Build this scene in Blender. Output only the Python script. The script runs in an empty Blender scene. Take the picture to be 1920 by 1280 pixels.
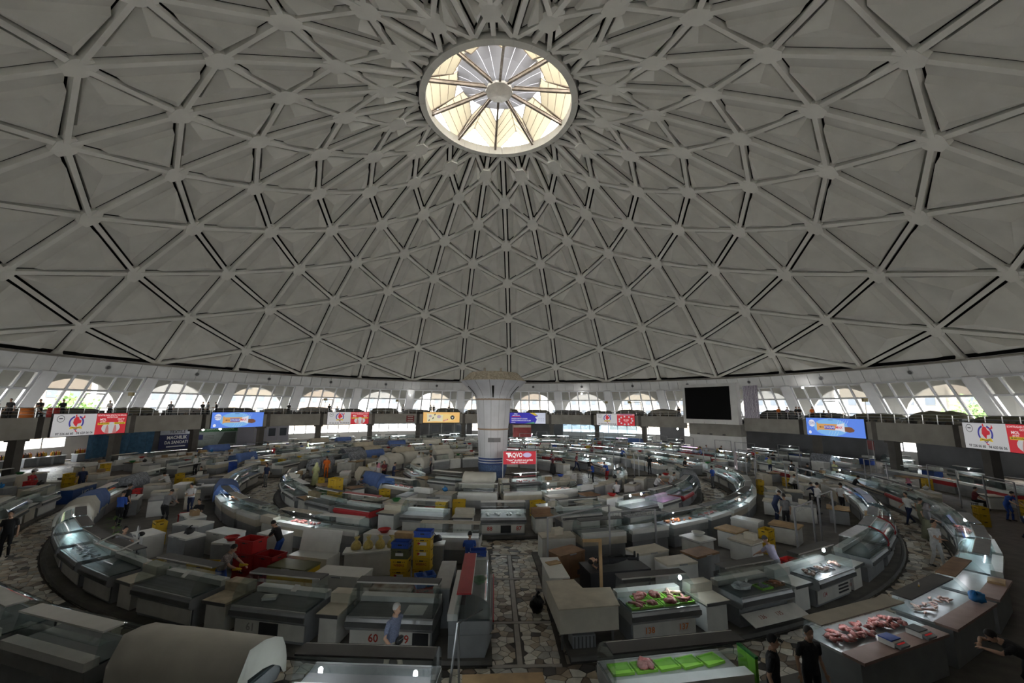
import bpy, math, random
from mathutils import Vector, Matrix
random.seed(7)
sin, cos, pi = math.sin, math.cos, math.pi
R2 = math.radians
SC = bpy.context.scene
COL = SC.collection

# ------------------------------------------------------------------ camera, sky, exposure
EYE = 6.1                      # the camera stands on the gallery, 6.1 m above the hall floor
PHI = 3.64                     # azimuth of the first dome meridian (degrees from +Y)
cam_d = bpy.data.cameras.new('camera'); cam = bpy.data.objects.new('camera', cam_d); COL.objects.link(cam)
cam_d.lens = 14.13; cam_d.sensor_width = 36.0; cam_d.clip_end = 1000
_yaw, _pit, _rol = R2(2.388), R2(9.405), R2(0.466)
_f = Vector((sin(_yaw)*cos(_pit), cos(_yaw)*cos(_pit), sin(_pit)))
_r0 = Vector((cos(_yaw), -sin(_yaw), 0)); _u0 = _r0.cross(_f)
_r = _r0*cos(_rol) + _u0*sin(_rol); _u = _u0*cos(_rol) - _r0*sin(_rol)
cam.matrix_world = Matrix(((_r.x, _u.x, -_f.x, 0), (_r.y, _u.y, -_f.y, -42.0), (_r.z, _u.z, -_f.z, EYE), (0, 0, 0, 1)))
SC.camera = cam

world = bpy.data.worlds.new('sky'); SC.world = world; world.use_nodes = True
_nt = world.node_tree; _bg = _nt.nodes['Background']
_sky = _nt.nodes.new('ShaderNodeTexSky'); _sky.sky_type = 'NISHITA'
_sky.sun_disc = False; _sky.sun_elevation = R2(52); _sky.sun_rotation = R2(150); _sky.air_density = 1.0; _sky.dust_density = 4.0
_mx = _nt.nodes.new('ShaderNodeMix'); _mx.data_type = 'RGBA'; _mx.inputs[0].default_value = 0.62
_mx.inputs[7].default_value = (8.2, 8.05, 7.8, 1)                # thin bright haze over the blue
_nt.links.new(_sky.outputs[0], _mx.inputs[6]); _nt.links.new(_mx.outputs[2], _bg.inputs[0])
_bg.inputs[1].default_value = 0.85
SC.view_settings.view_transform = 'Standard'; SC.view_settings.look = 'None'
SC.view_settings.gamma = 1.0; SC.view_settings.use_curve_mapping = False
SC.view_settings.exposure = 1.95
SC.cycles.max_bounces = 6; SC.cycles.diffuse_bounces = 4; SC.cycles.glossy_bounces = 2
SC.cycles.transmission_bounces = 4; SC.cycles.transparent_max_bounces = 16
SC.cycles.caustics_reflective = False; SC.cycles.caustics_refractive = False
SC.cycles.sample_clamp_indirect = 6.0; SC.cycles.use_light_tree = True
SC.cycles.use_adaptive_sampling = True; SC.cycles.adaptive_threshold = 0.04

# ------------------------------------------------------------------ helpers
def pol(R, az, z=0.0):                      # az in degrees from +Y (the far side), clockwise to +X
    a = R2(az); return Vector((R*sin(a), R*cos(a), z))
# The building is drawn in its own units and scaled once (BM); stalls, people and goods are in metres.
SB = 0.872; CY = -42.0*(1-SB)               # scale of the building, and where the dome's axis stands (the camera is at y = -42)
BM = Matrix.Translation((0, CY, EYE*(1-SB))) @ Matrix.Scale(SB, 4)
def ring(R, th, z=0.0):                     # metres from the dome's axis; th in degrees from -Y (below the camera), to +X
    a = R2(th); return Vector((R*sin(a), CY-R*cos(a), z))
def gp(R, az, z=0.0):                       # a point of the building's plan (az as in pol), z in metres
    a = R2(az); return Vector((SB*R*sin(a), CY+SB*R*cos(a), z))
def near(R, na, z=0.0):                     # polar about the world origin, na from -Y
    a = R2(na); return Vector((R*sin(a), -R*cos(a), z))
def th_of(R, na): return math.degrees(math.atan2(R*sin(R2(na)), R*cos(R2(na))+CY))   # the same direction seen from the dome's axis

MATS = {}
def mat(name, col, rough=0.6, metal=0.0, noise=0.0, scale=4.0, col2=None, emit=0.0, spec=0.4, rand=0.0, bump=0.0, coat=0.0):
    if name in MATS: return MATS[name]
    m = bpy.data.materials.new(name); m.use_nodes = True; MATS[name] = m
    nt = m.node_tree; b = nt.nodes['Principled BSDF']; c = (*col[:3], 1)
    b.inputs['Base Color'].default_value = c; b.inputs['Roughness'].default_value = rough
    b.inputs['Metallic'].default_value = metal; b.inputs['Specular IOR Level'].default_value = spec
    if coat: b.inputs['Coat Weight'].default_value = coat
    out = None
    if noise > 0 or col2:
        tc = nt.nodes.new('ShaderNodeTexCoord'); n = nt.nodes.new('ShaderNodeTexNoise')
        n.inputs['Scale'].default_value = scale; n.inputs['Detail'].default_value = 4
        nt.links.new(tc.outputs['Object'], n.inputs['Vector'])
        rp = nt.nodes.new('ShaderNodeValToRGB'); rp.color_ramp.elements[0].position = 0.35; rp.color_ramp.elements[1].position = 0.68
        k = col2 or tuple(x*(1-noise) for x in col)
        rp.color_ramp.elements[0].color = (*k[:3], 1); rp.color_ramp.elements[1].color = c
        nt.links.new(n.outputs['Fac'], rp.inputs[0]); out = rp.outputs[0]
        if bump:
            bp = nt.nodes.new('ShaderNodeBump'); bp.inputs['Strength'].default_value = bump; bp.inputs['Distance'].default_value = 0.02
            nt.links.new(n.outputs['Fac'], bp.inputs['Height']); nt.links.new(bp.outputs[0], b.inputs['Normal'])
    if rand > 0:
        oi = nt.nodes.new('ShaderNodeObjectInfo'); hs = nt.nodes.new('ShaderNodeHueSaturation'); mr = nt.nodes.new('ShaderNodeMapRange')
        mr.inputs[3].default_value = 1-rand; mr.inputs[4].default_value = 1+rand*0.5
        nt.links.new(oi.outputs['Random'], mr.inputs[0]); nt.links.new(mr.outputs[0], hs.inputs['Value'])
        if out: nt.links.new(out, hs.inputs['Color'])
        else: hs.inputs['Color'].default_value = c
        out = hs.outputs[0]
    if out: nt.links.new(out, b.inputs['Base Color'])
    if emit > 0:
        b.inputs['Emission Color'].default_value = c; b.inputs['Emission Strength'].default_value = emit
    return m
def glass(name, tint=(0.9, 0.95, 0.95), clear=0.9, rough=0.05):
    if name in MATS: return MATS[name]
    m = bpy.data.materials.new(name); m.use_nodes = True; MATS[name] = m; nt = m.node_tree
    nt.nodes.remove(nt.nodes['Principled BSDF']); o = nt.nodes['Material Output']
    t = nt.nodes.new('ShaderNodeBsdfTransparent'); t.inputs[0].default_value = (*tint, 1)
    g = nt.nodes.new('ShaderNodeBsdfGlossy'); g.inputs['Roughness'].default_value = rough
    fr = nt.nodes.new('ShaderNodeLayerWeight'); pw = nt.nodes.new('ShaderNodeMath'); pw.operation = 'POWER'; pw.inputs[1].default_value = 4.0
    ad = nt.nodes.new('ShaderNodeMath'); ad.operation = 'MULTIPLY_ADD'; ad.inputs[1].default_value = 0.8; ad.inputs[2].default_value = 1-clear
    nt.links.new(fr.outputs['Facing'], pw.inputs[0])
    mx = nt.nodes.new('ShaderNodeMixShader'); nt.links.new(pw.outputs[0], ad.inputs[0]); nt.links.new(ad.outputs[0], mx.inputs[0])
    nt.links.new(t.outputs[0], mx.inputs[1]); nt.links.new(g.outputs[0], mx.inputs[2]); nt.links.new(mx.outputs[0], o.inputs[0])
    return m
def milky(name, col, thru=0.5, tint=(0.95, 0.95, 0.92), trans=0.35):      # dusty or frosted sheet: clear + translucent + diffuse
    if name in MATS: return MATS[name]
    m = bpy.data.materials.new(name); m.use_nodes = True; MATS[name] = m; nt = m.node_tree
    nt.nodes.remove(nt.nodes['Principled BSDF']); o = nt.nodes['Material Output']
    t = nt.nodes.new('ShaderNodeBsdfTransparent'); t.inputs[0].default_value = (*tint, 1)
    d = nt.nodes.new('ShaderNodeBsdfDiffuse'); d.inputs[0].default_value = (*col, 1)
    r = nt.nodes.new('ShaderNodeBsdfTranslucent'); r.inputs[0].default_value = (*col, 1)
    a = nt.nodes.new('ShaderNodeMixShader'); a.inputs[0].default_value = trans
    nt.links.new(d.outputs[0], a.inputs[1]); nt.links.new(r.outputs[0], a.inputs[2])
    b = nt.nodes.new('ShaderNodeMixShader'); b.inputs[0].default_value = thru
    nt.links.new(a.outputs[0], b.inputs[1]); nt.links.new(t.outputs[0], b.inputs[2]); nt.links.new(b.outputs[0], o.inputs[0])
    return m
def lamp_mat(name, col, strength):
    if name in MATS: return MATS[name]
    m = bpy.data.materials.new(name); m.use_nodes = True; MATS[name] = m; nt = m.node_tree
    nt.nodes.remove(nt.nodes['Principled BSDF']); e = nt.nodes.new('ShaderNodeEmission')
    e.inputs[0].default_value = (*col, 1); e.inputs[1].default_value = strength
    nt.links.new(e.outputs[0], nt.nodes['Material Output'].inputs[0]); return m

class MB:                                    # collects polygons; build() links them as ONE mesh object
    def __init__(s): s.v = []; s.f = []; s.m = []; s.k = 0
    def add(s, vs, fs, k=None):
        b = len(s.v); s.v += [tuple(v) for v in vs]; s.f += [tuple(b+i for i in f) for f in fs]; s.m += [s.k if k is None else k]*len(fs); return s
    def box(s, c, d, rz=0.0, rx=0.0, ry=0.0, k=None):
        hx, hy, hz = d[0]/2, d[1]/2, d[2]/2
        M = Matrix.Rotation(rz, 3, 'Z') @ Matrix.Rotation(ry, 3, 'Y') @ Matrix.Rotation(rx, 3, 'X'); C = Vector(c)
        vs = [C + M @ Vector((x, y, z)) for z in (-hz, hz) for x, y in ((-hx, -hy), (hx, -hy), (hx, hy), (-hx, hy))]
        return s.add(vs, [(3, 2, 1, 0), (4, 5, 6, 7), (0, 1, 5, 4), (1, 2, 6, 5), (2, 3, 7, 6), (3, 0, 4, 7)], k)
    def bar(s, p, q, w, h, up=(0, 0, 1), drop=0.0, k=None):      # box along p-q; h runs along up, starting drop below the line
        p, q, up = Vector(p), Vector(q), Vector(up); d = (q-p).normalized(); x = d.cross(up)
        if x.length < 1e-6: x = d.orthogonal()
        x.normalize(); n = x.cross(d); a, b = x*(w/2), n
        lo, hi = -drop, h-drop
        vs = [p-a+b*lo, p+a+b*lo, p+a+b*hi, p-a+b*hi, q-a+b*lo, q+a+b*lo, q+a+b*hi, q-a+b*hi]
        return s.add(vs, [(0, 1, 2, 3), (7, 6, 5, 4), (1, 0, 4, 5), (2, 1, 5, 6), (3, 2, 6, 7), (0, 3, 7, 4)], k)
    def tube(s, pts, r, n=6, k=None, cap=True):
        pts = [Vector(p) for p in pts]; rs = r if isinstance(r, (list, tuple)) else [r]*len(pts); rings = []
        for i, p in enumerate(pts):
            d = (pts[min(i+1, len(pts)-1)]-pts[max(i-1, 0)]).normalized()
            x = d.cross(Vector((0, 0, 1)))
            if x.length < 1e-3: x = Vector((1, 0, 0)) - d*d.x
            x.normalize(); y = d.cross(x)
            rings.append([p + (x*cos(2*pi*j/n)+y*sin(2*pi*j/n))*rs[i] for j in range(n)])
        vs = [v for g in rings for v in g]; fs = []
        for i in range(len(pts)-1):
            for j in range(n): fs.append((i*n+j, i*n+(j+1) % n, (i+1)*n+(j+1) % n, (i+1)*n+j))
        if cap: fs += [tuple(range(n))[::-1], tuple((len(pts)-1)*n+j for j in range(n))]
        return s.add(vs, fs, k)
    def lathe(s, prof, n=16, c=(0, 0, 0), k=None, a0=0.0, a1=2*pi, cap=False):
        full = abs(a1-a0-2*pi) < 1e-6; m = n if full else n+1; vs = []; fs = []
        for r, z in prof:
            for j in range(m):
                a = a0+(a1-a0)*j/n; vs.append((c[0]+r*sin(a), c[1]+r*cos(a), c[2]+z))
        for i in range(len(prof)-1):
            for j in range(n):
                q = (j+1) % m; fs.append((i*m+j, (i+1)*m+j, (i+1)*m+q, i*m+q))
        if cap: fs.append(tuple(range(m))); fs.append(tuple(len(vs)-m+j for j in range(m))[::-1])
        return s.add(vs, fs, k)
    def prism(s, poly, z0, z1, k=None):       # poly: list of (x,y) counter-clockwise
        n = len(poly); vs = [(x, y, z0) for x, y in poly]+[(x, y, z1) for x, y in poly]
        return s.add(vs, [tuple(range(n))[::-1], tuple(range(n, 2*n))]+[(i, (i+1) % n, n+(i+1) % n, n+i) for i in range(n)], k)
    def extr(s, poly, p0, ax, ay, az, k=None):  # poly in plane (ax,ay) at p0, thickness vector az
        p0, ax, ay, az = Vector(p0), Vector(ax), Vector(ay), Vector(az); n = len(poly)
        vs = [p0+ax*x+ay*y for x, y in poly]+[p0+ax*x+ay*y+az for x, y in poly]
        return s.add(vs, [tuple(range(n))[::-1], tuple(range(n, 2*n))]+[(i, (i+1) % n, n+(i+1) % n, n+i) for i in range(n)], k)
    def blob(s, c, r, n=8, m=5, seed=0, amp=0.15, k=None):
        rd = random.Random(seed); vs = [(c[0], c[1], c[2]-r[2])]; fs = []
        for i in range(1, m):
            t = pi*i/m
            for j in range(n):
                a = 2*pi*j/n; q = 1+amp*(rd.random()*2-1)
                vs.append((c[0]+r[0]*q*sin(t)*cos(a), c[1]+r[1]*q*sin(t)*sin(a), c[2]-r[2]*q*cos(t)))
        vs.append((c[0], c[1], c[2]+r[2]))
        for j in range(n): fs.append((0, 1+(j+1) % n, 1+j)); fs.append((len(vs)-1, 1+(m-2)*n+j, 1+(m-2)*n+(j+1) % n))
        for i in range(m-2):
            for j in range(n): fs.append((1+i*n+j, 1+i*n+(j+1) % n, 1+(i+1)*n+(j+1) % n, 1+(i+1)*n+j))
        return s.add(vs, fs, k)
    def mesh(s, name, mats, smooth=False):
        me = bpy.data.meshes.new(name); me.from_pydata(s.v, [], s.f)
        for m in (mats if isinstance(mats, (list, tuple)) else [mats]): me.materials.append(m)
        if any(s.m): me.polygons.foreach_set('material_index', s.m)
        if smooth: me.polygons.foreach_set('use_smooth', [True]*len(s.f))
        me.update(); return me
    def build(s, name, mats, parent=None, loc=None, rz=0.0, smooth=False):
        return put(name, s.mesh(name, mats, smooth), parent, loc, rz)
def put(name, me, parent=None, loc=None, rz=0.0, m=None):
    o = bpy.data.objects.new(name, me); COL.objects.link(o)
    if parent is not None: o.parent = parent
    if loc is not None: o.location = loc
    if rz: o.rotation_euler = (0, 0, rz)
    if m is not None and me is not None:
        ms = m if isinstance(m, (list, tuple)) else [m]
        for i, x in enumerate(ms):
            if i < len(o.material_slots) and x is not None: o.material_slots[i].link = 'OBJECT'; o.material_slots[i].material = x
    return o
def tag(o, label=None, cat=None, group=None, kind=None):
    if label: o['label'] = label
    if cat: o['category'] = cat
    if group: o['group'] = group
    if kind: o['kind'] = kind
    return o
def thing(name, label, cat, loc=(0, 0, 0), rz=0.0, group=None):
    o = bpy.data.objects.new(name, None); o.empty_display_size = 0.1; COL.objects.link(o); o.location = loc; o.rotation_euler = (0, 0, rz)
    return tag(o, label, cat, group)
def struct(o): o['kind'] = 'structure'; return o
def root(name, loc=(0, 0, 0), rz=0.0):
    o = bpy.data.objects.new(name, None); o.empty_display_size = 0.1; COL.objects.link(o); o.location = loc; o.rotation_euler = (0, 0, rz); return struct(o)
def words(txt, size, name, m, parent, M, depth=0.0, align='CENTER', sx=1.0):   # flat lettering; M places local XY
    c = bpy.data.curves.new(name, 'FONT'); c.body = txt; c.size = size; c.align_x = align; c.align_y = 'CENTER'; c.extrude = depth; c.resolution_u = 2; c.offset = size*0.02
    c.fill_mode = 'FRONT' if depth == 0 else 'BOTH'
    t = bpy.data.objects.new(name, c); me = bpy.data.meshes.new_from_object(t); bpy.data.objects.remove(t); bpy.data.curves.remove(c)
    me.name = name; me.materials.clear(); me.materials.append(m); o = bpy.data.objects.new(name, me); COL.objects.link(o); o.parent = parent
    o.matrix_local = M @ Matrix.Diagonal((sx, 1, 1, 1)); return o
def px_of(P):                                # projected pixel (1920x1280), used only to sort pieces by size
    v = Vector(P)-Vector((0, -42.0, EYE)); z = v.dot(_f)
    return (960+753.6*v.dot(_r)/z, 640-753.6*v.dot(_u)/z) if z > 0.3 else None
# ------------------------------------------------------------------ materials of the building
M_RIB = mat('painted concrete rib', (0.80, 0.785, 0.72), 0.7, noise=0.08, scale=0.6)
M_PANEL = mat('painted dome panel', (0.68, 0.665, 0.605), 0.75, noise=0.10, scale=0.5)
M_DARK = mat('black for shaded gaps', (0.012, 0.012, 0.011), 0.9)  # near-black colour stands for the shade behind gaps and slots
M_WHITE = mat('white painted plaster', (0.72, 0.72, 0.71), 0.7, noise=0.10, scale=0.8)
M_PIER = mat('white window pier', (0.70, 0.70, 0.70), 0.6, noise=0.08, scale=0.8)
M_CONC = mat('grey concrete parapet', (0.33, 0.315, 0.285), 0.8, noise=0.22, scale=0.7)
M_CONCD = mat('dark concrete post', (0.13, 0.12, 0.11), 0.8, noise=0.2, scale=1.5)
M_ALU = mat('aluminium window frame', (0.62, 0.63, 0.65), 0.45, 0.3)
M_RAIL = mat('stainless rail', (0.55, 0.55, 0.56), 0.3, 0.8)
M_STEEL = mat('grey painted steel', (0.30, 0.30, 0.31), 0.45, 0.4)
M_RUST = mat('brown stained steel', (0.35, 0.29, 0.23), 0.6, 0.2, noise=0.4, scale=2)
M_SLAB = mat('gallery slab', (0.42, 0.41, 0.40), 0.8, noise=0.2, scale=0.8)
M_GRATE = mat('dark kiosk metal', (0.10, 0.11, 0.115), 0.5, 0.2)

# ------------------------------------------------------------------ the dome (ribs on three directions, node plates, folded panels)
NR = [12.88, 17.38, 21.95, 26.13, 30.13, 34.05, 37.85, 41.55, 45.1, 48.35, 51.45, 54.2, 54.2]
NZ = [33.5, 32.05, 30.35, 28.45, 26.4, 24.1, 21.55, 18.8, 15.9, 12.7, 9.4, 6.05, 6.05]
OC_R, OC_Z = 9.05, 34.45+EYE
def node(k, j):
    az = PHI+(j+(0.5 if k % 2 == 0 else 0))*24
    return pol(OC_R, az, OC_Z+0.15) if k < 0 else pol(NR[k], az, NZ[k]+EYE)
def outn(P):                                  # outward normal of the dome near P
    r = math.hypot(P.x, P.y); t = max(0.0, min(1.0, r/56.0)); e = R2(90-70*t**1.25)
    return Vector((P.x/r*cos(e), P.y/r*cos(e), sin(e)))
dome = root('ceiling')
def area_px(ps):
    q = [px_of(p) for p in ps]
    if any(a is None for a in q): return 0.0
    if all(a[0] < -60 or a[0] > 1980 for a in q) or all(a[1] < -60 for a in q): return 0.0
    return abs(sum(q[i][0]*q[(i+1) % len(q)][1]-q[(i+1) % len(q)][0]*q[i][1] for i in range(len(q))))/2+math.dist(q[0], q[1])*0.01
tris, beams, dbeams = [], [], []
for k in range(-2, 11):
    for j in range(15):
        a, b = node(k, j), node(k+2, j)
        if k >= -2: beams.append((a, b))
        if k+1 < -1: continue
        for s in (0, 1):
            jm = (j-1+s) if (k+1) % 2 == 0 else (j+s)      # neighbours on the staggered ring
            tris.append((a, b, node(k+1, jm), k))
for k in range(-1, 11):
    for j in range(15):
        for s in (0, 1):
            jm = (j-1+s) if (k+1) % 2 == 0 else (j+s)
            dbeams.append((node(k, j), node(k+1, jm)))
def rib_mesh(mb, p, q, w, h):
    n = outn((p+q)/2); d = (q-p).normalized()
    mb.bar(p+d*0.3, q-d*0.3, w, h, n, 0.0)
def emit_parts(items, name, fn, m, key, limit=300):
    items = sorted(items, key=lambda t: -key(t))
    rest = MB()
    for i, t in enumerate(items):
        if i < limit and key(t) > 0:
            mb = MB(); fn(mb, t); mb.build(name, m, dome)
        else: fn(rest, t)
    if rest.v: tag(rest.build(name+'_remainder', m, dome), kind='stuff')
bk = lambda t: (lambda q: 0 if (q[0] is None or q[1] is None or max(q[0][1], q[1][1]) < -40 or max(q[0][0], q[1][0]) < -40 or min(q[0][0], q[1][0]) > 1960) else math.dist(*q))([px_of(t[0]), px_of(t[1])])
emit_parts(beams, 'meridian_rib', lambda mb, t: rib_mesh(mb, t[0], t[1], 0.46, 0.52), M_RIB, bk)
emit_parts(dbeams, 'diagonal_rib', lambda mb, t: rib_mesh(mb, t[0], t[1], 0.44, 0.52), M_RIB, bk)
def panel_mesh(mb, t):
    a, b, c, k = t; n = outn((a+b+c)/3)
    def inset(ps, d):                          # shrink a triangle by d metres on every side
        out = []
        for i in range(3):
            p, q, r = ps[i], ps[(i+1) % 3], ps[i-1]
            u, v = (q-p).normalized(), (r-p).normalized(); s = u.cross(v).length
            out.append(p+(u+v)*(d/max(s, 0.2)))
        return out
    lift = 0.40
    A, B, C = inset([a+n*lift, b+n*lift, c+n*lift], 0.45)
    if k == -2 or (A-B).length < 1.2:
        mb.add([A, B, C], [(0, 1, 2)]); return
    L = lambda s, e, off=0.0: (A.lerp(C, s) if e == 0 else B.lerp(C, s))-n*off
    h = ((A+B)/2-C).length; st = min(0.24, 1.15/h)
    vs = [L(0, 0), L(0, 1), L(st, 0), L(st, 1), L(st+0.06, 0, 0.34), L(st+0.06, 1, 0.34), C-n*0.10]
    ap = ((A+B)/2).lerp(C, 0.62)-n*0.98
    vs.append(ap)
    fs = [(0, 1, 3, 2), (2, 3, 5, 4), (4, 5, 7), (5, 6, 7), (6, 4, 7)]
    e0 = len(vs); vs += [L(0, 0, -0.25), L(0, 1, -0.25), C+n*0.25]      # folded-back rim
    fs += [(0, e0, e0+1, 1), (1, e0+1, e0+2, 6, 5, 3), (6, e0+2, e0, 0, 2, 4)]
    mb.add(vs, fs)
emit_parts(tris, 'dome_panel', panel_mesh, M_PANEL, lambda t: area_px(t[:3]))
for k in range(0, 13):                         # node plates where the ribs meet
    for j in range(15):
        P = node(k, j); n = outn(P); up = Vector((0, 0, 1))
        m = (up-n*up.dot(n)).normalized(); e = m.cross(n)
        ra, rb = (0.80, 1.05) if k > 0 else (0.95, 1.5)
        if k < 3: rb = max(rb, 1.2)
        if k > 8: ra, rb = 0.66, 0.85
        poly = [(ra*0.55, rb), (-ra*0.55, rb), (-ra*1.15, 0.15*rb), (-ra*1.15, -0.15*rb), (-ra*0.55, -rb), (ra*0.55, -rb), (ra*1.15, -0.15*rb), (ra*1.15, 0.15*rb)]
        if k >= 11: poly = [(x*0.6, y*0.6) for x, y in poly]
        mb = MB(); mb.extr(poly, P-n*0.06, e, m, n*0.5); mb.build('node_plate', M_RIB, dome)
# outer skin over the panels, coloured near-black so the panel gaps read as shade
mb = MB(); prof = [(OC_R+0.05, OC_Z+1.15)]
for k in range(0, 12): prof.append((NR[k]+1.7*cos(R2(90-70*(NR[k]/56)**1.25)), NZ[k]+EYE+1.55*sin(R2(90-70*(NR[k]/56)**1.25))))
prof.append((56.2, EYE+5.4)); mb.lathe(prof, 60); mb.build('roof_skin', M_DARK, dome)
# base ring: thin cornice coloured dark for the shadow line, and the white fascia with its panels and spots
mb = MB(); mb.lathe([(54.6, EYE+6.1), (53.75, EYE+6.0), (53.75, EYE+5.82), (54.6, EYE+5.7)], 60, a0=R2(PHI), a1=R2(PHI+360)); mb.build('base_cornice', mat('cornice in shadow tone', (0.30, 0.28, 0.24), 0.8, noise=0.3, scale=1), dome)

fascia = root('wall_fascia')
FT, FB = (54.05, EYE+5.82), (55.0, EYE+3.95)
for i in range(180):
    a0, a1 = PHI+i*2+0.03, PHI+(i+1)*2-0.03
    if not (-118 < (i*2+PHI+180) % 360-180 < 118): continue
    vs = [pol(FT[0], a0, FT[1]), pol(FT[0], a1, FT[1]), pol(FB[0], a1, FB[1]), pol(FB[0], a0, FB[1])]
    vs += [pol(FT[0]+0.25, a0, FT[1]), pol(FT[0]+0.25, a1, FT[1]), pol(FB[0]+0.25, a1, FB[1]), pol(FB[0]+0.25, a0, FB[1])]
    MB().add(vs, [(0, 1, 2, 3), (3, 2, 6, 7), (0, 3, 7, 4), (2, 1, 5, 6), (1, 0, 4, 5)]).build('fascia_panel', M_WHITE, fascia)
mb = MB(); mb.lathe([(FT[0]+0.3, FT[1]+0.3), (FB[0]+0.3, FB[1])], 60); mb.lathe([(FT[0]+0.3, FT[1]+0.3), (56.3, FT[1])], 60)
mb.build('fascia_backing', M_WHITE, fascia)
spot_me = MB().lathe([(0.0, 0.0), (0.26, 0.0), (0.26, 0.06), (0.34, 0.06), (0.34, -0.06), (0.0, -0.06)], 14).mesh('recessed_spotlight', [mat('spotlight ring', (0.5, 0.5, 0.5), 0.4, 0.5)])
lens_me = MB().lathe([(0.0, 0.02), (0.255, 0.02)], 14).mesh('lens', [mat('spotlight lens', (0.12, 0.12, 0.12), 0.25)])
nspot = 0
for i in range(-15, 15):
    az = PHI+6+i*12; rel = (az+180) % 360-180
    if not (-100 < rel < 100): continue
    o = thing('recessed_spotlight', 'round recessed spotlight in the white fascia band, %s from the left' % 'first second third fourth fifth sixth seventh eighth ninth tenth eleventh twelfth thirteenth fourteenth fifteenth sixteenth seventeenth eighteenth nineteenth twentieth'.split()[nspot], 'spotlight', pol(54.45, az, EYE+5.0), 0, 'spotlights in the fascia')
    nspot += 1; q = put('housing', spot_me, o); l = put('lens', lens_me, q)
    d = Vector((sin(R2(az)), cos(R2(az)), 0.45)).normalized()
    o.rotation_euler = (-d).to_track_quat('Z', 'Y').to_euler()

# ------------------------------------------------------------------ oculus ring and lantern
lan = root('ceiling_lantern')
OIR = 8.42
for i in range(30):
    a0, a1 = PHI+i*12, PHI+(i+1)*12-0.12
    mb = MB(); prof = [(OIR, OC_Z), (OC_R+0.1, OC_Z), (OC_R+0.1, OC_Z+1.1), (OIR, OC_Z+1.1)]; P = []
    for a in (a0, (a0+a1)/2, a1): P += [pol(r, a, z) for r, z in prof]
    fs = []
    for g in (0, 4):
        for q in range(4): fs.append((g+q, g+(q+1) % 4, g+4+(q+1) % 4, g+4+q))
    fs += [(0, 1, 2, 3), (8, 9, 10, 11)]
    mb.add(P, fs).build('oculus_ring_segment', M_RIB, lan)
LA = PHI-6.5                                   # azimuth of the first spoke
HUB_Z = 36.4+EYE
M_SHEET = milky('stained translucent sheet', (0.15, 0.13, 0.088), 0.0, trans=0.5)
M_SHEETW = milky('white translucent sheet', (0.24, 0.24, 0.245), 0.0, trans=0.28)
for i in range(10):
    az = LA+i*36
    p, q = pol(OIR+0.1, az, OC_Z+0.55), pol(1.5, az, HUB_Z+0.35)
    n = Vector((0, 0, 1)); mb = MB(); mb.bar(p, q, 0.26, 0.05, n); mb.bar(p+n*0.4, q+n*0.4, 0.26, 0.05, n); mb.bar(p+n*0.02, q+n*0.02, 0.08, 0.4, n)
    mb.build('spoke_beam', M_RUST, lan)
    # gabled dormer between this spoke and the next
    am = az+18; B0, B1 = pol(OC_R, az+1.2, OC_Z+0.9), pol(OC_R, az+34.8, OC_Z+0.9)
    rid_o, rid_i = pol(OC_R+0.4, am, OC_Z+4.2), pol(4.7, am, OC_Z+4.9)
    v_i0, v_i1 = pol(5.6, az, OC_Z+2.6), pol(5.6, az+36, OC_Z+2.6)
    for (e0, vi) in ((B0, v_i0), (B1, v_i1)):
        for s in range(4):                     # sheet panes on each slope
            t0, t1 = s/4+0.006, (s+1)/4-0.006
            quad = [e0.lerp(vi, t0), e0.lerp(vi, t1), rid_o.lerp(rid_i, t1), rid_o.lerp(rid_i, t0)]
            MB().add(quad, [(0, 1, 2, 3)]).build('dormer_sheet', M_SHEET, lan)
    fr = MB()
    for (e0, vi) in ((B0, v_i0), (B1, v_i1)):
        fr.tube([e0, vi], 0.06, 4); fr.tube([vi, rid_i], 0.06, 4); fr.tube([e0, rid_o], 0.06, 4)
        for s in (1, 2, 3): fr.tube([e0.lerp(vi, s/4), rid_o.lerp(rid_i, s/4)], 0.035, 4)
    fr.tube([rid_o, rid_i], 0.07, 4); fr.tube([B0, B1], 0.06, 4)
    mid = (B0+B1)/2; fr.tube([mid, rid_o], 0.045, 4); fr.tube([B0.lerp(rid_o, 0.5), B1.lerp(rid_o, 0.5)], 0.04, 4)
    fr.build('dormer_frame', M_RUST, lan)
    # valley plates between dormers
    MB().add([pol(OC_R, az-1.2, OC_Z+0.9), pol(OC_R, az+1.2, OC_Z+0.9), pol(5.6, az, OC_Z+2.6)], [(0, 1, 2)]).build('valley_plate', M_RUST, lan)
    # umbrella-like cap panels
    for (r0, z0, r1, z1) in ((1.6, HUB_Z+0.5, 2.3, HUB_Z+0.95), (2.3, HUB_Z+0.95, 3.6, HUB_Z+1.6), (3.6, HUB_Z+1.6, 5.0, HUB_Z+2.1)):
        for h in (0, 1):
            b0, b1 = az+h*18+0.25, az+h*18+17.75
            MB().add([pol(r0, b0, z0), pol(r0, b1, z0), pol(r1, b1, z1), pol(r1, b0, z1)], [(0, 1, 2, 3)]).build('cap_panel', M_SHEETW, lan)
mb = MB(); mb.lathe([(0.02, HUB_Z-0.15), (1.6, HUB_Z+0.25), (1.65, HUB_Z+0.6), (0.3, HUB_Z+0.7)], 10, a0=R2(LA+18), a1=R2(LA+378)); mb.build('hub', mat('hub plates', (0.52, 0.49, 0.43), 0.6, noise=0.2, scale=1.2), lan)
mb = MB(); mb.lathe([(5.0, HUB_Z+2.1), (5.2, HUB_Z+2.35), (0.2, HUB_Z+4.6)], 10, a0=R2(LA), a1=R2(LA+360)); mb.build('cap_roof', milky('cap roof sheet', (0.4, 0.4, 0.42), 0.0, trans=0.3), lan)
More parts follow.
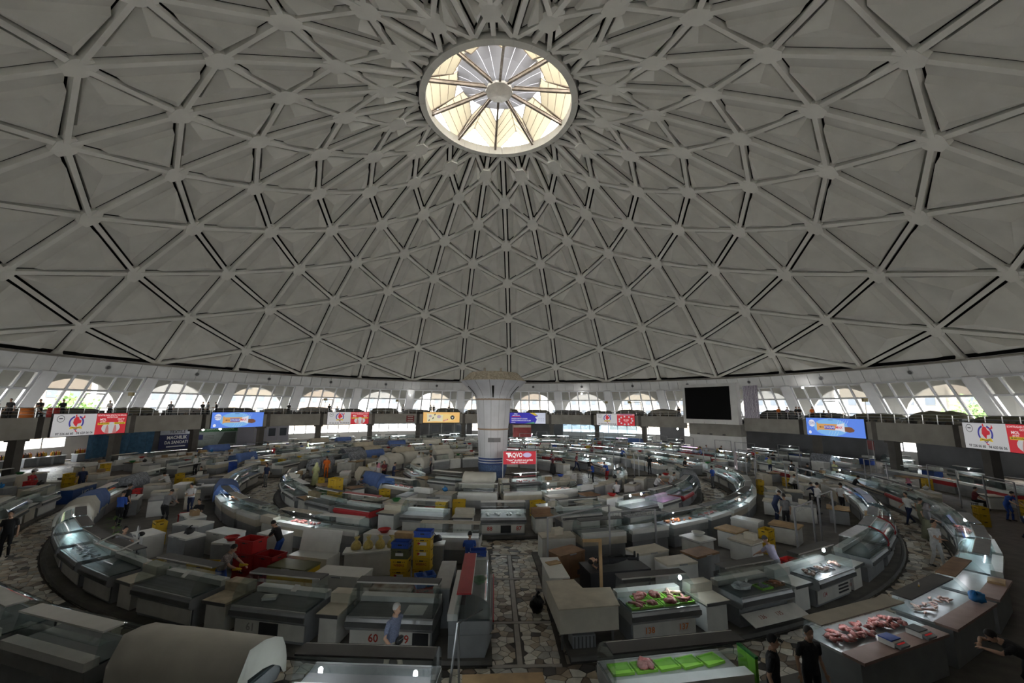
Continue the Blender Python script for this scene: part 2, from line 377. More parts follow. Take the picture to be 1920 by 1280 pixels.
# ------------------------------------------------------------------ gallery windows: 30 slanted bays, piers, arches outside
WT, WB = (55.0, EYE+3.95), (58.3, EYE-1.25)    # radius and height of the top and bottom of the slanted glazing
M_PANE = glass('window glass', (0.97, 0.985, 0.98), 0.95)
M_FROST = milky('dusty window glass', (0.20, 0.20, 0.185), 0.45, tint=(0.70, 0.70, 0.67), trans=0.5)
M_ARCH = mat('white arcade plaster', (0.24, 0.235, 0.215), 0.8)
def wpt(az0, az1, u, v, off=0.0):              # u along the bay chord, v from bottom to top of the glazing
    r, z = WB[0]+(WT[0]-WB[0])*v, WB[1]+(WT[1]-WB[1])*v
    return pol(r+off, az0, z).lerp(pol(r+off, az1, z), u)
TV = 0.60
for i in range(30):
    a0, a1 = PHI+i*12, PHI+(i+1)*12
    w = root('window_%d' % (i+1))
    us = [0.07, 0.235, 0.405, 0.62, 0.79, 0.93]
    fr = MB(); n = (wpt(a0, a1, 0.5, 0.5).normalized()); n.z = 0; n.normalize()
    for u in us: fr.bar(wpt(a0, a1, u, 0), wpt(a0, a1, u, 1), 0.26, 0.20, n)
    fr.build('mullions', M_ALU, w)
    fr = MB()
    for v in (0.0, TV, 0.99): fr.bar(wpt(a0, a1, 0.05, v), wpt(a0, a1, 0.95, v), 0.26, 0.24, n)
    fr.build('transoms', M_ALU, w)
    for c in range(5):
        for (v0, v1, m) in ((0.0, TV, M_PANE), (TV, 0.99, M_FROST)):
            MB().add([wpt(a0, a1, us[c], v0, 0.07), wpt(a0, a1, us[c+1], v0, 0.07), wpt(a0, a1, us[c+1], v1, 0.07), wpt(a0, a1, us[c], v1, 0.07)], [(0, 1, 2, 3)]).build('pane', m, w)
    if i % 3 == 2:                             # an opened casement
        fr = MB(); A, B, C, D = [wpt(a0, a1, u, v, -0.25) for u, v in ((us[2]+0.02, 0.12), (us[3]-0.02, 0.12), (us[3]-0.02, 0.52), (us[2]+0.02, 0.52))]
        for p, q in ((A, B), (B, C), (C, D), (D, A)): fr.bar(p, q, 0.14, 0.12, n)
        fr.build('casement', M_ALU, w)
    # arcade outside
    arc = []
    for s in range(13):
        t = pi*s/12; arc.append((0.5-0.41*cos(t), 0.02+0.74*sin(t)))
    r0, z0, z1 = 60.2, EYE-1.6, EYE+5.2
    def ap(u, v, off): 
        z = z0+(z1-z0)*v; return pol(r0+off, a0, z).lerp(pol(r0+off, a1, z), u)
    vs, fs = [], []
    outer = [(0.0, 0.02)]+[(max(0.0, min(1.0, 0.5-0.62*cos(pi*s/12))), 1.0) for s in range(1, 12)]+[(1.0, 0.02)]
    for (u, v), (uo, vo) in zip(arc, outer): vs += [ap(u, v, 0), ap(uo, vo, 0), ap(u, v, 0.5)]
    for s in range(12): b = s*3; fs += [(b, b+1, b+4, b+3), (b, b+3, b+5, b+2)]
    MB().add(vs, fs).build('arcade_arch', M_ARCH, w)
mb = MB(); mb.lathe([(56.0, EYE+5.45), (60.75, EYE+5.15), (61.2, EYE+5.15), (56.2, EYE+5.75)], 60, a0=R2(PHI), a1=R2(PHI+360)); struct(mb.build('roof_added_eaves', M_ARCH))  # eaves slab added to keep the arch spandrels dark
piers = root('wall_piers')
for i in range(30):
    a = PHI+i*12; p, q = pol(WB[0]-0.15, a, WB[1]-0.2), pol(WT[0]-0.15, a, WT[1]+0.1)
    n = pol(1, a)
    MB().bar(p, q, 1.35, 0.9, n, 0.15).build('pier', M_PIER, piers)
mb = MB(); mb.lathe([(58.5, EYE-1.6), (58.05, EYE-1.6), (58.05, EYE-1.15), (58.5, EYE-1.15)], 60); mb.build('window_ledge', M_WHITE, piers)

# ------------------------------------------------------------------ gallery slab, parapet, rail
GZ = EYE-1.5; GR = 42.15
gal = root('floor_gallery')
mb = MB(); mb.lathe([(GR+0.05, GZ), (58.6, GZ)], 90); mb.lathe([(58.6, GZ-0.35), (GR+0.05, GZ-0.35)], 90); mb.build('slab', M_SLAB, gal)
par = root('wall_parapet')
SCREEN_REL = (47.6, 60.4)
def vis(rel): return -108 < rel < 112
segs = []
for k in range(-5, 5):
    c = 5.7+24*k
    segs += [(c-5.9, c+5.9, 1), (c+6.5, c+17.5, 0)]
for (r0, r1, isb) in segs:
    if r0 > 46 and r1 < 61.5: continue
    mb = MB(); n = max(2, int((r1-r0)/2)); vs = []
    for s in range(n+1):
        a = PHI+r0+(r1-r0)*s/n
        vs += [pol(GR, a, EYE-3.12), pol(GR, a, EYE-1.22), pol(GR+0.35, a, EYE-1.22), pol(GR+0.35, a, EYE-3.12)]
    fs = [(0, 1, 2, 3), (4*n, 4*n+3, 4*n+2, 4*n+1)]
    for s in range(n):
        for q in range(4): fs.append((s*4+q, s*4+(q+1) % 4, s*4+4+(q+1) % 4, s*4+4+q))
    mb.add(vs, fs).build('parapet_panel', M_CONC, par)
for k in range(-5, 5):
    for d in (-6.2, 6.2, 17.8):
        a = 5.7+24*k+d
        if SCREEN_REL[0]-1 < a < SCREEN_REL[1]+1: continue
        MB().box((0, 0, 0), (0.55, 0.5, 2.0)).build('parapet_post', M_CONCD, par, pol(GR+0.22, PHI+a, EYE-2.15), -R2(PHI+a))
rail = root('trim_rail')
post_me = MB().tube([(0, 0, 0), (0, 0, 0.92)], 0.035, 6).mesh('rail_post', [M_RAIL])
for rel2 in range(-222, 226, 4):
    rel = rel2/2
    if SCREEN_REL[0] < rel < SCREEN_REL[1] or not vis(rel): continue
    put('rail_post', post_me, rail, pol(GR+0.18, PHI+rel, EYE-1.22))
for (lo, hi) in ((-110, 47.5), (60.5, 112)):
    for z, r in ((-0.32, 0.035), (-0.62, 0.02), (-0.92, 0.02)):
        n = int((hi-lo)/3); MB().tube([pol(GR+0.18, PHI+lo+(hi-lo)*s/n, EYE+z) for s in range(n+1)], r, 5).build('rail_bar', M_RAIL, rail)

# ------------------------------------------------------------------ under the gallery: columns, outer wall with openings
cols = root('wall_columns')
for i in range(30):
    a = PHI+i*12; rel = (i*12+180) % 360-180
    if not -118 < rel < 118: continue
    if 44 < rel < 64: continue
    MB().box((0, 0, 1.05), (0.75, 0.75, 4.0)).box((0, 0, 2.85), (1.1, 1.1, 0.4)).build('column', M_CONCD, cols, pol(44.2, a), -R2(a))
M_WALLG = mat('grey service wall', (0.20, 0.205, 0.22), 0.7, noise=0.2, scale=0.5)
M_LILAC = mat('pale lilac wall panel', (0.42, 0.42, 0.50), 0.7, noise=0.08, scale=0.5)
M_BLUEG = mat('bluish glass partition', (0.16, 0.22, 0.28), 0.25)
ow = root('wall_outer')
# stretches of the ground-floor outer wall: (rel start, rel end, kind)
OW = [(-118, -94, 'w'), (-94, -80, 'g'), (-80, -76, 'w'), (-76, -74, 'g'), (-74, -58, 's'), (-58, -52, 'l'), (-52, -22, 'g'), (-22, -9, 's'), (-9, -2, 'g'), (-2, 13, 's'),
      (13, 30, 'b'), (30, 35, 'g'), (35, 40, 's'), (40, 47, 'g'), (47, 73, 's'), (73, 76, 'g'), (76, 87, 's'), (87, 92, 'g'), (92, 118, 's')]
OWR = 56.5
for (r0, r1, kd) in OW:
    n = max(1, int((r1-r0)/4)); q = (r1-r0)/n
    for s in range(n):
        a0, a1 = PHI+r0+s*q, PHI+r0+(s+1)*q
        P = lambda u, z, off=0.0: pol(OWR+off, a0, z).lerp(pol(OWR+off, a1, z), u)
        nn = pol(1, (a0+a1)/2)
        if kd in 'wsl' :
            MB().bar(P(0, 1.65), P(1, 1.65), 5.1, 0.25, nn).build('wall_panel', {'w': M_WHITE, 's': M_WALLG, 'l': M_LILAC}[kd], ow)
        else:
            MB().bar(P(0, -0.05), P(1, -0.05), 1.7, 0.25, nn).build('dado', M_WHITE, ow)
            fr = MB()
            for u in (0.0, 0.5): fr.bar(P(u, 0.8), P(u, 4.2), 0.14, 0.12, nn)
            fr.bar(P(0, 2.9), P(1, 2.9), 0.12, 0.12, nn); fr.build('mullions', M_ALU, ow)
            for u in (0, 0.5):
                MB().add([P(u, 0.8, 0.06), P(u+0.5, 0.8, 0.06), P(u+0.5, 4.2, 0.06), P(u, 4.2, 0.06)], [(0, 1, 2, 3)]).build('pane', M_PANE if kd == 'g' else glass('blue glass', (0.35, 0.5, 0.62), 0.9), ow)
# the unseen side of the hall behind the camera: plain wall
mb = MB(); mb.lathe([(OWR, -0.9), (OWR, GZ-0.3)], 40, a0=R2(PHI+118), a1=R2(PHI+242)); mb.build('back_stretch', M_WHITE, ow)

# ------------------------------------------------------------------ the square outside and trees beyond the windows
mb = MB(); mb.lathe([(57, -0.93), (260, -0.93)], 60); struct(mb.build('ground_outside', mat('pale paving outside', (0.45, 0.44, 0.42), 0.9, noise=0.15, scale=0.2)))
M_LEAF = mat('tree leaves', (0.12, 0.22, 0.05), 0.7, noise=0.5, scale=3.0); M_BARK = mat('tree bark', (0.16, 0.12, 0.09), 0.9)
def tree(az, R, h, w, label):
    t = thing('tree', label, 'tree', pol(R, az), 0, 'trees outside the windows')
    rd = random.Random(int(az*10)); MB().tube([(0, 0, 0), (0.1, 0, h*0.35), (0, 0.2, h*0.7)], [0.3, 0.22, 0.1], 7).build('trunk', M_BARK, t)
    mb = MB()
    for s in range(900):
        a, b, c = rd.gauss(0, 0.42), rd.gauss(0, 0.42), rd.gauss(0, 0.36); P = Vector((a*w, b*w, h*0.68+c*h*0.42)); u = Vector((rd.random()-.5, rd.random()-.5, rd.random()-.5)).normalized()*0.34; v = u.orthogonal().normalized()*0.26
        mb.add([P-u, P-v, P+u, P+v], [(0, 1, 2, 3)])
    mb.build('crown', M_LEAF, t)
for az, R, h, w, l in ((-88, 70, 9, 4.5, 'leafy green tree outside the windows at the far left edge'), (-80, 74, 10, 5, 'leafy green tree outside the left gallery window behind the railing'), (-70, 80, 8, 4, 'leafy tree seen through the left windows near the blue drape'),
                       (74, 74, 9, 4, 'leafy green tree outside the gallery windows above the chocolate bar advert on the right'), (92, 70, 9, 4.5, 'leafy tree outside the windows at the right edge')):
    tree(PHI+az, R, h, w, l)
# dark town buildings, added in a ring to dim the view through the windows
M_TOWN = [mat('town wall '+n, c, 0.9, noise=0.1, scale=0.2) for n, c in (('brick', (.15, .125, .10)), ('grey', (.16, .16, .155)), ('sand', (.18, .16, .13)))]; M_TWIN = mat('town window', (.06, .07, .08), 0.3)
rdt = random.Random(4)
for i in range(19):
    az = PHI-104+i*11.6; R = rdt.uniform(100, 106); w = rdt.uniform(18, 19.6); h = rdt.uniform(13, 18); o = thing('town_building', 'dark building added outside the windows, %s from the left' % 'first second third fourth fifth sixth seventh eighth ninth tenth eleventh twelfth thirteenth fourteenth fifteenth sixteenth seventeenth eighteenth nineteenth'.split()[i], 'building', pol(R, az), -R2(az), 'town buildings outside')
    MB().box((0, 3, h/2), (w, 6, h)).build('walls', M_TOWN[i % 3], o); MB().box((0, 3, h+.25), (w+.6, 6.6, .5)).build('roof_slab', M_TOWN[(i+1) % 3], o)
    wm = MB().box((0, 0, 0), (1.6, .2, 1.7)).mesh('window_pane', [M_TWIN])
    for r in range(int(h/3.6)):
        for q in range(5): put('window_pane', wm, o, ((q-2)*w/5.4, -.02, 2.2+r*3.5))
# ------------------------------------------------------------------ portals guide the daylight through the openings
def portal(P, n, sx, sy):
    L = bpy.data.lights.new('daylight_portal', 'AREA'); L.shape = 'RECTANGLE'; L.size = sx; L.size_y = sy; L.cycles.is_portal = True
    o = bpy.data.objects.new('daylight_portal', L); COL.objects.link(o); o.location = P; o.rotation_euler = Vector(n).to_track_quat('-Z', 'Y').to_euler()
for i in range(30):
    a = PHI+i*12+6; d = pol(1, a)
    portal(pol(57.2, a, EYE+1.35), -d, 11.6, 6.2)
portal((0, 0, OC_Z+1.2), (0, 0, -1), 17, 17)
# ------------------------------------------------------------------ hall floor base and central column
mb = MB(); mb.lathe([(0.0, -0.02), (49.4, -0.02)], 90); 
def paving_mat():
    m = bpy.data.materials.new('crazy paving'); m.use_nodes = True; nt = m.node_tree; b = nt.nodes['Principled BSDF']
    tc = nt.nodes.new('ShaderNodeTexCoord'); v = nt.nodes.new('ShaderNodeTexVoronoi'); v.feature = 'DISTANCE_TO_EDGE'; v.inputs['Scale'].default_value = 2.4
    v2 = nt.nodes.new('ShaderNodeTexVoronoi'); v2.inputs['Scale'].default_value = 2.4
    nt.links.new(tc.outputs['Object'], v.inputs['Vector']); nt.links.new(tc.outputs['Object'], v2.inputs['Vector'])
    r = nt.nodes.new('ShaderNodeValToRGB'); r.color_ramp.elements[0].position = 0.03; r.color_ramp.elements[1].position = 0.06
    r.color_ramp.elements[0].color = (0, 0, 0, 1); r.color_ramp.elements[1].color = (1, 1, 1, 1); nt.links.new(v.outputs['Distance'], r.inputs[0])
    c = nt.nodes.new('ShaderNodeValToRGB'); c.color_ramp.elements[0].color = (0.12, 0.10, 0.08, 1); c.color_ramp.elements[1].color = (0.46, 0.41, 0.33, 1)
    sp = nt.nodes.new('ShaderNodeSeparateColor'); nt.links.new(v2.outputs['Color'], sp.inputs[0]); nt.links.new(sp.outputs[0], c.inputs[0])
    mx = nt.nodes.new('ShaderNodeMix'); mx.data_type = 'RGBA'; mx.inputs[6].default_value = (0.035, 0.03, 0.025, 1)
    nt.links.new(r.outputs[0], mx.inputs[0]); nt.links.new(c.outputs[0], mx.inputs[7]); nt.links.new(mx.outputs[2], b.inputs['Base Color']); b.inputs['Roughness'].default_value = 0.45
    return m
floor = struct(mb.build('floor', paving_mat()))
M_COLW = mat('white column cladding', (0.62, 0.63, 0.67), 0.45, noise=0.10, scale=1.0)
M_COLB = mat('blue column mosaic', (0.05, 0.10, 0.30), 0.4, noise=0.5, scale=9)
M_BAND = mat('brown band', (0.33, 0.24, 0.17), 0.6)
M_CAPW = mat('weathered beige cap', (0.52, 0.46, 0.36), 0.85, noise=0.45, scale=5)
def colr(z):
    pts = [(-1, 1.2), (0, 1.36), (1.3, 1.42), (4.0, 1.55), (6.95, 1.82), (7.3, 1.95), (7.8, 2.35), (8.3, 2.9), (8.8, 3.42)]
    for (z0, r0), (z1, r1) in zip(pts, pts[1:]):
        if z <= z1: return r0+(r1-r0)*(z-z0)/(z1-z0)
    return pts[-1][1]
column = root('column_central', (-0.12, 0, 0))
for i in range(14):
    a0, a1 = i*360/14+0.35, (i+1)*360/14-0.35
    def strip(zs, dr=0.0):
        mb = MB(); vs = []; fs = []
        for z in zs:
            for a in (a0, (a0+a1)/2, a1): vs.append(pol(colr(z)+dr, a+7, z))
        for q in range(len(zs)-1):
            for w in (0, 1): fs.append((q*3+w, q*3+w+1, q*3+w+4, q*3+w+3))
        return mb.add(vs, fs)
    strip([1.32, 2.6, 4.0]).build('cladding_strip', M_COLW, column)
    strip([4.05, 5.5, 6.95]).build('cladding_strip', M_COLW, column)
    if i % 2 == 0 and i in (4, 6, 8, 10):
        pass
    strip([7.0, 7.3, 7.8, 8.3, 8.8]).build('flared_strip', M_COLW, column)
core = MB(); core.lathe([(colr(z)-0.06, z) for z in (-0.92, 0.0, 1.3, 4.0, 6.95, 7.3, 7.8, 8.3, 8.8)], 28); core.build('column_core', M_GRATE, column)
MB().lathe([(1.15, -0.9), (1.30, -0.3), (1.42, 0.1), (1.45, 0.55), (1.45, 0.6)], 28, cap=False).build('mosaic_foot', mat('blue mosaic foot', (0.10, 0.17, 0.34), 0.5, noise=0.6, scale=14), column)
for s in range(3):
    z = 0.62+s*0.24
    MB().lathe([(1.44, z), (1.45, z+0.15), (1.40, z+0.155)], 28).build('blue_tile_band', M_COLB, column)
    MB().lathe([(1.425, z+0.15), (1.43, z+0.24)], 28).build('white_tile_band', mat('white tile', (0.6, 0.62, 0.66), 0.3), column)
for z in (4.0, 6.95): MB().lathe([(colr(z)+0.03, z-0.07), (colr(z)+0.05, z), (colr(z)+0.03, z+0.09)], 28).build('brown_band', M_BAND, column)
for i in range(12):
    a0, a1 = i*30+0.3, (i+1)*30-0.3
    MB().add([pol(3.42, a0, 8.78), pol(3.42, a1, 8.78), pol(2.5, a1, 9.68), pol(2.5, a0, 9.68)], [(0, 1, 2, 3)]).build('cap_segment', M_CAPW, column)
MB().lathe([(3.36, 8.76), (2.46, 9.62), (0.0, 9.62)], 24).build('cap_core', M_CAPW, column)
MB().lathe([(3.42, 8.74), (2.2, 8.7)], 24).build('cap_underside', M_COLW, column)
for a in (181, 243, 119):
    vs = [pol(colr(z)+0.03, a+d*(1.9+(0.6 if z > 7.6 else 0)), z) for z in (7.12, 7.4, 7.7, 8.0, 8.25) for d in (-1, 1)]
    MB().add(vs, [(2*k, 2*k+1, 2*k+3, 2*k+2) for k in range(4)]).build('vent_slot', M_DARK, column)
for s in (-1, 1):
    mb = MB(); mb.box((0, 0, 0), (0.62, 0.08, 0.42)); mb.box((0, -0.03, 0.0), (0.58, 0.1, 0.03)); 
    o = mb.build('vent_grille', mat('grille grey', (0.2, 0.2, 0.21), 0.6), column, pol(1.5, 174-s*12, 3.0), -R2(174-s*12))
for x in (-0.9, 0.7): MB().box((x, -2.2, 9.8), (0.22, 0.22, 0.4)).build('cap_stub', M_CAPW, column)

# the whole building is scaled about the camera's eye point to its true size
for o in list(COL.objects):
    if o.parent is None and o.type != 'CAMERA' and o is not floor:
        m = BM @ (o.matrix_basis.copy() if o.rotation_mode else o.matrix_basis.copy()); o.matrix_basis = m
        if o.name.split('.')[0] in ('tree', 'town_building'): o.location.z -= 0.78
floor.location = (0, CY, 0)
GZM = EYE+SB*(GZ-EYE)                           # gallery floor in metres
# ------------------------------------------------------------------ broken-stone paving of the aisles near the camera
STONES = [mat('stone '+n, c, 0.4, noise=0.25, scale=6) for n, c in (('cream', (0.60, 0.55, 0.45)), ('white', (0.68, 0.65, 0.57)), ('grey', (0.40, 0.38, 0.34)), ('tan', (0.47, 0.38, 0.27)), ('brown', (0.19, 0.14, 0.10)), ('black', (0.06, 0.055, 0.05)))]
GROUT = mat('dark grout', (0.05, 0.043, 0.035), 0.7, noise=0.3, scale=3)
def voronoi(u0, u1, v0, v1, s, rd):
    nu, nv = int((u1-u0)/s)+1, int((v1-v0)/s)+1; pts = {}
    for i in range(-1, nu+1):
        for j in range(-1, nv+1): pts[i, j] = (u0+(i+0.5+rd.uniform(-.48, .48))*s, v0+(j+0.5+rd.uniform(-.48, .48))*s)
    for (i, j), p in pts.items():
        if not (u0 < p[0] < u1 and v0 < p[1] < v1): continue
        poly = [(p[0]-s*1.6, p[1]-s*1.6), (p[0]+s*1.6, p[1]-s*1.6), (p[0]+s*1.6, p[1]+s*1.6), (p[0]-s*1.6, p[1]+s*1.6)]
        nb = [pts[i+a, j+b] for a in (-2, -1, 0, 1, 2) for b in (-2, -1, 0, 1, 2) if (a or b) and (i+a, j+b) in pts]
        cuts = [((p[0]+q[0])/2, (p[1]+q[1])/2, q[0]-p[0], q[1]-p[1]) for q in nb]+[(u0, 0, -1, 0), (u1, 0, 1, 0), (0, v0, 0, -1), (0, v1, 0, 1)]
        for (mx, my, dx, dy) in cuts:
            out = []; n = len(poly)
            for k in range(n):
                a, b = poly[k], poly[(k+1) % n]; da = (a[0]-mx)*dx+(a[1]-my)*dy; db = (b[0]-mx)*dx+(b[1]-my)*dy
                if da <= 0: out.append(a)
                if (da < 0 < db) or (db < 0 < da): t = da/(da-db); out.append((a[0]+(b[0]-a[0])*t, a[1]+(b[1]-a[1])*t))
            poly = out
            if len(poly) < 3: break
        if len(poly) >= 3: yield poly
rd = random.Random(5); cells = []
def shrink(poly, d):
    cx, cy = sum(p[0] for p in poly)/len(poly), sum(p[1] for p in poly)/len(poly); r = max(math.dist(p, (cx, cy)) for p in poly)
    k = max(0.5, 1-d/r); return [(cx+(x-cx)*k, cy+(y-cy)*k) for x, y in poly]
AX = 0.82
for (x0, x1) in ((-0.05, 0.62), (0.80, 1.72)):                      # radial aisle: two lanes beside a stone strip
    for (y0, y1) in ((23.9, 26.2), (26.35, 29.2), (29.35, 31.2)):
        for poly in voronoi(x0, x1, -y1, -y0, 0.24, rd): cells.append(shrink(poly, 0.014))
for (r0, r1, n0, n1, st) in ((25.95, 27.3, -80, 80, 1.35), (16.6, 18.4, -85, 85, 1.3)):
    for (a0, a1) in ((n0, 0.0), (0.0, n1)):
        L0, L1 = R2(a0)*r0/st, R2(a1)*r0/st
        for poly in voronoi(L0, L1, r0, r1, 0.235, rd):
            q = shrink(poly, 0.014); w = [ring(v, math.degrees(u*st/r0)) for u, v in q]
            cells.append([(p.x, p.y) for p in w])
for q in cells: 
    if sum(q[i][0]*q[(i+1) % len(q)][1]-q[(i+1) % len(q)][0]*q[i][1] for i in range(len(q))) < 0: q.reverse()
def cell_px(q):
    c = (sum(p[0] for p in q)/len(q), sum(p[1] for p in q)/len(q), 0); s = px_of(c)
    if s is None or not (0 < s[0] < 1920 and 0 < s[1] < 1285): return 0
    d = (Vector(c)-Vector((0, -42, EYE))).length
    hid = 1.0 if (-0.05 < c[0] < 1.75 or abs(s[0]-960) > 420) else 0.15
    return hid*abs(sum(q[i][0]*q[(i+1) % len(q)][1]-q[(i+1) % len(q)][0]*q[i][1] for i in range(len(q))))/d**3
cells.sort(key=lambda q: -cell_px(q))
F0 = len(COL.objects); rest = MB()
for i, q in enumerate(cells):
    k = rd.choices(range(6), (30, 22, 18, 16, 9, 5))[0] if math.hypot(*q[0]) > 40 else rd.choices(range(6), (24, 18, 20, 18, 12, 8))[0]
    if i < 300: MB().prism(q, 0.0, 0.012).build('paving_stone', STONES[k], floor)
    else: rest.prism(q, 0.0, 0.011, k)
tag(rest.build('paving_stones_remainder', STONES, floor), kind='stuff')
mb = MB()
for (r0, r1, n0, n1) in ((25.9, 27.35, -80, 80), (16.5, 18.45, -85, 85)):
    mb.lathe([(r0, -0.004), (r1, -0.004)], 60, (0, CY, 0), a0=R2(180-n1), a1=R2(180-n0))
mb.add([(-0.2, -33, -0.002), (1.85, -33, -0.002), (1.85, -22.5, -0.002), (-0.2, -22.5, -0.002)], [(0, 1, 2, 3)])
mb.build('grout_bed', GROUT, floor)
M_STRIP = mat('stone strip', (0.33, 0.30, 0.26), 0.45, noise=0.2, scale=3)
for (y0, y1) in ((23.9, 26.2), (26.35, 29.2), (29.35, 31.2)):
    MB().box((0.71, -(y0+y1)/2, 0.004), (0.13, y1-y0, 0.012)).build('paving_strip', M_STRIP, floor)
for y in (23.8, 26.27, 29.27, 31.25): MB().box((0.82, -y, 0.004), (1.8, 0.12, 0.012)).build('paving_strip', M_STRIP, floor)

for o in floor.children: o.location = (0, -CY, 0)
PZ = 0.10                                     # the stall blocks stand on low dark plinths
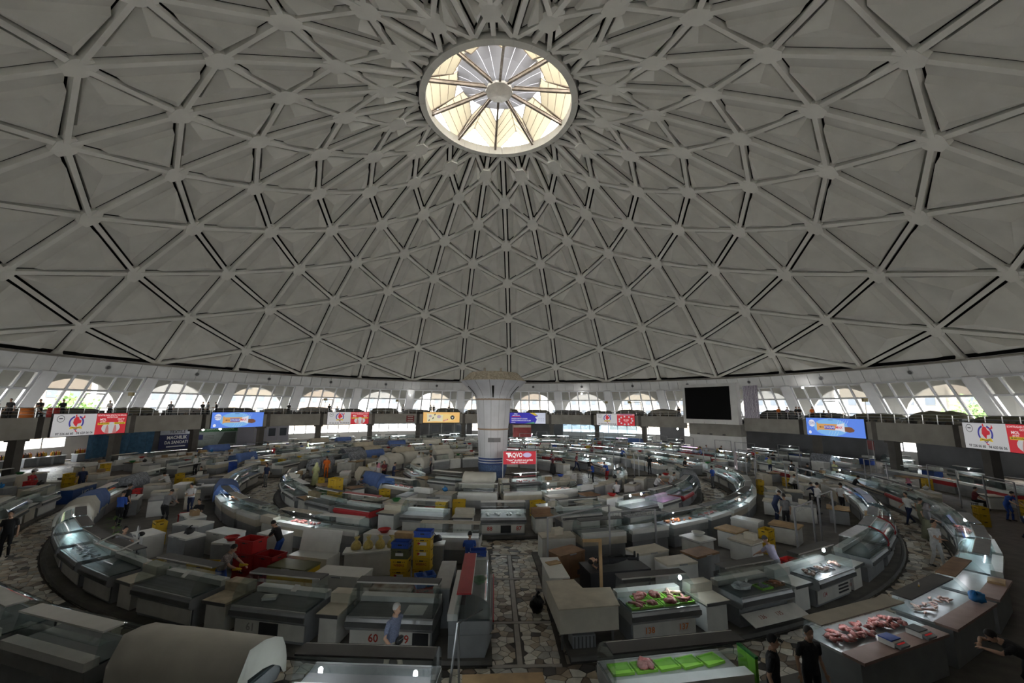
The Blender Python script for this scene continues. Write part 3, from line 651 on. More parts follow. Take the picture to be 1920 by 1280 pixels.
# ------------------------------------------------------------------ where the people stand (x, y, pose, facing, shirt, trousers, hair, label); facing 0 = towards the camera, 90 = to the right
W_, K_, NV, GR_, BL, RD, OR_, LM, LV, DR, KH, TN = 'white', 'black', 'navy', 'grey', 'blue', 'red', 'orange', 'lime', 'lavender', 'darkred', 'khaki', 'tan'
PEOPLE = [
 (-2.23, -31.84, 'walk', 60, 'bluecheck', TN, 'grey', 'white-haired man in a blue checked shirt walking past stall 60 with a waist bag', 1),
 (17.65, -25.60, 'folded', 0, W_, W_, 'black', 'young man all in white walking down the right aisle, hands clasped', 1),
 (6.41, -33.25, 'stand', 0, K_, K_, 'black', 'boy in a dark tee standing beside the open meat counter', 1),
 (5.40, -33.60, 'stand', 50, K_, K_, 'cap', 'man in a black cap and black tee beside the green-lit case', 1),
 (11.15, -32.95, 'leanc', 250, K_, K_, 'black', 'seller in black dozing on his arms beside the blue bag', 1),
 (9.75, -27.55, 'work', 200, LV, GR_, 'greycap', 'person in a lavender shirt and grey cap bending behind case 134', 1),
 (-0.85, -25.2, 'sit', 180, BL, NV, 'black', 'man in a blue tee sitting with his back turned beside the aisle', 1),
 (-18.66, -19.96, 'phone', 180, BL, K_, 'black', 'man in a bright blue tee looking down at the left stalls', 0),
 (-19.76, -18.30, 'stand', 150, K_, K_, 'black', 'man in black standing behind the man in bright blue', 0),
 (-14.30, -24.75, 'sit', 60, GR_, K_, 'black', 'bearded man in a grey patterned shirt sitting beside the fan', 0),
 (-8.45, -27.95, 'work', 90, 'floral', BL, 'black', 'woman with yellow gloves and blue apron beside the red crates', 0),
 (-8.25, -25.1, 'work', 270, K_, BL, 'black', 'man in a black tee reaching over the white freezers', 0),
 (-16.7, -19.6, 'work', 180, GR_, K_, 'black', 'man in a grey shirt bending with his back turned at the left', 0),
 (-16.9, -17.6, 'phone', 0, W_, NV, 'black', 'bearded man in a white tee and navy apron at the left', 0),
 (-14.9, -19.8, 'sit', 0, K_, K_, 'black', 'young man in a black tee sitting next to the apron man', 0),
 (-22.71, -8.50, 'sit', 0, K_, K_, 'black', 'man in black sitting by a cloth-covered case further left', 0),
 (-23.05, -11.22, 'sitwork', 270, W_, GR_, 'black', 'man in a white shirt sitting bent over a laptop-like lid', 0),
 (23.03, -19.85, 'walk', 270, W_, NV, 'black', 'man in a white shirt and blue jeans striding along the right aisle', 1),
 (21.2, -18.0, 'stand', 90, W_, K_, 'black', 'heavy man in a white tee leaning over the red-edged case', 0),
 (19.04, -18.0, 'folded', 90, W_, K_, 'black', 'man in a white tee with folded arms behind the right stalls', 0),
 (15.6, -19.3, 'work', 90, NV, NV, 'black', 'man in a navy tee working beside a brown board table', 0),
 (14.9, -21.0, 'stand', 180, GR_, K_, 'black', 'man in a grey tee seen from behind beside the navy worker', 0),
 (22.4, -11.3, 'sitwork', 90, W_, K_, 'black', 'man in a white tee sitting bent forward at the right', 0),
 (25.53, -6.44, 'stand', 120, K_, K_, 'black', 'man in black standing far right with a phone', 0),
 (25.13, -8.49, 'stand', 180, K_, K_, 'black', 'person in black jacket seen from behind at the far right', 0),
 (22.25, -21.9, 'stand', 60, KH, KH, 'black', 'person in a camouflage dress beside the headscarf woman', 1),
 (21.3, -22.95, 'woman', 60, GR_, KH, 'scarf', 'woman in a grey headscarf shopping in the right aisle', 1),
 (26.0, -22.6, 'leanc', 30, W_, NV, 'black', 'man in a white tee lying forward on the right counter', 0),
 (30.2, -16.8, 'sit', 30, DR, K_, 'black', 'person in a dark red shirt sitting behind the pink-lit case', 0),
 (14.9, -3.59, 'stand', 180, K_, K_, 'black', 'tall man in black seen from behind in the second ring', 0),
 (14.6, 4.7, 'work', 120, BL, K_, 'black', 'man in blue bending over a case beyond the column', 0),
 (10.2, -7.0, 'work', 300, BL, RD, 'black', 'worker in a blue vest among the second ring stalls', 1),
 (8.2, -14.4, 'sit', 180, W_, K_, 'black', 'man in an off-white shirt sitting with his back to the camera', 0),
 (12.51, -13.0, 'work', 40, W_, DR, 'black', 'worker in a white tee and red apron at the second ring', 0),
 (11.1, -13.9, 'work', 60, W_, K_, 'black', 'person in a white tee leaning over a table near the yellow tub', 0),
 (5.43, -3.81, 'woman', 90, DR, K_, 'scarf', 'woman in dark red with a dark scarf right of the column', 0),
 (8.2, -7.8, 'phone', 270, BL, K_, 'black', 'boy in a royal blue tee beside the bright bulbs right of the column', 1),
 (-8.0, -8.2, 'phone', 90, NV, NV, 'black', 'man in navy holding something left of the column', 1),
 (-8.9, -7.6, 'folded', 0, DR, K_, 'black', 'man in a dark red tee with folded arms left of the column', 1),
 (-9.6, -8.2, 'stand', 240, W_, K_, 'black', 'man in a white shirt and dark trousers left of the column', 1),
 (-9.5, -9.2, 'woman', 90, W_, GR_, 'pinkscarf', 'woman in a pink headscarf left of the column', 1),
 (-9.3, -12.3, 'sitwork', 90, GR_, K_, 'black', 'person in grey bent forward behind the yellow crates', 0),
 (-10.1, -14.2, 'sit', 270, K_, K_, 'black', 'person in black sitting next to the yellow and green crates', 0),
 (-14.2, -5.87, 'stand', 200, OR_, OR_, 'black', 'worker in a bright orange uniform in the second ring at the left', 0),
 (-13.6, -9.39, 'woman', 180, LM, LM, 'limescarf', 'woman in a pale lime dress and scarf at the left', 0),
 (-15.6, -4.80, 'stand', 30, DR, K_, 'black', 'person in a maroon checked shirt near the orange uniform', 0),
 (-7.40, -0.65, 'stand', 150, W_, K_, 'black', 'person in a white coat close to the column base', 0),
 (-6.7, -3.26, 'stand', 270, GR_, K_, 'black', 'man in a grey shirt facing the cases left of the column', 0),
 (-32.6, -11.0, 'sit', 90, RD, K_, 'black', 'person in red sitting deep among the left stalls', 0),
 (-30.2, -16.6, 'sitwork', 20, KH, K_, 'scarf', 'woman in a floral scarf behind the left white counter', 0),
 (-20.2, -24.2, 'stand', 30, K_, K_, 'black', 'person in dark clothes at the left edge of the aisle', 1),
 (29.0, -19.4, 'work', 0, BL, BL, 'black', 'man in a bright blue shirt bending at the far right stalls', 0),
 (21.4, -14.9, 'sitwork', 180, NV, K_, 'cap', 'boy in a navy tee and cap sitting with his back turned', 0),
 (29.0, 3.2, 'woman', 0, RD, K_, 'scarf', 'woman in a red robe at the right under the gallery', 0),
 (25.9, 7.61, 'stand', 0, W_, K_, 'black', 'person in white below the big black screen', 0),
 (27.8, 7.9, 'work', 30, K_, K_, 'black', 'person in black under the metal frame below the screen', 0),
]
LANES = [(2.2, 6.4), (7.7, 10.1), (11.4, 15.05), (16.4, 18.6), (19.9, 24.5), (25.8, 27.3), (28.7, 34.7), (36.1, 60)]   # clear radii between the rows
def lane(x, y, margin=0.38):
    R = math.hypot(x, y-CY); best = min((max(a+margin, min(b-margin, R)) for a, b in LANES if b-a > 2*margin), key=lambda r: abs(r-R))
    return Vector((x*best/R, CY+(y-CY)*best/R, 0))
KEEP = []
for i, p in enumerate(PEOPLE):
    q = Vector((p[0], p[1], 0)) if i in (2, 3, 4) else lane(p[0], p[1])
    R = math.hypot(q.x, q.y-CY); q.z = PZ if any(a < R < b for a, b in ((2.4, 7.7), (10.0, 16.45), (18.5, 25.8), (27.4, 36.0))) and not (-0.2 < q.x < 1.75 and q.y < -22) else 0.0
    KEEP.append(q)
# ------------------------------------------------------------------ stall furniture: meshes are made once per size and shared

C = lambda n, c, r=0.5, m=0.0, no=0.15, s=3.0, **k: mat(n, c, r, m, noise=no, scale=s, **k)
M_WB = C('white board', (0.62, 0.61, 0.57), 0.5); M_ENAM = C('white enamel', (0.66, 0.66, 0.63), 0.35, no=0.10)
M_STL = C('brushed steel', (0.48, 0.49, 0.50), 0.35, 0.6); M_GRY = C('grey panel', (0.28, 0.29, 0.30), 0.5); M_DGR = C('dark grey board', (0.095, 0.095, 0.095), 0.5)
M_BLK = C('black plastic', (0.025, 0.025, 0.027), 0.45); M_RED = C('red trim', (0.42, 0.03, 0.035), 0.4); M_BRN = C('brown board', (0.30, 0.17, 0.09), 0.55, no=0.3)
M_BEI = C('beige board', (0.50, 0.46, 0.38), 0.6); M_CRM = C('cream panel', (0.58, 0.53, 0.43), 0.55); M_WOOD = C('pale wood', (0.48, 0.32, 0.16), 0.6, no=0.3)
M_CG = glass('case glass', (0.90, 0.94, 0.94), 0.955, 0.04); M_TUBE_OFF = C('unlit tube', (0.7, 0.7, 0.7), 0.4)
M_TUBE = lamp_mat('lit tube', (0.86, 0.93, 1.0), 6.0); M_TUBEP = lamp_mat('pink tube', (1.0, 0.45, 0.95), 7.0); M_BULB = lamp_mat('lit bulb', (0.9, 0.96, 1.0), 60.0)
M_BLUE = C('blue plastic', (0.035, 0.09, 0.42), 0.4); M_YEL = C('yellow plastic', (0.62, 0.40, 0.02), 0.4, no=0.1); M_REDP = C('red plastic', (0.45, 0.02, 0.02), 0.4, no=0.1)
M_GRN = C('green plastic', (0.03, 0.20, 0.05), 0.4); M_LIME = C('lime plastic', (0.26, 0.58, 0.07), 0.35, no=0.05); M_OLV = C('olive plastic', (0.12, 0.12, 0.05), 0.5)
GL = [(-0.52, 0.80), (-0.555, 0.90), (-0.53, 1.06), (-0.44, 1.22), (-0.29, 1.33), (-0.10, 1.40), (0.0, 1.41)]
CASE_ME = {}
def case_meshes(L):
    L = math.floor(L*5+0.05)/5
    if L in CASE_ME: return L, CASE_ME[L]
    h = L/2; d = {}
    d['plinth'] = MB().box((0, 0.04, 0.25), (L-0.10, 0.86, 0.50)).mesh('plinth', [M_GRY])
    d['front_panel'] = MB().box((0, -0.43, 0.29), (L-0.16, 0.03, 0.40)).mesh('front_panel', [M_WB])
    tub = MB(); tub.extr([(-0.54, 0.80), (-0.58, 0.72), (-0.58, 0.58), (-0.50, 0.50), (0.50, 0.50), (0.52, 0.80)], (-h, 0, 0), (0, 1, 0), (0, 0, 1), (L, 0, 0)); d['tub'] = tub.mesh('tub', [M_STL])
    d['bumper'] = MB().box((0, -0.595, 0.665), (L+0.02, 0.04, 0.11)).mesh('bumper', [M_DGR])
    d['deck'] = MB().box((0, -0.12, 0.815), (L-0.08, 0.76, 0.03)).mesh('deck', [C('case deck darkened as unlit', (0.17, 0.175, 0.18), 0.4, 0.3)])  # shade put into the deck colour of unlit cases; lit ones get steel
    d['rear_counter'] = MB().box((0, 0.41, 0.88), (L-0.04, 0.26, 0.16)).mesh('rear_counter', [M_ENAM])
    g = MB(); vs = [(x, y, z) for x in (-h+0.03, h-0.03) for y, z in GL]; n = len(GL)
    d['glass_front'] = g.add(vs, [(i, i+1, n+i+1, n+i) for i in range(n-1)]).mesh('glass_front', [M_CG], True)
    end = [(y, z) for y, z in GL]+[(0.30, 1.40), (0.38, 0.96), (0.40, 0.80)]
    d['end_glass'] = MB().extr(end, (-0.008, 0, 0), (0, 1, 0), (0, 0, 1), (0.016, 0, 0)).mesh('end_glass', [M_CG])
    d['top_board'] = MB().box((0, 0.14, 1.425), (L+0.02, 0.36, 0.035)).mesh('top_board', [M_DGR])
    d['glass_edge'] = MB().box((0, -0.045, 1.427), (L-0.02, 0.03, 0.03)).mesh('glass_edge', [M_ENAM])
    d['shelf'] = MB().box((0, 0.22, 1.15), (L-0.1, 0.2, 0.015)).mesh('shelf', [M_CG])
    d['lamp_tube'] = MB().tube([(-h+0.12, 0.12, 1.391), (h-0.12, 0.12, 1.391)], 0.013, 6).mesh('lamp_tube', [M_TUBE_OFF])
    fr = MB()
    for y, z in ((-0.53, 0.81), (0.38, 0.82)): fr.box((0, y, z), (L-0.02, 0.05, 0.035))
    d['steel_lip'] = MB().box((0, -0.535, 0.812), (L-0.02, 0.05, 0.035)).mesh('steel_lip', [M_STL])
    CASE_ME[L] = d; return L, d
bulb_me = MB().blob((0, 0, 0), (0.045, 0.045, 0.06), 8, 5, amp=0).mesh('bulb', [M_BULB], True)
def display_case(label, P, rz, L, tub=M_STL, top=M_DGR, panel=M_WB, lit=0, bulbs=(), group=None, simple=False, lift=None, end=None):
    L, d = case_meshes(L); o = thing('display_case', label, 'display case', P, rz, group)
    put('plinth', d['plinth'], o, m=M_GRY if panel is not M_WB else None); put('tub', d['tub'], o, m=tub); put('bumper', d['bumper'], o, m=M_RED if tub is M_RED else None)
    put('deck', d['deck'], o, m=M_STL if lit else None); put('rear_counter', d['rear_counter'], o); put('top_board', d['top_board'], o, m=top)
    g = put('glass_front', d['glass_front'], o)
    if lift: g.location = (0, 0, 0); 
    for s in (-1, 1): put('end_panel', d['end_glass'], o, (s*(L/2-0.015), 0, 0), m=end)
    if panel: put('front_panel', d['front_panel'], o, m=panel)
    if not simple:
        put('glass_edge', d['glass_edge'], o); put('steel_lip', d['steel_lip'], o); put('shelf', d['shelf'], o)
    t = put('lamp_tube', d['lamp_tube'], o, m=(M_TUBE if lit == 1 else M_TUBEP if lit == 2 else None))
    for x in bulbs: put('bulb', bulb_me, o, (x, -0.03, 1.33))
    return o
CNT = {}; TOPS = []
def counter(label, P, rz, L, top=M_ENAM, body=M_WB, riser=True, group=None):
    L = round(L*5)/5
    if L not in CNT:
        CNT[L] = (MB().box((0, -0.02, 0.77), (L, 1.0, 0.06)).mesh('worktop', [M_ENAM]), MB().box((0, 0.0, 0.36), (L-0.12, 0.84, 0.66)).mesh('body', [M_WB]), MB().box((0, 0.30, 0.92), (L-0.04, 0.34, 0.24)).mesh('riser', [M_ENAM]), MB().box((0, -0.525, 0.765), (L, 0.02, 0.08)).mesh('edge_strip', [M_DGR]))
    a, b, c, e = CNT[L]; o = thing('counter', label, 'counter', P, rz, group)
    put('worktop', a, o, m=top); put('body', b, o, m=body); put('edge_strip', e, o)
    if riser: put('riser', c, o, m=top)
    TOPS.append((Vector(P), rz, L, 0.80, -0.2, label))
    return o
FRZ = {}
def freezer(label, P, rz, L=1.3, body=M_ENAM, lid=M_ENAM, group=None, open_=False, h=0.82):
    L = round(L*5)/5; key = (L, h)
    if key not in FRZ:
        FRZ[key] = (MB().box((0, 0, h/2), (L, 0.72, h-0.02)).mesh('body', [M_ENAM]), MB().box((0, 0, 0.035), (L+0.02, 0.74, 0.07)).mesh('lid', [M_ENAM]), MB().box((0, -0.39, 0.03), (0.3, 0.04, 0.03)).mesh('handle', [M_GRY]), MB().box((L*0.3, -0.365, 0.2), (0.3, 0.015, 0.16)).mesh('vent_grille', [M_DGR]))
    b, l, hd, v = FRZ[key]; o = thing('chest_freezer', label, 'freezer', P, rz, group)
    put('body', b, o, m=body); q = put('lid', l, o, (0, 0, h-0.01), m=lid); put('handle', hd, q); put('vent_grille', v, o)
    if not open_: TOPS.append((Vector(P), rz, L, h+0.06, 0.0, label))
    if open_: q.location = (0, 0.34, h+0.34); q.rotation_euler = (R2(78), 0, 0)
    return o
CRT = {}
def crate(label, P, rz, m=M_YEL, s=(0.6, 0.4, 0.32), group=None, logo=None, lidm=None):
    if s not in CRT:
        x, y, h = s; mb = MB(); t = 0.02
        mb.box((0, 0, 0.015), (x-0.04, y-0.04, 0.03))
        for q in (-1, 1):
            mb.box((0, q*(y/2-t), h/2), (x-0.02, t, h)); mb.box((q*(x/2-t), 0, h/2), (t, y-0.02, h))
        rim = MB()
        for q in (-1, 1): rim.box((0, q*(y/2-0.01), h-0.03), (x+0.01, 0.03, 0.06)); rim.box((q*(x/2-0.01), 0, h-0.03), (0.03, y+0.01, 0.06))
        slot = MB()
        for q in (-1, 1):
            slot.box((0, q*(y/2+0.001), h-0.085), (0.14, 0.012, 0.035)); slot.box((q*(x/2+0.001), 0, h-0.085), (0.012, 0.12, 0.035))
            for w in (-0.19, -0.13, 0.13, 0.19): slot.box((w, q*(y/2+0.001), h-0.085), (0.02, 0.012, 0.02))
        for q in (-1, 1):
            for w in (-0.45, -0.15, 0.15, 0.45): mb.box((w*x, q*(y/2-0.006), h*0.42), (0.02, 0.02, h*0.7))
        CRT[s] = [a.mesh(n, [M_YEL]) for a, n in ((mb, 'body'), (rim, 'rim'), (slot, 'handle_slot'))]
    b, r, sl = CRT[s]; o = thing('plastic_crate', label, 'crate', P, rz, group)
    put('body', b, o, m=m); put('rim', r, o, m=m); put('handle_slot', sl, o, m=M_BLK)
    if logo:
        FM = Matrix.Translation((0, -s[1]/2-0.012, s[2]*0.42)) @ Matrix.Rotation(pi/2, 4, 'X')
        if logo == 'plate':
            MB().box((0.03, -s[1]/2-0.006, s[2]*0.42), (0.26, 0.008, 0.10)).build('white_plate', M_ENAM, o)
            MB().blob((-0.10, -s[1]/2-0.008, s[2]*0.42), (0.05, 0.006, 0.035), 7, 4, 3, 0.3).build('red_emblem', M_REDP, o)
        else: words(logo, 0.10, 'lettering', C('dark red print', (0.25, 0.03, 0.02)), o, FM)
    return o
def cloth(label, P, rz, L, m, seed=0, group=None, prof=None, drop=0.5):
    rd = random.Random(seed); pr = prof or [(-0.70, 0.50), (-0.68, 0.80), (-0.63, 1.05), (-0.50, 1.25), (-0.28, 1.39), (0.0, 1.465), (0.37, 1.475), (0.60, 1.06), (0.62, 0.72)]
    n = 9; vs = []; fs = []; h = L/2+0.018; w = len(pr)
    for i in range(n+1):
        x = -h+2*h*i/n
        for j, (y, z) in enumerate(pr):
            e = 0.02*(rd.random()-0.5); vs.append((x, y+e-(0.03*sin(i*2.3+seed) if j < 2 else 0), z+0.025*rd.random()+(0.0 if 1 < j < w-2 else 0.05*sin(i*1.7+seed))))
    for i in range(n):
        for j in range(w-1): fs.append((i*w+j, i*w+j+1, (i+1)*w+j+1, (i+1)*w+j))
    for e, sg in ((0, -1), (n, 1)):             # hanging ends
        b = len(vs); zc = [max(z-drop, 0.55) for y, z in pr]
        for j, (y, z) in enumerate(pr): vs.append((sg*(h+0.012*(j % 2)+0.002), y*0.98, zc[j]))
        for j in range(w-1): fs.append((e*w+j, e*w+j+1, b+j+1, b+j))
    o = MB().add(vs, fs).build('cloth_cover', m, None, P, rz, True)
    return tag(o, label, 'cloth', group)
def stripes(name, c1, c2, sc=18.0, axis=0):
    m = bpy.data.materials.new(name); m.use_nodes = True; nt = m.node_tree; b = nt.nodes['Principled BSDF']; b.inputs['Roughness'].default_value = 0.8
    tc = nt.nodes.new('ShaderNodeTexCoord'); w = nt.nodes.new('ShaderNodeTexWave'); w.inputs['Scale'].default_value = sc/6; w.bands_direction = 'XYZ'[axis]
    r = nt.nodes.new('ShaderNodeValToRGB'); r.color_ramp.interpolation = 'CONSTANT'; r.color_ramp.elements[1].position = 0.5; r.color_ramp.elements[0].color = (*c1, 1); r.color_ramp.elements[1].color = (*c2, 1)
    nt.links.new(tc.outputs['Object'], w.inputs[0]); nt.links.new(w.outputs[0], r.inputs[0]); nt.links.new(r.outputs[0], b.inputs['Base Color']); return m
M_CLO = C('beige cloth', (0.50, 0.45, 0.35), 0.9, no=0.12, s=2); M_CLW = C('off-white cloth', (0.58, 0.56, 0.50), 0.9, no=0.1, s=2); M_CLB = C('blue sheet', (0.10, 0.17, 0.40), 0.8); M_CLG = C('grey patterned cloth', (0.30, 0.32, 0.36), 0.9, no=0.6, s=9)
M_STRP = stripes('red and white stripes', (0.50, 0.05, 0.05), (0.60, 0.56, 0.52))

# meat and trays
M_MEAT = mat('raw red meat', (0.24, 0.03, 0.03), 0.35, col2=(0.44, 0.20, 0.18), scale=9.0); M_PALE = mat('pale poultry', (0.66, 0.50, 0.42), 0.4, col2=(0.50, 0.30, 0.25), scale=7.0); M_FISH = mat('silver fish', (0.45, 0.46, 0.48), 0.3, 0.4, col2=(0.14, 0.15, 0.17), scale=8); M_ORG = mat('orange meat', (0.55, 0.24, 0.10), 0.5, col2=(0.4, 0.12, 0.05), scale=8)
TRAY = MB(); TRAY.box((0, 0, 0.008), (0.42, 0.30, 0.016))
for q in (-1, 1): TRAY.box((0, q*0.155, 0.025), (0.45, 0.025, 0.05)); TRAY.box((q*0.215, 0, 0.025), (0.025, 0.30, 0.05))
TRAY = TRAY.mesh('tray', [M_LIME])
def piece_me(seed, kind):
    rd = random.Random(seed)
    r = (0.13, 0.075, 0.05) if kind == 0 else (0.16, 0.04, 0.03) if kind == 1 else (0.085, 0.075, 0.06)
    return MB().blob((0, 0, r[2]*0.85), r, 9, 6, seed, 0.28).mesh('cut', [M_MEAT], True)
PIECES = [[piece_me(s+10*k, k) for s in range(4)] for k in range(3)]
def meat_tray(label, P, rz, n=4, m=M_MEAT, kind=0, tray=M_LIME, group='trays of meat in the lit case', cat='tray', seed=0):
    rd = random.Random(seed); o = thing('food_tray', label, cat, P, rz, group); put('tray', TRAY, o, m=tray)
    for i in range(n+2 if n else 0):
        q = put('meat_cut', PIECES[kind][rd.randrange(4)], o, (rd.uniform(-.13, .13), rd.uniform(-.08, .08), 0.016+0.03*(i//3)), rd.uniform(0, 6.3), m=m); s = rd.uniform(0.85, 1.15); q.scale = (s, s, s)
    return o
def heap(name, label, P, rz, L, W, n, m, kind, cat, group=None, seed=0, h=0.10):
    rd = random.Random(seed); o = thing(name, label, cat, P, rz, group)
    for i in range(n):
        u, v = rd.uniform(-.5, .5), rd.uniform(-.5, .5); z = h*max(0, 1-2*max(abs(u), abs(v)))*rd.random()
        q = put('piece', PIECES[kind][rd.randrange(4)], o, (u*L, v*W, z), rd.uniform(0, 6.3), m=m); s = rd.uniform(0.6, 0.95); q.scale = (s, s, s)
    return o

# ------------------------------------------------------------------ block plinths with kerbs
AIS = [2.2+90*k for k in range(-2, 2)]          # radial aisles, degrees from below the camera
M_KERB = C('dark kerb', (0.10, 0.095, 0.085), 0.6, no=0.3)
M_YARD = C('worn dark floor of the stalls', (0.13, 0.12, 0.105), 0.6, no=0.4, s=2)
BLK = [(2.4, 7.7), (10.0, 16.45), (18.5, 25.8), (27.4, 36.0)]
for (r0, r1) in BLK:
    for a in AIS:
        gl, gr = (0.0 if r1 < 17 and abs(a-2.2) < 1 else 0.95), (0.0 if r1 < 17 and abs(a+90-2.2) < 1 else 0.95)
        n = 36; sp = lambda r, i: a+math.degrees(gl/r)+(90-math.degrees((gl+gr)/r))*i/n; inn = [ring(r0, sp(r0, i)) for i in range(n+1)]; out = [ring(r1, sp(r1, i)) for i in range(n+1)]
        poly = [(p.x, p.y) for p in out]+[(p.x, p.y) for p in inn[::-1]]
        mb = MB(); m = len(poly); vs = [(x, y, -0.01) for x, y in poly]+[(x, y, PZ-0.001) for x, y in poly]; fs = []
        for i in range(n): fs.append((m+i, m+i+1, m+2*n-i, m+2*n+1-i))
        for i in range(m): fs.append((i, (i+1) % m, m+(i+1) % m, m+i))
        mb.add(vs, fs); struct(mb.build('floor_plinth', M_YARD))
        if r1 in (25.8, 16.45) and abs((a+45+180) % 360-180) < 100:
            struct(MB().tube([ring(r1+0.02, sp(r1, i), 0.05) for i in range(n+1)], 0.085, 6).build('trim_kerb', M_KERB))

# ------------------------------------------------------------------ stall rows
ORD = 'first second third fourth fifth sixth seventh eighth ninth tenth eleventh twelfth thirteenth fourteenth fifteenth sixteenth seventeenth eighteenth nineteenth twentieth'.split()
ORD += ['twenty-'+w for w in ORD[:9]]+['thirtieth']+['thirty-'+w for w in ORD[:9]]+['fortieth']+['forty-'+w for w in ORD[:9]]+['fiftieth']+['fifty-'+w for w in ORD[:9]]
SEQ = {}
def place(row, na, kind):
    side = 'left' if na < 2.2 else 'right'; k = (row, side, kind); SEQ[k] = SEQ.get(k, 0)+1
    return '%s %s of the aisle' % (ORD[min(SEQ[k]-1, len(ORD)-1)], side)
ROWN = {'i1': 'innermost ring by the column', 'i2': 'second ring, inner row', 'o2': 'second ring, outer row', 'i3': 'third ring, inner row', 'o3': 'third ring, outer row', 'i4': 'outermost ring, inner row', 'o4': 'outermost ring, outer row', 'm2': 'middle of the second ring', 'm3': 'middle of the third ring', 'm4': 'middle of the outermost ring'}
def seen(P, m=60):
    q = px_of((P.x, P.y, 1.0)); return q is not None and -m < q[0] < 1920+m and q[1] < 1280+50
def aisle(R, na, half):
    return any(abs((na-a+180) % 360-180) < math.degrees((0.95+half)/R) for a in AIS if R > 17 or abs(a-2.2) > 1)
# ------------------------------------------------------------------ the stalls nearest the camera, one by one
RF3 = 25.67
def rowpos(R, th, D, face): return ring(R-face*D/2, th, PZ)
def at3(n0, n1, D=1.15): n0, n1 = th_of(31, n0), th_of(31, n1); return rowpos(RF3, (n0+n1)/2, D, 1), R2((n0+n1)/2), min(R2(n1-n0)*(RF3-D), 2.6)
def number(o, txt, x, m=None, z=0.30, size=0.26): words(txt, size, 'stall_number', m or C('red number paint', (0.42, 0.04, 0.025), no=0), o, Matrix.Translation((x, -0.447, z)) @ Matrix.Rotation(pi/2, 4, 'X'))
OCC = {}
def take(row, n0, n1): OCC.setdefault(row, []).append((n0, n1))
# left block, outer row, from the aisle leftwards
P, rz, L = at3(-6.9, -2.5); c = display_case('empty grey glass case numbered 60 and 59 behind the white-haired man', P, rz, L, M_STL, M_DGR); number(c, '60', -0.42); number(c, '59', 0.36); c59 = c
MB().box((0.78, -0.45, 0.28), (0.40, 0.03, 0.36)).build('dark_opening', M_BLK, c); MB().box((0.55, -0.12, 0.835), (0.5, 0.5, 0.01)).build('white_tile', M_ENAM, c)
P, rz, L = at3(-8.5, -7.0); counter('small cream counter with riser left of the case numbered 60', P, rz, 0.6, M_CRM, M_WB)
P, rz, L = at3(-13.0, -8.6); c = display_case('dark grey glass case numbered 61 with a price card on its curved glass', P, rz, L, M_GRY, M_DGR); number(c, '61', -0.55, C('faded number', (0.32, 0.30, 0.28)))
MB().box((0, -0.45, 0.28), (0.55, 0.03, 0.34)).build('dark_opening', M_BLK, c); MB().box((0.62, -0.36, 1.30), (0.16, 0.2, 0.004), rx=R2(30)).build('price_card', M_ENAM, c)
o = thing('storage_box', 'flat white plastic box lying in the dark case numbered 61', 'box', P+Vector((-0.35, 0.0, 0.845)), rz+0.4); MB().box((0, 0, 0.03), (0.34, 0.22, 0.06)).build('base', M_ENAM, o); MB().box((0, 0, 0.068), (0.36, 0.24, 0.016)).build('lid', M_WB, o)
P, rz, L = at3(-15.0, -13.1); counter('cream counter with a worn brown top between two dark glass cases', P, rz, 0.8, C('worn cream top', (0.50, 0.42, 0.30), 0.6, no=0.35, s=4), M_WB)
P, rz, L = at3(-20.1, -15.2); c = display_case('large dark empty glass case with a white price card, fourth left of the aisle', P, rz, L, M_GRY, M_DGR, bulbs=()); MB().box((0.62, -0.36, 1.30), (0.16, 0.22, 0.004), rx=R2(30)).build('price_card', M_ENAM, c)
P, rz, L = at3(-22.1, -20.3); counter('cream counter with a bare top right of the tilted glass case', P, rz, 0.8, M_CRM, M_WB)
P, rz, L = at3(-26.6, -22.3); c = display_case('glass case with a framed lid tilted up, on the bend of the ring', P, rz, L, M_GRY, M_DGR)
fr = MB()
for p, q in (((-0.8, 0, 0), (0.8, 0, 0)), ((0.8, 0, 0), (0.8, 0.55, 0)), ((0.8, 0.55, 0), (-0.8, 0.55, 0)), ((-0.8, 0.55, 0), (-0.8, 0, 0))): fr.bar(p, q, 0.05, 0.03)
o = fr.build('lid_frame', M_ENAM, c, (0, -0.35, 1.45)); o.rotation_euler = (R2(18), 0, 0)
P, rz, L = at3(-31.5, -27.0); c = display_case('lit glass case full of silver fish at the left bend', P, rz, L, M_GRY, M_DGR, lit=1)
for i in range(4): heap('fish_pile', 'row of silver fish in the lit case, %s from the aisle' % ORD[i], P+Matrix.Rotation(rz, 3, 'Z') @ Vector((0.75-i*0.5, -0.12, 0.852)), rz, 0.36, 0.34, 9, M_FISH, 1, 'fish', 'fish in the lit case', 20+i, 0.05)
P, rz, L = at3(-36.3, -32.0); display_case('glass case with a bright steel lid edge beside the potted plant', P, rz, L, M_GRY, M_DGR, lit=1)
P, rz, L = at3(-41.0, -36.8); display_case('glass case with a glowing bulb in front of the man in blue', P, rz, L, M_STL, M_DGR, lit=1, bulbs=(0.3,))
take('o3', th_of(31, -41.2), 0.6)
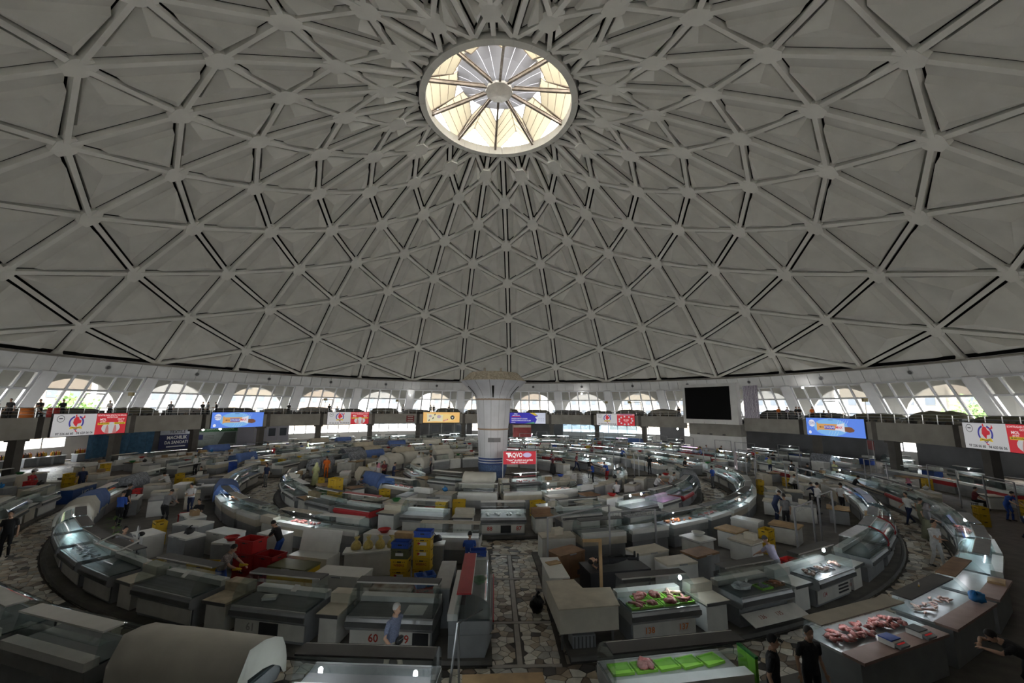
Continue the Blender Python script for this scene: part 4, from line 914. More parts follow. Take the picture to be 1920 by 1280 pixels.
# end case beside the aisle, its red top running along the aisle
c = display_case('long red-topped glass case turned along the central aisle', Vector((-0.55, -29.65, PZ)), R2(90), 2.8, M_GRY, M_RED, None, end=None)
MB().extr([(-0.58, 0.5), (0.5, 0.5), (0.5, 0.0), (-0.40, 0.0)], (-1.42, 0, 0), (0, 1, 0), (0, 0, 1), (0.03, 0, 0)).build('end_cheek', M_GRY, c); MB().box((0, -0.60, 0.80), (2.8, 0.03, 0.05)).build('red_strip', M_RED, c)
o = thing('bowl', 'green plastic bowl inside the red-topped case by the aisle', 'bowl', Vector((-0.38, -29.0, PZ+0.85))); MB().lathe([(0.10, 0.0), (0.22, 0.12), (0.24, 0.13), (0.20, 0.10), (0.09, 0.02)], 16).build('shell', M_GRN, o, smooth=True); MB().lathe([(0.225, 0.12), (0.25, 0.125), (0.24, 0.14), (0.22, 0.135)], 16).build('rim', M_GRN, o)
o = thing('service_counter', 'grey back counter behind the red-topped case by the aisle', 'counter', Vector((-1.40, -28.72, PZ))); MB().box((0, 0, 0.5), (0.45, 2.0, 1.0)).build('body', M_GRY, o); MB().box((0, 0, 1.01), (0.48, 2.04, 0.04)).build('worktop', C('grey beige top', (0.36, 0.35, 0.32)), o)
# right block, outer row
def box_table():
    o = thing('corner_counter', 'boxy cream wood-grain corner counter at the right side of the central aisle', 'counter', Vector((0, 0, PZ)))
    m = mat('wood-grain laminate', (0.56, 0.53, 0.45), 0.5, noise=0.14, scale=3.0)
    MB().prism([(1.72, -30.95), (3.28, -30.75), (3.34, -29.75), (2.55, -29.80), (2.40, -29.2), (1.62, -29.3)], 0.42, 0.98).build('body', m, o)
    MB().prism([(1.69, -30.98), (3.31, -30.78), (3.37, -29.72), (2.57, -29.77), (2.42, -29.17), (1.59, -29.27)], 0.98, 1.01).build('worktop', mat('laminate top', (0.52, 0.47, 0.37), 0.45, noise=0.2, scale=3.0), o)
    for x, y in ((1.8, -30.8), (3.15, -30.6), (1.72, -29.45), (3.2, -29.9)): MB().box((x, y, 0.21), (0.05, 0.05, 0.42)).build('leg', M_DGR, o)
box_table()
o = thing('grey_crate', 'grey ribbed plastic crate on the floor under the corner counter', 'crate', Vector((2.35, -30.55, PZ)), 0.1)
MB().box((0, 0, 0.16), (0.6, 0.42, 0.30)).build('body', M_GRY, o)
for i in range(6): MB().box((-0.25+i*0.1, -0.215, 0.15), (0.03, 0.02, 0.26)).build('rib', M_DGR, o)
P, rz, L = at3(6.5, 10.6); c = display_case('brightly lit glass case of red meat on green trays, numbered 138 and 137', P, rz, L, M_STL, M_DGR, lit=1, bulbs=(0.8,)); c138 = c
for t, x in (('138', -0.45), ('137', 0.55)):
    MB().box((x, -0.448, 0.30), (0.27, 0.006, 0.22)).build('number_plate', C('pale plate', (0.55, 0.52, 0.50)), c); number(c, t, x, C('orange number paint', (0.62, 0.16, 0.02), no=0), 0.30, 0.2).__class__ if False else words(t, 0.2, 'stall_number', C('orange number paint', (0.62, 0.16, 0.02), no=0), c, Matrix.Translation((x, -0.455, 0.30)) @ Matrix.Rotation(pi/2, 4, 'X'))
MR = Matrix.Rotation(rz, 3, 'Z')
desc = ['ribs of dark red beef', 'one small shank on lime plastic', 'two large red cuts', 'neck pieces and trimmings', 'a whole dark shoulder', 'white fatty strips', 'long lean slices']
for i, (x, y, n, k) in enumerate(((-0.72, -0.30, 5, 1), (-0.25, -0.30, 2, 0), (-0.42, 0.05, 6, 0), (0.25, -0.30, 4, 0), (0.10, 0.06, 5, 0), (0.60, 0.08, 6, 1), (0.72, -0.28, 6, 1))):
    meat_tray('lime green tray with %s in the case numbered 138' % desc[i], P+MR @ Vector((x, y, 0.835)), rz, n, M_PALE if i == 5 else M_MEAT, k, seed=i)
P, rz, L = at3(10.7, 12.6); counter('white counter with a low white board right of the case numbered 137', P, rz, 0.8, M_BEI, M_ENAM)
P, rz, L = at3(12.8, 17.0); c = display_case('unlit glass case numbered 136 and 135 with its front flap hanging open', P, rz, L, M_STL, M_DGR, None)
fl = thing('front_flap', 'grey hinged front flap lettered 136 and 135 hanging from its case', 'flap', P+Matrix.Rotation(rz, 3, 'Z') @ Vector((0, -0.52, 0.42)), rz); MB().box((0, -0.22, -0.08), (2.1, 0.46, 0.02), rx=R2(18)).build('board', M_WB, fl); MB().tube([(-1.0, -0.43, -0.15), (1.0, -0.43, -0.15)], 0.012, 5).build('rod', M_STL, fl)
for t, x in (('136', -0.5), ('135', 0.15)): words(t, 0.17, 'stall_number', C('faded red number', (0.30, 0.10, 0.08)), fl, Matrix.Translation((x, -0.22, -0.066)) @ Matrix.Rotation(R2(18), 4, 'X'))
meat_tray('lime green tray of wrapped packets in the unlit case numbered 136', P+Matrix.Rotation(rz, 3, 'Z') @ Vector((0.2, -0.25, 0.835)), rz, 4, M_GRY, 1, seed=31, group='trays in unlit case'); meat_tray('orange board of dried meat in the unlit case numbered 135', P+Matrix.Rotation(rz, 3, 'Z') @ Vector((0.75, -0.2, 0.835)), rz, 5, M_ORG, 1, M_BRN, 'trays in unlit case', seed=32)
o = thing('plastic_bag', 'crumpled clear plastic bag in the unlit case numbered 136', 'bag', P+Matrix.Rotation(rz, 3, 'Z') @ Vector((-0.45, -0.12, 0.865)), rz); MB().blob((0, 0, 0.06), (0.3, 0.2, 0.07), 10, 6, 4, 0.3).build('body', C('crumpled film', (0.5, 0.5, 0.52), 0.25), o); MB().tube([(0.2, 0.05, 0.1), (0.3, 0.1, 0.16)], 0.03, 5).build('knot', M_ENAM, o)
P, rz, L = at3(17.1, 18.9); counter('white counter with a tall riser between cases 135 and 134', P, rz, 0.8, M_ENAM, M_ENAM)
P, rz, L = at3(19.0, 23.5); c = display_case('brightly lit glass case of pale poultry numbered 134', P, rz, L, M_STL, M_DGR, lit=1, bulbs=(0.45,)); number(c, '134', -0.6, C('crimson number', (0.38, 0.03, 0.04)), 0.30, 0.17); MR = Matrix.Rotation(rz, 3, 'Z')
for q in range(3): MB().box((0.55, -0.45, 0.2+q*0.1), (0.6, 0.02, 0.045)).build('vent_slot', M_BLK, c)
number(c, '133', 1.0, C('crimson number', (0.38, 0.03, 0.04)), 0.30, 0.12)
for i in range(5): heap('poultry_row', 'pale plucked poultry in the lit case, %s heap from the aisle' % ORD[i], P+MR @ Vector((-0.85+i*0.42, -0.14, 0.852)), rz, 0.30, 0.34, 8, M_PALE if i % 2 == 0 else M_FISH, 2 if i % 2 == 0 else 1, 'poultry', 'poultry in the lit case', 60+i, 0.08)
P, rz, L = at3(23.6, 25.4); counter('white counter with an overhanging top beside the case numbered 134', P, rz, 0.8, M_ENAM, M_ENAM, riser=False)
P, rz, L = at3(26.2, 30.6); c = display_case('unlit glass case with a clear hood on the right bend of the kerb', P, rz, L, M_STL, M_STL, None)
P, rz, L = at3(31.0, 35.4); c = display_case('tall curved glass case with a bright red edge at the right bend', P, rz, L, M_GRY, M_GRY, M_GRY, end=None)
for q in (-1, 1): MB().tube([(q*1.15, y-0.01, z+0.01) for y, z in GL], 0.03, 5).build('red_edge', M_RED, c)
P, rz, L = at3(35.8, 40.0); display_case('lit curved glass case behind the red-edged case on the right bend', P, rz, L, M_STL, M_GRY, lit=1)
take('o3', 3.0, th_of(31, 40.2))
# block nearest the camera (fronts turned away, towards the aisle)
RF4 = 27.42
def at4(n0, n1, D=1.15): n0, n1 = th_of(33, n0), th_of(33, n1); return rowpos(RF4, (n0+n1)/2, D, -1), R2((n0+n1)/2)+pi, R2(n1-n0)*RF4
P, rz, L = at4(-6.4, -1.6); display_case('dark-topped glass case with two bright bulbs below the white-haired man', P, rz, L, M_STL, M_DGR, bulbs=(-0.9, 0.95), lit=0)
P, rz, L = at4(-12.6, -7.6); display_case('case hidden under an off-white cover at the near edge', P, rz, L, M_GRY, M_WB); cloth('off-white fabric cover over the nearest case on the left', P, rz, L, M_CLW, 3)
P, rz, L = at4(-18.6, -13.4); display_case('near left glass case with a clear sloping hood', P, rz, L, M_STL, M_ENAM)
P, rz, L = at4(-24.5, -19.2); display_case('white-topped glass case at the lower left corner', P, rz, L, M_STL, M_ENAM)
P, rz, L = at4(3.7, 8.9); c = display_case('green-glowing glass case of lime trays at the near edge', P, rz, L, M_STL, M_DGR, lit=1); MR = Matrix.Rotation(rz, 3, 'Z')
for i in range(5): meat_tray('lime green tray, %s from the aisle in the near lit case' % ORD[i], P+MR @ Vector((1.05-i*0.50, -0.18, 0.835)), rz+0.05*i, 5 if i == 1 else 0, M_MEAT, 0, group='lime trays in the near case', seed=80+i)
o = thing('chopping_block', 'lime green edged chopping board on end beside the near lit case', 'board', P+MR @ Vector((-1.6, 0.1, 0)), rz); MB().box((0, 0, 0.55), (0.06, 0.5, 1.1)).build('body', M_LIME, o); MB().box((0, 0, 1.12), (0.07, 0.52, 0.04)).build('edge', M_GRN, o)
def open_counter(label, n0, n1, top=M_DGR):                                   # glass-backed open counter seen from the seller's side
    P, rz, L = at4(n0, n1, 1.3); o = thing('open_counter', label, 'counter', P, rz); h = L/2
    MB().box((0, 0.05, 0.42), (L-0.06, 1.05, 0.84)).build('body', M_GRY, o); MB().box((0, -0.15, 0.86), (L, 0.85, 0.05)).build('deck', M_STL, o); MB().box((0, 0.46, 0.87), (L, 0.42, 0.06)).build('worktop', C('scrubbed board', (0.36, 0.25, 0.22), 0.5), o)
    MB().add([(-h, -0.58, 0.88), (h, -0.58, 0.88), (h, -0.50, 1.22), (-h, -0.50, 1.22)], [(0, 1, 2, 3)]).build('glass_screen', M_CG, o); MB().box((0, -0.33, 1.24), (L, 0.42, 0.03)).build('top_board', top, o)
    for s in (-1, 1): MB().extr([(-0.58, 0.88), (-0.5, 1.22), (-0.1, 1.22), (0.2, 0.9)], (s*(h-0.01), 0, 0), (0, 1, 0), (0, 0, 1), (0.012, 0, 0)).build('end_glass', M_CG, o)
    MB().tube([(-h+0.1, -0.30, 1.212), (h-0.1, -0.30, 1.212)], 0.010, 6).build('lamp_tube', M_TUBE, o)
    return o, P, rz, L
o, P, rz, L = open_counter('open lit counter piled with red meat in front of the boy', 12.8, 18.4, M_BEI); MR = Matrix.Rotation(rz, 3, 'Z')
for i in range(5): heap('meat_pile', 'slabs of red meat on the open lit counter, %s from the boy' % ORD[i], P+MR @ Vector((1.15-i*0.52, -0.12, 0.908)), rz, 0.42, 0.46, 13, M_MEAT, 0, 'meat', 'meat on the open counter', 100+i, 0.10)
for i, (x, m, l) in enumerate(((0.2, M_BLUE, 'blue-topped kitchen scale on the open meat counter'), (-0.85, M_DGR, 'dark-topped kitchen scale beside the dozing seller'))):
    s = thing('weighing_scale', l, 'scale', P+MR @ Vector((x, 0.44, 0.915)), rz+pi); MB().box((0, 0, 0.05), (0.36, 0.30, 0.10)).build('body', M_ENAM, s); MB().box((0, 0.03, 0.115), (0.34, 0.26, 0.025)).build('platter', m, s); MB().box((0, -0.20, 0.055), (0.34, 0.12, 0.05), rx=R2(15)).build('display_panel', M_GRY, s); MB().box((0, -0.20, 0.078), (0.26, 0.06, 0.006), rx=R2(25)).build('display', lamp_mat('red digits', (0.4, 0.03, 0.03), 0.12), s)
o, P, rz, L = open_counter('open lit counter with a yellow-handled knife on its top board', 18.9, 24.0); MR = Matrix.Rotation(rz, 3, 'Z')
k = thing('kitchen_knife', 'knife with a yellow handle lying on the dark top board', 'knife', P+MR @ Vector((0.2, -0.35, 1.265)), rz+0.3); MB().box((0, 0, 0.008), (0.14, 0.03, 0.016)).build('handle', M_YEL, k); MB().prism([(-0.07, -0.015), (-0.07, 0.015), (-0.30, 0.01), (-0.33, -0.015)][::-1], 0.004, 0.010).build('blade', M_STL, k)
for i in range(3): heap('meat_slices', 'thin pale meat slices under the second open counter screen, %s tray' % ORD[i], P+MR @ Vector((0.9-i*0.6, -0.12, 0.905)), rz, 0.42, 0.40, 7, M_PALE, 1, 'meat', 'sliced meat', 120+i, 0.04)
b = thing('plastic_bag', 'bright blue plastic bag on the worktop of the open counter', 'bag', P+MR @ Vector((-1.0, 0.42, 0.905)), rz); MB().blob((0, 0, 0.15), (0.26, 0.18, 0.14), 10, 7, 7, 0.22).build('body', C('blue film', (0.02, 0.16, 0.42), 0.25), b, smooth=True); MB().tube([(0.12, 0, 0.24), (0.18, 0.02, 0.34)], [0.06, 0.02], 6).build('knot', C('blue film', (0, 0, 0)), b)
o, P, rz, L = open_counter('open lit counter with a brown board laid across its glass', 24.4, 28.6, M_BRN)
b = thing('cutting_board', 'worn brown cutting board on the right open counter', 'board', P+Matrix.Rotation(rz, 3, 'Z') @ Vector((-0.6, 0.42, 0.905)), rz+0.1); MB().box((0, 0, 0.02), (0.6, 0.36, 0.04)).build('plank', M_WOOD, b); MB().box((0.25, 0, 0.045), (0.02, 0.3, 0.012)).build('ridge', M_BRN, b)
for i, (a, l) in enumerate(((29.2, 'glass case with a crumpled plastic sheet behind the man in white'), (34.0, 'glass case with bright foil beside the man in white'), (38.8, 'lit glass case of meat beside the woman in a headscarf'))):
    P, rz, L = at4(a, a+4.4); display_case(l, P, rz, L, M_STL, M_GRY, lit=1, bulbs=((0.2,) if i == 2 else ()))
    if i == 2: heap('meat_pile', 'red meat pieces in the lit case beside the headscarf woman', P+Matrix.Rotation(rz, 3, 'Z') @ Vector((0, -0.12, 0.852)), rz, 1.5, 0.36, 24, M_MEAT, 0, 'meat', None, 140, 0.08)
take('i4', th_of(33, -24.7), 0.6); take('i4', 3.0, th_of(33, 43.4))
# ------------------------------------------------------------------ freezers, crates and tables inside the nearest blocks
def np_(x, y, z=PZ): return Vector((x, y, z))
rot = lambda na: R2(th_of(27.5, na))
freezer('large white chest freezer with a handle behind the case numbered 60', near(28.55, -9.4, PZ), rot(-9), 1.6, M_ENAM, M_ENAM, h=0.86)
o = thing('low_table', 'low table with a rust-stained tray top in front of the yellow crates', 'table', near(28.75, -5.9, PZ), rot(-6)); MB().box((0, 0, 0.66), (1.25, 0.8, 0.05)).build('tabletop', mat('rust stained top', (0.46, 0.42, 0.36), 0.6, col2=(0.16, 0.09, 0.05), scale=3), o)
for x in (-0.56, 0.56):
    for y in (-0.34, 0.34): MB().box((x, y, 0.32), (0.04, 0.04, 0.64)).build('leg', M_DGR, o)
ys = near(27.2, -5.0, PZ)
for k in range(5): crate('yellow crate of the tall five-high stack, %s from the floor' % ORD[k], ys+Vector((0, 0, 0.325*k)), rot(-5), M_YEL, group='tall yellow crate stack', logo='plate' if k in (3, 4) else ('WIBERG' if k == 2 else None))
crate('blue crate on top of the tall yellow stack', ys+Vector((0, 0, 1.625)), rot(-5), M_BLUE, (0.6, 0.4, 0.2))
ys = near(27.35, -6.5, PZ)
for k in range(3): crate('yellow crate of the shorter stack beside the tall one, %s from the floor' % ORD[k], ys+Vector((0, 0, 0.325*k)), rot(-5), M_YEL, group='short yellow crate stack', logo='WIBERG' if k == 2 else 'plate')
o = crate('olive green crate with a white label on the short yellow stack', ys+Vector((0, 0, 0.975)), rot(-5), M_OLV); MB().box((0.0, -0.212, 0.15), (0.26, 0.008, 0.09)).build('white_plate', M_ENAM, o)
crate('blue crate on the olive crate of the short stack', ys+Vector((0, 0, 1.30)), rot(-5), M_BLUE, (0.6, 0.4, 0.2))
P = near(28.75, -4.05, PZ); crate('dark red crate at the end of the rust-stained table', P+Vector((0, 0, 0.36)), rot(-5)+0.5, M_REDP); o = thing('wire_stand', 'low wire stand holding the dark red crate', 'stand', P, rot(-5)+0.5)
for x in (-.26, .26):
    for y in (-.17, .17): MB().box((x, y, 0.17), (0.03, 0.03, 0.34)).build('leg', M_STL, o)
MB().box((0, 0, 0.347), (0.58, 0.38, 0.02)).build('shelf', M_STL, o)
for i, x in enumerate((-0.14, 0.14)): crate('bright blue tub standing on the dark red crate, %s of two' % ORD[i], P+Vector((x, x*0.5, 0.69)), rot(-5)+0.5, C('light blue plastic', (0.07, 0.16, 0.5), 0.4), (0.28, 0.4, 0.32), 'blue tubs')
freezer('yellow chest freezer with dark sliding lids behind case 61', near(28.3, -13.2, PZ), rot(-13), 1.4, M_YEL, M_OLV, h=0.86)
freezer('white chest freezer with its big lid raised upright', near(27.05, -13.6, PZ), rot(-13), 1.6, M_ENAM, M_ENAM, open_=True)
o = thing('work_table', 'long white table carrying four yellow bags', 'table', near(26.35, -9.2, PZ), rot(-9)+0.35); MB().box((0, 0, 0.86), (2.3, 0.62, 0.06)).build('tabletop', M_ENAM, o); MB().box((0, 0.05, 0.42), (2.2, 0.5, 0.82)).build('body', M_WB, o)
for i in range(4):
    q = near(26.35, -9.2, PZ)+Matrix.Rotation(rot(-9)+0.35, 3, 'Z') @ Vector((-0.75+i*0.42, 0, 0.89)); b = thing('carrier_bag', 'knotted yellow carrier bag on the long white table, %s in line' % ORD[i], 'bag', q, i*1.1, 'yellow bags on the table')
    MB().lathe([(0.02, 0.0), (0.17, 0.02), (0.19, 0.13), (0.14, 0.24), (0.05, 0.32), (0.09, 0.42), (0.02, 0.43)], 10).build('body', C('yellow film', (0.55, 0.42, 0.12), 0.35, no=0.3, s=12), b, smooth=True); MB().tube([(0.02, 0, 0.33), (0.12, 0, 0.44), (0.02, 0.1, 0.45)], 0.015, 5).build('handles', C('yellow film', (0, 0, 0)), b)
o = thing('black_bag', 'black bag lying on the white table end beyond the yellow bags', 'bag', near(25.5, -5.0, PZ+0.915), 0.3); MB().blob((0, 0, 0.11), (0.26, 0.16, 0.13), 10, 6, 3, 0.3).build('body', M_BLK, o, smooth=True); MB().tube([(-0.1, 0, 0.2), (-0.05, 0, 0.36), (0.04, 0, 0.22)], 0.02, 6).build('strap', M_BLK, o)
o = thing('side_table', 'small white side table under the black bag', 'table', near(25.5, -5.0, PZ), 0.0); MB().box((0, 0, 0.87), (0.8, 0.5, 0.05)).build('tabletop', M_ENAM, o); MB().box((0, 0, 0.42), (0.7, 0.42, 0.84)).build('body', M_GRY, o)
for i, (R, na, z, s, r) in enumerate(((27.9, -17.6, 0, (0.8, 0.6, 0.5), 0.1), (27.9, -17.6, 0.51, (0.8, 0.6, 0.5), 0.16), (27.9, -17.6, 1.02, (0.8, 0.6, 0.42), 0.05), (28.0, -15.6, 0, (0.8, 0.6, 0.55), -0.1), (28.0, -15.6, 0.56, (0.8, 0.6, 0.5), -0.05), (29.15, -18.9, 0, (0.7, 0.5, 0.5), 0.2))):
    crate(('bottom crate of the big red stack', 'middle crate of the big red stack', 'tilted top crate of the big red stack', 'lower red crate of the pair beside the raised lid', 'upper red crate of the pair beside the raised lid', 'single red crate in front of the gloved woman')[i], near(R, na, PZ+z), rot(na)+r, C('deep red plastic', (0.34, 0.015, 0.015), 0.45) if i != 2 else M_REDP, s, 'big red crates')
for i, (R, na, L, r, op) in enumerate(((26.9, -21.6, 1.4, 0.25, 0), (26.2, -25.0, 1.4, 0.1, 0), (27.15, -26.9, 1.2, 0.1, 0), (25.6, -20.4, 1.2, 0, 0), (26.1, -30.6, 1.4, 0.4, 0), (27.75, -30.4, 1.2, 0.1, 0), (25.5, -34.0, 1.4, 0, 0))):
    freezer('white freezer among the yellow crates at the left, %s from the aisle' % ORD[i], near(R, na, PZ), rot(na)+r, L, M_ENAM if i % 2 else M_GRY, M_ENAM, 'white freezers at the left')
for i, (R, na, n, l) in enumerate(((26.9, -33.0, 3, 'tall yellow stack beside the grey-shirted man'), (28.35, -20.6, 2, 'wide yellow stack left of the gloved woman'), (25.6, -27.2, 2, 'yellow stack between the white freezers'), (28.9, -24.0, 2, 'yellow stack behind the fan'))):
    for k in range(n): crate('%s yellow crate, %s' % (('bottom', 'second', 'third')[k], l), near(R, na, PZ+0.325*k), rot(na)+0.3*i, M_YEL, (0.6, 0.4, 0.32) if i != 1 else (0.9, 0.5, 0.32), 'yellow crates at the left')
crate('bright red crate near the apron man', near(25.1, -38.4, PZ), 0.4, M_REDP, (0.6, 0.5, 0.6)); crate('green crate leaning by the gloved woman', near(29.35, -21.9, PZ), -0.35, M_GRN, (0.3, 0.5, 0.7))
o = thing('bucket', 'blue plastic bucket behind the large dark glass case', 'bucket', near(28.9, -22.6, PZ)); MB().lathe([(0.16, 0.0), (0.24, 0.34), (0.27, 0.35), (0.22, 0.33), (0.15, 0.02), (0.0, 0.02)], 16).build('shell', M_BLUE, o, smooth=True); MB().tube([(-0.25, 0, 0.34), (-0.18, 0.1, 0.5), (0, 0.14, 0.55), (0.18, 0.1, 0.5), (0.25, 0, 0.34)], 0.01, 5).build('handle', M_STL, o)
o = thing('standing_fan', 'pedestal fan with a white cage beside the sitting bearded man', 'fan', near(28.6, -27.6, PZ), rot(-40)); MB().tube([(0, 0, 0.04), (0, 0, 1.15)], 0.022, 6).build('pole', M_BLK, o); MB().lathe([(0.0, 0.0), (0.22, 0.0), (0.22, 0.03), (0.0, 0.05)], 16).build('base', M_BLK, o); MB().blob((0, 0.06, 1.22), (0.08, 0.1, 0.08), 8, 6).build('motor', M_BLK, o)
cg = MB()
for r in (0.1, 0.2, 0.3): cg.tube([(r*cos(2*pi*i/18), -0.06, 1.22+r*sin(2*pi*i/18)) for i in range(19)], 0.006 if r < 0.3 else 0.012, 4, cap=False)
for i in range(12): cg.tube([(0.03*cos(pi*i/6), -0.08, 1.22+0.03*sin(pi*i/6)), (0.3*cos(pi*i/6), -0.06, 1.22+0.3*sin(pi*i/6))], 0.004, 4)
cg.build('cage', M_ENAM, o)
for i in range(3):
    a = 2*pi*i/3; MB().extr([(0.03, -0.05), (0.25, -0.10), (0.27, 0.03), (0.04, 0.04)], (0, -0.03, 1.22), (cos(a), 0.1, sin(a)), (-sin(a), 0.1, cos(a)), (0, 0.008, 0)).build('blade', M_GRY, o)
o = thing('potted_plant', 'leafy green potted plant on the left bend of the ring', 'plant', near(28.2, -34.6, PZ)); MB().lathe([(0.0, 0.0), (0.14, 0.0), (0.19, 0.34), (0.0, 0.32)], 12).build('pot', M_BLK, o); MB().tube([(0, 0, 0.3), (0.02, 0, 1.1)], 0.02, 5).build('stem', M_BARK, o)
rd = random.Random(3)
for i in range(26):
    a, h, r = rd.uniform(0, 6.3), rd.uniform(0.55, 1.35), rd.uniform(0.1, 0.3); p = Vector((r*cos(a), r*sin(a), h)); u = Vector((cos(a), sin(a), rd.uniform(-.5, .4)))*0.11; v = Vector((-sin(a), cos(a), 0))*0.06
    MB().add([p-u, p-v+Vector((0, 0, .01)), p+u, p+v+Vector((0, 0, .01))], [(0, 1, 2, 3)]).build('leaf', M_LEAF, o)
# right block
o = thing('black_couch', 'black padded bench with a man lying on it', 'bench', np_(4.1, -27.6), rot(8)); MB().box((0, 0, 0.38), (2.1, 0.95, 0.74)).build('base', M_BLK, o); MB().box((0, 0, 0.785), (2.14, 1.0, 0.07)).build('pad', C('black vinyl', (0.03, 0.03, 0.032), 0.35), o)
o = thing('white_table', 'narrow tall white table beside the aisle with a cutting board', 'table', np_(1.98, -28.2), rot(3)); MB().box((0, 0, 0.98), (0.62, 1.7, 0.04)).build('tabletop', M_ENAM, o); MB().box((-0.05, 0.1, 0.48), (0.4, 1.3, 0.96)).build('body', M_WB, o)
o = thing('cutting_board', 'small brown cutting board on the narrow white table', 'board', np_(2.0, -27.9, PZ+1.0), 0.4); MB().box((0, 0, 0.015), (0.45, 0.28, 0.03)).build('plank', M_WOOD, o); MB().box((0.24, 0, 0.015), (0.05, 0.1, 0.03)).build('grip', M_BRN, o)
o = thing('wooden_post', 'pale wooden post with a cross-piece behind the case numbered 138', 'post', np_(3.35, -28.75)); MB().box((0, 0, 1.0), (0.09, 0.09, 2.0)).build('upright', M_WOOD, o); MB().box((-0.25, 0, 1.95), (0.6, 0.07, 0.08)).build('cross_piece', M_WOOD, o)
o = thing('refuse_bag', 'tied black refuse bag on the floor of the central aisle', 'bag', Vector((1.36, -28.75, 0.012))); MB().blob((0, 0, 0.24), (0.22, 0.2, 0.25), 11, 7, 9, 0.16).build('body', C('black film', (0.012, 0.012, 0.013), 0.25), o, smooth=True); MB().tube([(0, 0, 0.44), (0.02, 0, 0.52), (0.08, 0.03, 0.58)], [0.04, 0.03, 0.05], 6).build('knot', C('black film', (0, 0, 0)), o)
KEEP.extend(Vector((x, y, 0)) for x, y in ((6.35, -27.3), (5.75, -26.2), (7.6, -26.5), (2.7, -26.3)))
for i, (x, y, L, b, l) in enumerate(((6.35, -27.3, 1.2, M_ENAM, 'white freezer with a cream lid right of the black bench'), (5.75, -26.2, 1.4, M_ENAM, 'white freezer under the hook rail'), (7.6, -26.5, 1.2, M_GRY, 'grey freezer with a dark mat beyond the hook rail'), (2.7, -26.3, 1.2, M_BRN, 'brown-topped freezer behind the lying man'))): freezer(l, np_(x, y), rot(12)+0.1*i, L, b, M_CRM if i < 2 else M_BRN)
def hook_rail(label, a, b, h, n, m=M_STEEL):
    KEEP.extend(Vector((a[0]+(b[0]-a[0])*t, a[1]+(b[1]-a[1])*t, 0)) for t in (0, .5, 1))
    o = thing('hook_rail', label, 'rail', Vector((a[0], a[1], PZ))); d = Vector((b[0]-a[0], b[1]-a[1], 0))
    for p in (Vector((0, 0, 0)), d): MB().box((p.x, p.y, h/2), (0.06, 0.06, h)).build('post', m, o)
    MB().tube([(0, 0, h), (d.x, d.y, h)], 0.03, 6).build('bar', m, o)
    for i in range(n):
        c = d*((i+0.7)/(n+0.4)); MB().tube([(c.x, c.y, h), (c.x, c.y, h-0.12), (c.x+0.05, c.y, h-0.20), (c.x+0.1, c.y, h-0.16), (c.x+0.1, c.y, h-0.1)], 0.008, 4).build('hook', m, o)
    return o
hook_rail('black hook rail with empty meat hooks behind the lying man', (4.55, -25.55), (6.55, -25.1), 2.0, 8)
hook_rail('tall dark pipe frame arching over the stalls right of the aisle', (1.95, -26.9), (4.7, -25.0), 2.15, 3)
hook_rail('dark hook rail with straps among the right stalls', (12.5, -24.9), (14.3, -23.6), 2.0, 6)
hook_rail('dark frame over the brown sacks at the right', (15.4, -22.6), (17.1, -21.4), 2.0, 5)
rd = random.Random(21); FR = [Vector((4.6, 26.2, PZ)), near(33.5, 80, PZ)]; KEEP.extend(Vector((4.6+d, 26.2, 0)) for d in (-1.5, -.7, 0, .7, 1.5)); KEEP.append(lane(33.6, -6.5)); KEEP.append(lane(27.2, -18.6)); KEEP.append(lane(19.3, -8.6, .2))
for i in range(26):                              # thin frames and poles over the right-hand and far stalls
    while True:
        R = rd.choice((12.2, 13.2, 21.0, 22.6, 30.5, 32.5)); na = rd.uniform(60, 165)
        p = ring(R, na, PZ)
        if not aisle(R, na, 1.5) and all((p-u).length > 3.4 for u in FR): FR.append(p); break
    q = ring(R, na+math.degrees(rd.uniform(1.6, 2.6)/R), PZ); hook_rail('thin dark steel frame over the right-hand stalls, %s counted from the front' % ORD[i], (p.x, p.y), (q.x, q.y), rd.uniform(2.0, 2.5), 2).__setitem__('group', 'steel frames over the stalls')
# easel-like sign stand at the near edge, wooden board below
o = thing('sign_stand', 'leaning grey metal sign stand at the near end of the aisle', 'stand', Vector((-0.75, -32.35, 0))); MB().tube([(-0.14, -0.25, 0), (0.02, 0.1, 1.45)], 0.03, 6).build('leg', M_STL, o); MB().tube([(0.06, 0.35, 0), (0.03, 0.1, 1.45)], 0.025, 6).build('leg', M_STL, o); MB().tube([(0.02, 0.1, 1.42), (0.55, 0.3, 1.62)], 0.012, 5).build('arm', M_DGR, o)
o = thing('wooden_table', 'plain pale wooden tabletop at the bottom edge beside the sign stand', 'table', Vector((0.25, -33.4, PZ)), 0.02); MB().box((0, 0, 0.78), (1.6, 0.7, 0.05)).build('tabletop', M_WOOD, o)
for x in (-0.7, 0.7): MB().box((x, 0, 0.38), (0.08, 0.5, 0.76)).build('trestle', M_WOOD, o)
o = thing('wire_rack', 'dark wire rack at the lower left edge', 'rack', near(34.35, -7.2, PZ), rot(-7)); MB().tube([(-0.6, 0, 0), (-0.6, 0, 1.25), (0.6, 0, 1.25), (0.6, 0, 0)], 0.03, 6).build('frame', M_DGR, o)
for i in range(7): MB().tube([(-0.45+i*0.15, 0, 1.25), (-0.45+i*0.15, 0.02, 0.75)], 0.008, 4).build('wire', M_DGR, o)
